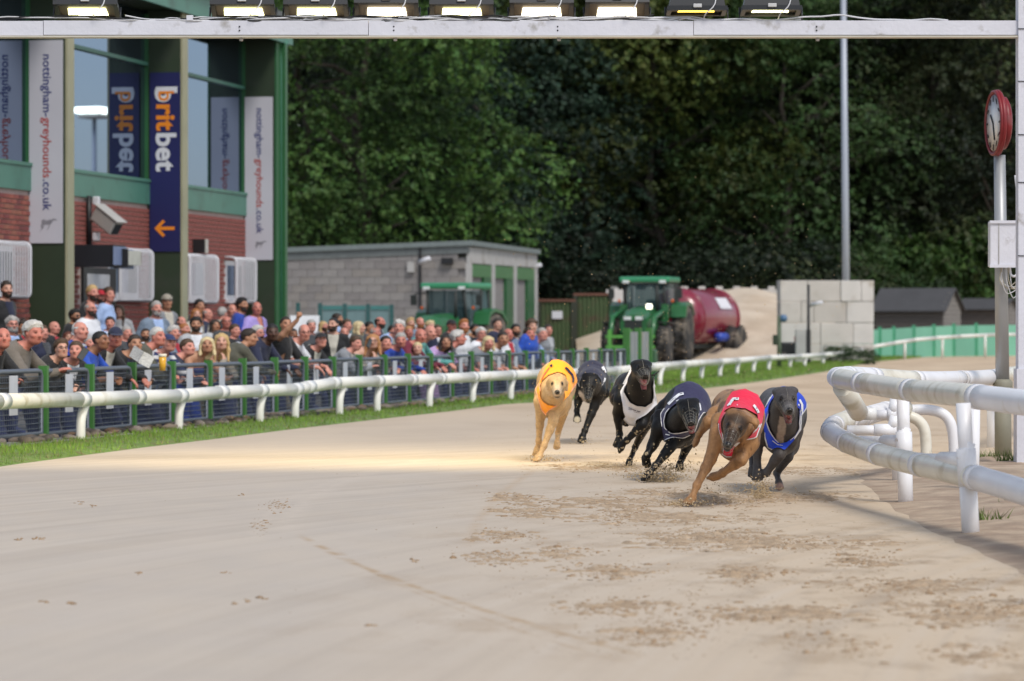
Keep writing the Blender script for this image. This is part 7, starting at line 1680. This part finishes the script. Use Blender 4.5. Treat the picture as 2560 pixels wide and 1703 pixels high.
    def shell(field, off, name, mt, parent):
        wr_ = (.0035 * fbm(V * np.array((1.0, .55, .8)), 22, 17, 2) + .0012)[:, None] if name != 'piping' else (.0035 * fbm(V * np.array((1.0, .55, .8)), 22, 17, 2) + .0012)[:, None]; vv, tr, _ = clip_mesh(Vs + N * (off + wr_), Q, field)
        if len(tr) == 0: return None
        if name == 'piping':
            for t_ in islands(tr):
                if len(t_) < 24: continue
                u_, inv_ = np.unique(t_, return_inverse=True); link(name, np_mesh(name, vv[u_] - base, inv_.reshape(-1, 3), True), parent, mt)
            return None
        return link(name, np_mesh(name, vv - base, tr, True), parent, mt)
    # keep only the large connected pieces of the cloth
    m = keep_large(V, Q, m)
    jk = shell(m, .0085, 'jacket', sp['jmat'], dog)
    shell(keep_large(V, Q, np.minimum.reduce([m + .0005, .0055 - edge, (sk[2] - .01) - V[:, 2]]), .04), .0110, 'piping', sp['pmat'], jk)
    # ---- lettering on the flanks and breast, laid on the cloth
    bv = BVHTree.FromPolygons([tuple(x) for x in (Vs + N * (.0085 + (.0035 * fbm(V * np.array((1.0, .55, .8)), 22, 17, 2) + .0012)[:, None]))], [tuple(int(i) for i in q) for q in Q[(m[Q] > -.004).all(1)]])
    eye_ = Vector((0, 0, CAMH))
    for (line, wd, mt, nm) in sp.get('print', ()):
        L_ = [nv(p) for p in line]; pts = []
        for i in range(len(L_) - 1):
            n_ = max(2, int(np.linalg.norm(L_[i + 1] - L_[i]) / 2.0))
            pts += [L_[i] + (L_[i + 1] - L_[i]) * k / n_ for k in range(n_)]
        pts.append(L_[-1]); rows = []
        for i, p in enumerate(pts):
            t = U(pts[min(i + 1, len(pts) - 1)] - pts[max(i - 1, 0)]); nn = nv((-t[1], t[0])); row = []
            for q in (-.5, 0, .5):
                c_ = p + nn * wd * q; dr_ = Vector(PT(c_[0], c_[1], 1.0)) - eye_; h = bv.ray_cast(eye_, dr_.normalized())
                row.append(None if h[0] is None else Vector(nv(h[0]) + nv(h[1]) * .0078) - Vector(base))
            rows.append(row)
        mb = MB()
        for r0, r1 in zip(rows[:-1], rows[1:]):
            for j in (0, 1):
                quad = [r0[j], r0[j + 1], r1[j + 1], r1[j]]
                if any(x is None for x in quad) or max((quad[i] - quad[0]).length for i in range(4)) > .06: continue
                mb.add(quad, [(0, 1, 2, 3)], 0, True)
        if mb.f:
            me_ = mb.mesh(nm); bm = bmesh.new(); bm.from_mesh(me_); bmesh.ops.remove_doubles(bm, verts=bm.verts, dist=1e-5); bmesh.ops.triangulate(bm, faces=bm.faces); bm.verts.index_update()
            vv_ = np.array([list(v.co) for v in bm.verts]); tt_ = np.array([[v.index for v in f.verts] for f in bm.faces]); bm.free(); bpy.data.meshes.remove(me_)
            big_ = max(islands(tt_), key=len); u_, inv_ = np.unique(big_, return_inverse=True); link(nm, np_mesh(nm, vv_[u_], inv_.reshape(-1, 3), True), jk, mt)
    return dog

def paw(B, P, d, k=1.0):
    d = U(d); s = U(np.cross(d, nv((0, 0, 1))) if abs(d[2]) < .95 else nv((1, 0, 0)))
    B.cone(P - d * .006, .0225 * k, P + d * .022 * k, .023 * k, .012, 'paw', s, 1.1)
    for i, x in enumerate((-.022, -.008, .008, .022)):
        l = .050 if i in (1, 2) else .040
        B.cone(P + d * .012 * k + s * x * .8 * k, .0105 * k, P + d * l * k + s * x * 1.1 * k, .0085 * k, .004, 'paw')

def poly_sd(P, poly):
    """signed distance to a polygon outline, positive inside"""
    A = np.array(poly, float); Bq = np.roll(A, -1, 0); d = np.full(len(P), 1e9); ins = np.zeros(len(P), bool)
    for a, b in zip(A, Bq):
        ab = b - a; t = np.clip((P - a) @ ab / max(ab @ ab, 1e-9), 0, 1); d = np.minimum(d, np.linalg.norm(P - a - t[:, None] * ab, axis=1))
        c = ((a[1] > P[:, 1]) != (b[1] > P[:, 1])) & (P[:, 0] < (b[0] - a[0]) * (P[:, 1] - a[1]) / (b[1] - a[1] + 1e-12) + a[0]); ins ^= c
    return np.where(ins, d, -d)

def keep_large(V, Q, m, frac=.06):
    ins = m > 0; par = np.arange(len(V))
    E = np.concatenate([Q[:, [i, (i + 1) % 4]] for i in range(4)]); E = E[ins[E].all(1)]
    lab = np.where(ins, np.arange(len(V)), -1)
    for _ in range(400):
        mn = np.minimum(lab[E[:, 0]], lab[E[:, 1]]); old = lab.copy()
        np.minimum.at(lab, E[:, 0], mn); np.minimum.at(lab, E[:, 1], mn)
        lab = np.where(lab >= 0, lab[np.maximum(lab, 0)], lab)
        if (lab == old).all(): break
    u, cnt = np.unique(lab[lab >= 0], return_counts=True); big = u[cnt > frac * max(cnt.sum(), 1)]
    m = m.copy(); m[ins & ~np.isin(lab, big)] = -.01
    return m

def cloth(name, c, rough=.55): return mat(name, c, rough=rough, var=.06, vscale=14, bump=.25, bscale=30, spec=.35, sheen=.1)
J_OR = cloth('jacket_orange', (0.98, 0.36, 0.015)); J_BK = cloth('jacket_navy_black', (0.022, 0.020, 0.045)); J_WH = cloth('jacket_white', (0.74, 0.72, 0.74))
J_NV = cloth('jacket_dark_navy', (0.030, 0.027, 0.075)); J_RD = cloth('jacket_red', (0.78, 0.016, 0.060)); J_BL = cloth('jacket_blue', (0.014, 0.065, 0.62))
P_WH = mat('piping_white', (0.70, 0.68, 0.68), rough=.6); P_OR = mat('piping_orange', (0.95, 0.42, 0.28), rough=.6)
T_WH = mat('print_white', (0.80, 0.80, 0.82), rough=.5, var=.05); T_BK = mat('print_black', (0.02, 0.012, 0.05), rough=.5, var=.05); T_RD = mat('print_red', (0.65, 0.02, 0.06), rough=.5, var=.05)

def paint_fawn(c, V, N, hl, dh, B, J):
    pale = nv((.62, .47, .32))
    lo = np.clip((.30 - V[:, 2]) / .3, 0, 1)[:, None]; c = c * (1 - .25 * lo) + .25 * lo * nv((.55, .33, .16))
    mz = (np.clip((hl[:, 1] - .06) / .06, 0, 1) * (dh < .02))[:, None]; c = c * (1 - .55 * mz) + .55 * mz * nv((.60, .50, .40))
    th = (np.clip((-.01 - hl[:, 2]) / .04, 0, 1) * (dh < .10) * (dh > .01))[:, None]; c = c * (1 - .5 * th) + .5 * th * pale
    return c
def paint_brindle(c, V, N, hl, dh, B, J):
    st = fbm(V * np.array((3.2, 1, 1)), 12, 21, 3); tor = B.d_tag(('torso', 'shoulder'), V) < .03
    k = (np.clip((st - .08) / .2, 0, 1) * np.where(tor, .75, .40))[:, None]; c = c * (1 - k) + k * nv((.10, .045, .02))
    hd = np.clip(1 - dh / .03, 0, 1)
    mask = (hd * np.clip((hl[:, 1] + .085) / .08, 0, 1))[:, None]; c = c * (1 - .93 * mask) + .93 * mask * nv((.022, .016, .013))
    side = (hd * np.clip((-.03 - hl[:, 1]) / .03, 0, 1))[:, None]; c = c * (1 - .55 * side) + .55 * side * nv((.12, .055, .025))
    gz = ((hl[:, 1] > .13) & (dh < .02) & (hl[:, 2] < -.03)); c[gz] = c[gz] * .5 + .5 * nv((.28, .24, .22))
    fr = fbm(V, 90, 4, 2) > .55; sn = fr & (hl[:, 1] > .09) & (hl[:, 2] > -.02) & (dh < .02); c[sn] = c[sn] * .4 + .6 * nv((.45, .42, .40))
    return c
def paint_blue(c, V, N, hl, dh, B, J):
    mz = (np.clip((hl[:, 1] - .10) / .05, 0, 1) * (dh < .02))[:, None]; c = c * (1 - .5 * mz) + .5 * mz * nv((.22, .21, .21))
    top, bot = J((1956, 1046, -.1)), J((1951, 1112, -.1))
    px = 1280 + F * V[:, 0] / V[:, 1]; py = HZ + (CAMH - V[:, 2]) / V[:, 1] * F
    a = nv(J((1955, 1040, -.12))); b = nv(J((1950, 1112, -.12))); pa = V - a; ba = b - a; t = np.clip(pa @ ba / (ba @ ba), 0, 1)
    lat = np.abs((pa - t[:, None] * ba)[:, 0]); front = N[:, 1] < -.2
    k = (np.clip((.026 - lat + .006 * fbm(V, 30, 8)) / .006, 0, 1) * front * (t > .02) * (t < 1) * (B.d_tag(('neck', 'torso', 'shoulder'), V) < .04) * (dh > .02))[:, None]
    c = c * (1 - k) + k * nv((.42, .33, .27))
    for leg in ((1951, 1222, .34),):
        q = nv(J(leg)); w_ = np.clip((.045 - np.linalg.norm(V - q, axis=1)) / .012, 0, 1)[:, None]; c = c * (1 - w_) + w_ * nv((.36, .22, .18))
    return c
def paint_black(c, V, N, hl, dh, B, J):
    w_ = np.clip(fbm(V, 6, 5) * .5 + .3, 0, 1)[:, None]; c = c * (1 - .4 * w_) + .4 * w_ * nv((.012, .008, .007))
    return c
def paint_b6(c, V, N, hl, dh, B, J):
    c = paint_black(c, V, N, hl, dh, B, J)
    q = nv(J((1443, 1049, -.05))); w_ = np.clip((.032 - np.linalg.norm(V - q, axis=1)) / .008, 0, 1)[:, None]; c = c * (1 - w_) + w_ * nv((.62, .56, .46))
    q = nv(J((1453, 996, .0))); w_ = (np.clip((.075 - np.linalg.norm((V - q) * nv((1.3, .6, .8)), axis=1)) / .02, 0, 1) * (N[:, 1] < .1) * (B.d_tag(('torso', 'neck'), V) < .02))[:, None]; c = c * (1 - w_) + w_ * nv((.50, .42, .37))
    mz = (np.clip((hl[:, 1] - .15) / .02, 0, 1) * (hl[:, 2] < -.02) * (dh < .02))[:, None]; c = c * (1 - .5 * mz) + .5 * mz * nv((.30, .24, .16))
    return c

DN, FWD = (0, -.45, -.9), (0, -.95, -.3)
DOGS = [
 dict(label='fawn greyhound in the orange jacket, leftmost of the running pack', s=335, col=(.49, .325, .165), paint=paint_fawn,
      skull=(1393, 959, -.36), nose=(1393, 977, -.545), hs=.97, jaw=.10, ears=((1.02, -.045, -.070), (1.00, -.050, -.065)),
      neckbase=(1380, 990, -.08, .085), chest=(1384, 993, .08, .150), back=(1391, 960, .38, .164), loin=(1398, 968, .62, .125), rump=(1402, 962, .88, .135), wq=.86, neckr=(.056, .078),
      fore=[((1352, 1004, .02), (1351, 1044, .06), (1347, 1102, .10), (1343, 1124, .12), (-.25, -.3, -.9), 1.0), ((1390, 1012, -.02), (1382, 1056, -.06), (1360, 1115, -.12), (1348, 1141, -.16), (-.5, -.6, -.5), 1.05)],
      hind=[((1412, 985, .72), (1408, 1030, .48), (1395, 1082, .60), (1393, 1108, .52), (-.1, -.3, -.95), .95), ((1376, 985, .80), (1372, 1025, .56), (1378, 1052, .80), (1380, 1062, .9), DN, .85)],
      jmat=J_OR, outer=[(1384,899),(1368,917),(1353,953),(1342,974),(1349,1000),(1356,1024),(1367,1036),(1377,1021),(1403,1005),(1419,990),(1424,982),(1440,955),(1442,920),(1424,884),(1390,880)], hole=[(1352,968),(1360,997),(1370,1011),(1385,1010),(1397,1000),(1407,985),(1418,962),(1412,938),(1395,932),(1372,940),(1356,955)],  pmat=P_OR, jlen=.52, mud=.12,
      print=[([(1412,921),(1417,924),(1422,931)], 5.5, T_BK, 'number'), ([(1422,930),(1429,938),(1432,948),(1431,957)], 4.5, T_BK, 'number'), ([(1381,914),(1376,918)], 6, T_BK, 'number'), ([(1374,921),(1362,938),(1355,953)], 1.8, T_RD, 'stripe')]),
 dict(label='black greyhound in a dark jacket striped white and red at its side, running last', s=290, col=(.0045, .004, .0038), paint=paint_b6,
      skull=(1474, 957, -.36), nose=(1469, 993, -.50), hs=.98, jaw=.12, up=(0.05, -.35, 1),
      neckbase=(1477, 962, -.12, .090), chest=(1478, 966, .05, .135), back=(1481, 952, .38, .160), loin=(1484, 958, .62, .125), rump=(1488, 950, .9, .135), wq=.82, neckr=(.058, .080),
      fore=[((1452, 975, .0), (1446, 1000, .05), (1442, 1028, .0), (1443, 1040, -.03), (0, -.4, -.9), 1.05), ((1497, 978, .0), (1486, 1016, -.02), (1462, 1077, -.08), (1456, 1092, -.10), (-.1, -.7, -.7), 1.2)],
      hind=[((1505, 950, .62), (1513, 983, .38), (1499, 1006, .50), (1496, 996, .62), DN, 1.0), ((1462, 955, .75), (1455, 982, .5), (1454, 998, .6), (1455, 985, .7), DN, .9)],
      jmat=J_BK, outer=[(1442,931),(1438,941),(1449,963),(1470,985),(1490,973),(1506,960),(1513,944),(1515,927),(1506,900),(1480,890),(1458,900),(1446,915)],  pmat=P_WH, jlen=.55, mud=.16,
      print=[([(1505,918),(1509,926),(1511,933)], 7, T_WH, 'stripe'), ([(1511,934),(1511,945)], 7, T_RD, 'stripe'), ([(1511,946),(1508,957)], 4.5, T_WH, 'stripe'), ([(1446,926),(1442,941)], 5, T_WH, 'stripe')]),
 dict(label='black greyhound in the white jacket with its jaws wide open, head held high', s=353, col=(.0042, .0038, .0037), paint=paint_black,
      skull=(1605, 922, -.30), nose=(1613, 934, -.49), hs=1.0, jaw=.62, wire=.0008, up=(0, -.1, 1), loose_strap=((1628, 938, -.3), (1635, 938, -.3), (1642, 933, -.3), (1648, 927, -.3)),
      neckbase=(1598, 985, -.06, .100), chest=(1596, 1008, .08, .150), back=(1588, 985, .40, .160), loin=(1578, 978, .65, .125), rump=(1570, 975, .92, .13), wq=.82, neckr=(.066, .098),
      fore=[((1553, 1002, .0), (1544, 1032, .06), (1549, 1086, .10), (1547, 1100, .05), (-.35, -.4, -.85), 1.05), ((1622, 1028, .0), (1606, 1062, -.05), (1567, 1101, -.02), (1555, 1112, .0), (-.3, .1, -.95), 1.05)],
      hind=[((1548, 985, .65), (1540, 1000, .45), (1560, 1035, .6), (1565, 1050, .7), DN, .95), ((1618, 1010, .60), (1615, 1062, .36), (1588, 1118, .55), (1574, 1153, .44), (-.3, -.4, -.85), .95)],
      jmat=J_WH, outer=[(1551,982),(1557,1012),(1566,1041),(1559,1049),(1577,1061),(1586,1062),(1594,1053),(1616,1035),(1639,1012),(1636,993),(1633,974),(1637,949),(1634,938),(1625,905),(1590,905),(1577,926),(1559,966)], hole=[(1563,980),(1577,1005),(1593,1014),(1612,1015),(1627,1005),(1631,993),(1630,972),(1629,940),(1615,900),(1590,905),(1576,940),(1566,966)],  pmat=P_WH, jlen=.55, mud=.32,
      print=[([(1573,1018),(1580,1021),(1586,1024),(1590,1025)], 1.8, T_BK, 'lettering'), ([(1592,1026),(1601,1028)], 1.8, T_BK, 'lettering'), ([(1572,1022),(1579,1024)], 1.4, T_BK, 'lettering'), ([(1584,1028),(1600,1031)], .8, T_BK, 'lettering')]),
 dict(label='black greyhound in the dark navy jacket leaning into the bend, head lowered', s=385, col=(.0044, .0039, .0037), paint=paint_black,
      skull=(1722, 1023, -.34), nose=(1726, 1049, -.505), hs=1.0, jaw=.48, up=(-.12, -.2, 1), wire=.0007,
      neckbase=(1706, 1050, -.10, .090), chest=(1700, 1062, .06, .140), back=(1718, 1022, .36, .160), loin=(1718, 1022, .62, .12), rump=(1712, 1015, .92, .135), wq=.88, neckr=(.058, .080),
      fore=[((1650, 1070, .02), (1634, 1108, .04), (1618, 1138, .0), (1614, 1147, .03), (.2, .3, -.9), 1.05), ((1690, 1095, -.04), (1674, 1120, -.10), (1640, 1164, -.16), (1622, 1186, -.19), (-.65, -.35, -.6), 1.05)],
      hind=[((1688, 1000, .66), (1640, 1050, .50), (1650, 1078, .68), (1655, 1070, .8), DN, .95), ((1735, 1040, .64), (1722, 1105, .40), (1705, 1146, .48), (1700, 1160, .42), (-.15, -.4, -.9), .95)],
      jmat=J_NV, outer=[(1685,990),(1670,1015),(1654,1036),(1653,1056),(1658,1083),(1662,1101),(1668,1103),(1680,1096),(1706,1093),(1723,1086),(1734,1079),(1742,1054),(1754,1034),(1775,1026),(1776,995),(1756,966),(1723,955),(1690,968)], hole=[(1681,1020),(1668,1035),(1664,1053),(1666,1069),(1678,1081),(1700,1079),(1725,1073),(1734,1053),(1745,1030),(1740,1000),(1705,1000)],  pmat=P_WH, jlen=.52, mud=.30,
      print=[([(1709,986),(1698,989),(1687,998),(1672,1013)], 6.5, T_WH, 'number'), ([(1685,1011),(1697,1003)], 4, T_WH, 'lettering'), ([(1739,1003),(1746,1012),(1748,1025),(1742,1047)], 6, T_WH, 'number'), ([(1666,1086),(1676,1089)], 2.5, T_WH, 'lettering')]),
 dict(label='tan brindle greyhound with a black face in the red jacket, leading the pack', s=445, col=(.37, .195, .085), paint=paint_brindle,
      skull=(1839, 1060, -.34), nose=(1823, 1104, -.49), hs=1.03, jaw=.13, up=(.30, -.35, 1), ears=((1.55, -.055, -.020), (.70, -.115, -.010)),
      neckbase=(1846, 1066, -.10, .092), chest=(1842, 1085, .06, .145), back=(1852, 1044, .36, .150), loin=(1846, 1038, .62, .12), rump=(1826, 1030, .92, .135), wq=.86, neckr=(.060, .084),
      fore=[((1797, 1086, -.02), (1776, 1148, -.06), (1742, 1214, -.14), (1729, 1247, -.17), (-.45, -.75, -.35), 1.0), ((1874, 1106, -.02), (1852, 1150, -.08), (1806, 1183, .02), (1792, 1190, .05), (-.75, .35, -.2), 1.02)],
      hind=[((1808, 1030, .62), (1770, 1055, .44), (1748, 1086, .58), (1741, 1102, .55), (-.35, .1, -.9), .80), ((1862, 1060, .66), (1858, 1105, .45), (1850, 1120, .62), (1850, 1115, .75), DN, .85)],
      jmat=J_RD, outer=[(1822,996),(1803,1041),(1798,1057),(1801,1081),(1810,1104),(1811,1116),(1807,1132),(1818,1140),(1831,1139),(1833,1120),(1854,1097),(1888,1094),(1892,1081),(1902,1055),(1908,1022),(1892,990),(1862,975),(1832,982)], hole=[(1810,1057),(1812,1089),(1820,1118),(1838,1107),(1854,1091),(1874,1082),(1892,1066),(1890,1040),(1862,1024),(1828,1026)],  pmat=P_WH, jlen=.47, mud=.05,
      print=[([(1847,1000),(1834,1000),(1820,1020),(1806,1041)], 6, T_WH, 'number'), ([(1836,1021),(1845,1016)], 4.5, T_WH, 'lettering'), ([(1882,1015),(1889,1024),(1894,1034)], 6, T_WH, 'number'), ([(1888,1036),(1891,1046)], 3.5, T_WH, 'lettering')]),
 dict(label='slate grey greyhound in the blue jacket, rightmost, all four feet off the sand', s=415, col=(.078, .069, .066), paint=paint_blue,
      skull=(1965, 996, -.30), nose=(1974, 1020, -.48), hs=1.03, jaw=.42, up=(0, -.2, 1), ears=((.86, -.095, .012), (.82, -.100, .0)),
      neckbase=(1957, 1050, -.08, .095), chest=(1953, 1076, .07, .140), back=(1962, 1036, .38, .150), loin=(1952, 1026, .64, .12), rump=(1936, 1020, .92, .13), wq=.84, neckr=(.060, .090),
      fore=[((1908, 1066, .0), (1893, 1106, .06), (1893, 1166, .05), (1893, 1180, .03), (0, -.3, -.95), 1.05), ((1965, 1105, .0), (1948, 1137, -.05), (1916, 1182, .0), (1908, 1184, .06), (-.5, .5, -.3), 1.05)],
      hind=[((1915, 1030, .66), (1892, 1085, .42), (1879, 1140, .58), (1880, 1175, .46), (0, -.3, -.95), .9), ((1985, 1075, .62), (1968, 1140, .36), (1942, 1183, .50), (1947, 1207, .38), (.15, -.4, -.9), .92)],
      jmat=J_BL, outer=[(1938,977),(1917,1019),(1904,1038),(1910,1071),(1919,1103),(1922,1117),(1946,1129),(1960,1125),(1981,1103),(1998,1074),(2001,1040),(2014,1019),(2014,990),(2000,972),(1985,955),(1942,960)], hole=[(1926,1035),(1921,1053),(1928,1074),(1940,1096),(1951,1107),(1967,1103),(1985,1088),(1994,1071),(1995,1040),(1993,1000),(1985,975),(1945,980),(1932,1010)],  pmat=P_WH, jlen=.52, mud=.04,
      print=[([(1935,988),(1926,1003),(1917,1020)], 4, T_WH, 'number'), ([(1997,1001),(2003,1013),(2003,1026),(2000,1040)], 5, T_WH, 'number'), ([(1995,1012),(1995,1026)], 3, T_WH, 'lettering'), ([(1932,1101),(1944,1110),(1957,1113)], 1.6, T_WH, 'lettering')]),
]
for sp in DOGS: make_dog(sp)
# ================================================================ loose sand: clods on the track, grit in the air
M_CLOD = mat('clod_sand', (.33, .225, .135), rough=.95, var=.25, vscale=30, bump=.4, bscale=90); M_GRIT = mat('flying_grit', (.46, .345, .21), rough=.9, var=.3, vscale=80)
ico = bmesh.new(); bmesh.ops.create_icosphere(ico, subdivisions=1, radius=1.0); IV = np.array([list(v.co) for v in ico.verts]); ico.verts.index_update(); IF = np.array([[v.index for v in f.verts] for f in ico.faces]); ico.free()
def lumps(pos, size, seed, squash=.6):
    R = np.random.RandomState(seed); n = len(pos); k = len(IV)
    sc = np.asarray(size)[:, None, None] * np.stack([.7 + .8 * R.rand(n), .7 + .6 * R.rand(n), squash * (.7 + .6 * R.rand(n))], 1)[:, None, :]
    V = IV[None] * sc * (1 + .9 * (R.rand(n, k, 1) - .5)); a = R.rand(n) * 6.28; c, s = np.cos(a)[:, None], np.sin(a)[:, None]
    X, Y = V[..., 0] * c - V[..., 1] * s, V[..., 0] * s + V[..., 1] * c; V[..., 0], V[..., 1] = X, Y
    V += np.asarray(pos)[:, None, :]
    return V.reshape(-1, 3), (IF[None] + (np.arange(n) * k)[:, None, None]).reshape(-1, 3)
R = np.random.RandomState(5); P = []; S = []
PATCH = [(1563, 1279, 70, 90), (1543, 1302, 40, 30), (1265, 1342, 90, 70), (1760, 1342, 190, 240), (1927, 1362, 330, 260), (1251, 1398, 100, 90), (1410, 1385, 90, 60), (1516, 1431, 130, 110), (2158, 1405, 100, 110), (1880, 1441, 110, 90), (2277, 1468, 230, 130), (1549, 1521, 160, 120), (1735, 1497, 25, 14), (1794, 1547, 70, 40), (2490, 1521, 270, 240), (2390, 1547, 150, 90), (1960, 1540, 220, 90), (1595, 1593, 130, 60), (1728, 1587, 90, 30), (2006, 1600, 90, 30), (2125, 1626, 120, 40), (2456, 1640, 160, 50), (1655, 1567, 80, 30), (1781, 1256, 150, 110), (1331, 1282, 110, 60), (1298, 1249, 80, 50), (1690, 1235, 160, 130), (1980, 1245, 160, 60), (2010, 1180, 170, 70), (1500, 1170, 180, 110), (690, 1265, 40, 40), (650, 1320, 30, 20), (1700, 1300, 260, 110), (1480, 1260, 200, 70)]
for (px, py, w_, n) in PATCH:
    hgt = max(3, (py - HZ) * .018)
    for _ in range(int(n * 3.2)):
        g = GP(px + R.randn() * w_ * .42, py + R.randn() * hgt); P.append((g.x, g.y, .003)); S.append(abs(R.randn()) * .0036 + .0018 + (.010 if R.rand() < .02 else 0))
for _ in range(3600):                                      # single crumbs, most on the right-hand side
    px = 1280 + R.randn() * 330 + 420; py = 1090 + 560 * R.rand() ** 1.6; g = GP(px, py); P.append((g.x, g.y, .003)); S.append(.0018 + .0035 * R.rand() ** 2)
for (px, py) in ((199, 1262), (230, 1268), (50, 1352), (85, 1350), (105, 1350), (345, 1435), (590, 1512), (620, 1505), (655, 1500), (930, 1568), (110, 1510), (175, 1515), (565, 1435), (605, 1240), (1035, 1405)):
    for _ in range(5): g = GP(px + R.randn() * 6, py + R.randn() * 2); P.append((g.x, g.y, .004)); S.append(.006 + .005 * R.rand())
# thin drifts of churned sand under the clods
dv, df = [], []
for ip_, (px, py, w_, n) in enumerate(PATCH):
    if n < 50: continue
    c0 = GP(px, py); sx = (py - HZ); rx = w_ * .75 / sx; ry = max(.10, .045 * c0.y * .5)
    nx_, ny_ = 110, 54; gx, gy = np.meshgrid(np.linspace(-1, 1, nx_), np.linspace(-1, 1, ny_), indexing='ij')
    P3 = np.stack([c0.x + gx * rx * 1.6, c0.y + gy * ry * 1.6, np.zeros_like(gx)], -1).reshape(-1, 3)
    hh = (fbm(P3, 9.0, 70 + ip_, 4) * .85 + fbm(P3 * np.array((1, .6, 1)), 30, 71 + ip_, 3) * .75 + .02 - (gx ** 2 + gy ** 2).ravel() * .42) * .020
    P3[:, 2] = np.minimum(hh, .016) + .0042; ii = np.arange(nx_ * ny_).reshape(nx_, ny_); q = np.stack([ii[:-1, :-1], ii[1:, :-1], ii[1:, 1:], ii[:-1, 1:]], -1).reshape(-1, 4)
    q = q[(hh[q] > -.003).any(1)]; off_ = sum(len(v) for v in dv); dv.append(P3); df.append(q + off_)
M_DRIFT = mat('drift_sand', (.47, .35, .235), rough=.95, var=.25, vscale=14, col2=(.40, .285, .18), bump=.9, bscale=60)
tag(link('sand_drifts', np_mesh('sand_drifts', np.concatenate(dv), np.concatenate(df), True), None, M_DRIFT), 'low drifts of churned brown sand across the track', 'sand', kind='stuff')
V, Fc = lumps(np.array(P), S, 1); tag(link('sand_clods', np_mesh('sand_clods', V, Fc, True), None, M_CLOD), 'brown clods and crumbs of kicked-up sand on the track', 'sand', kind='stuff')
# ridges of loose sand in front of the leaders
# grit in the air
P = []; S = []
def spray(px, py, d, w_, h_, n, s0, s1, up=True):
    for _ in range(n):
        y = abs(R.randn()) * h_ if up else R.randn() * h_
        p = PT(px + R.randn() * w_, py - y, d + R.randn() * .12); P.append((p.x, p.y, max(.004, p.z))); S.append(s0 + (s1 - s0) * R.rand() ** 2)
spray(1650, 1212, 23.4, 24, 15, 520, .002, .008); spray(1640, 1195, 23.2, 50, 15, 420, .002, .006); spray(1902, 1247, 21.0, 15, 25, 520, .0016, .006); spray(1850, 1235, 21.2, 60, 16, 220, .0016, .005); spray(1362, 1153, 26.8, 20, 7, 180, .002, .006)
spray(1570, 1172, 25.3, 25, 14, 110, .002, .005); spray(1455, 1110, 31, 22, 9, 60, .002, .005); spray(1715, 1264, 20.1, 30, 8, 220, .002, .007); spray(1690, 1180, 23.5, 45, 15, 300, .002, .006); spray(1800, 1258, 20.4, 60, 6, 120, .002, .006)
for _ in range(900):
    px = 1250 + R.rand() * 900; py = 960 - abs(R.randn()) * 190; d = 25 + R.rand() * 9; p = PT(px, py, d); P.append((p.x, p.y, p.z)); S.append(.0012 + .0022 * R.rand() ** 2)
for _ in range(300):
    px = 1300 + R.rand() * 500; py = 1050 + R.randn() * 70; d = 24 + R.rand() * 6; p = PT(px, py, d); P.append((p.x, p.y, max(.01, p.z))); S.append(.0015 + .002 * R.rand())
V, Fc = lumps(np.array(P), S, 2, 1.0); tag(link('flying_sand', np_mesh('flying_sand', V, Fc, True), None, M_GRIT), 'grains of sand thrown up around the running greyhounds', 'sand', kind='stuff')
# weeds at the foot of the clock pole and beside the rail
def tuft(px, py, n, h_, seed, lab):
    g = GP(px, py); R = np.random.RandomState(seed); a = R.rand(n) * 6.28; pos = np.stack([g.x + R.randn(n) * .05, g.y + R.randn(n) * .05, np.full(n, .02)], 1)
    dx = np.stack([np.cos(a), np.sin(a), np.zeros(n)], 1) * .005; tip = pos + np.stack([R.randn(n) * .5, R.randn(n) * .5, np.ones(n)], 1) * (h_ * (.5 + .6 * R.rand(n)))[:, None]
    V = np.stack([pos - dx, pos + dx, tip], 1).reshape(-1, 3); c = np.array((.12, .17, .04)) * (.6 + .8 * R.rand(n))[:, None]
    tag(link('grass_tuft', np_mesh('grass_tuft', V, np.arange(3 * n).reshape(-1, 3), False, np.repeat(c, 3, 0)), None, M_GRASS), lab, 'grass', kind='stuff')
tuft(2470, 1160, 90, .09, 1, 'grass tuft left of the foot of the clock pole'); tuft(2528, 1168, 120, .12, 2, 'grass tuft between clock pole and white gantry post'); tuft(2473, 1312, 40, .07, 3, 'sparse weed in the rough sand beside the nearer rail post'); tuft(2550, 1275, 30, .06, 4, 'sparse weed in the rough sand at the right edge')
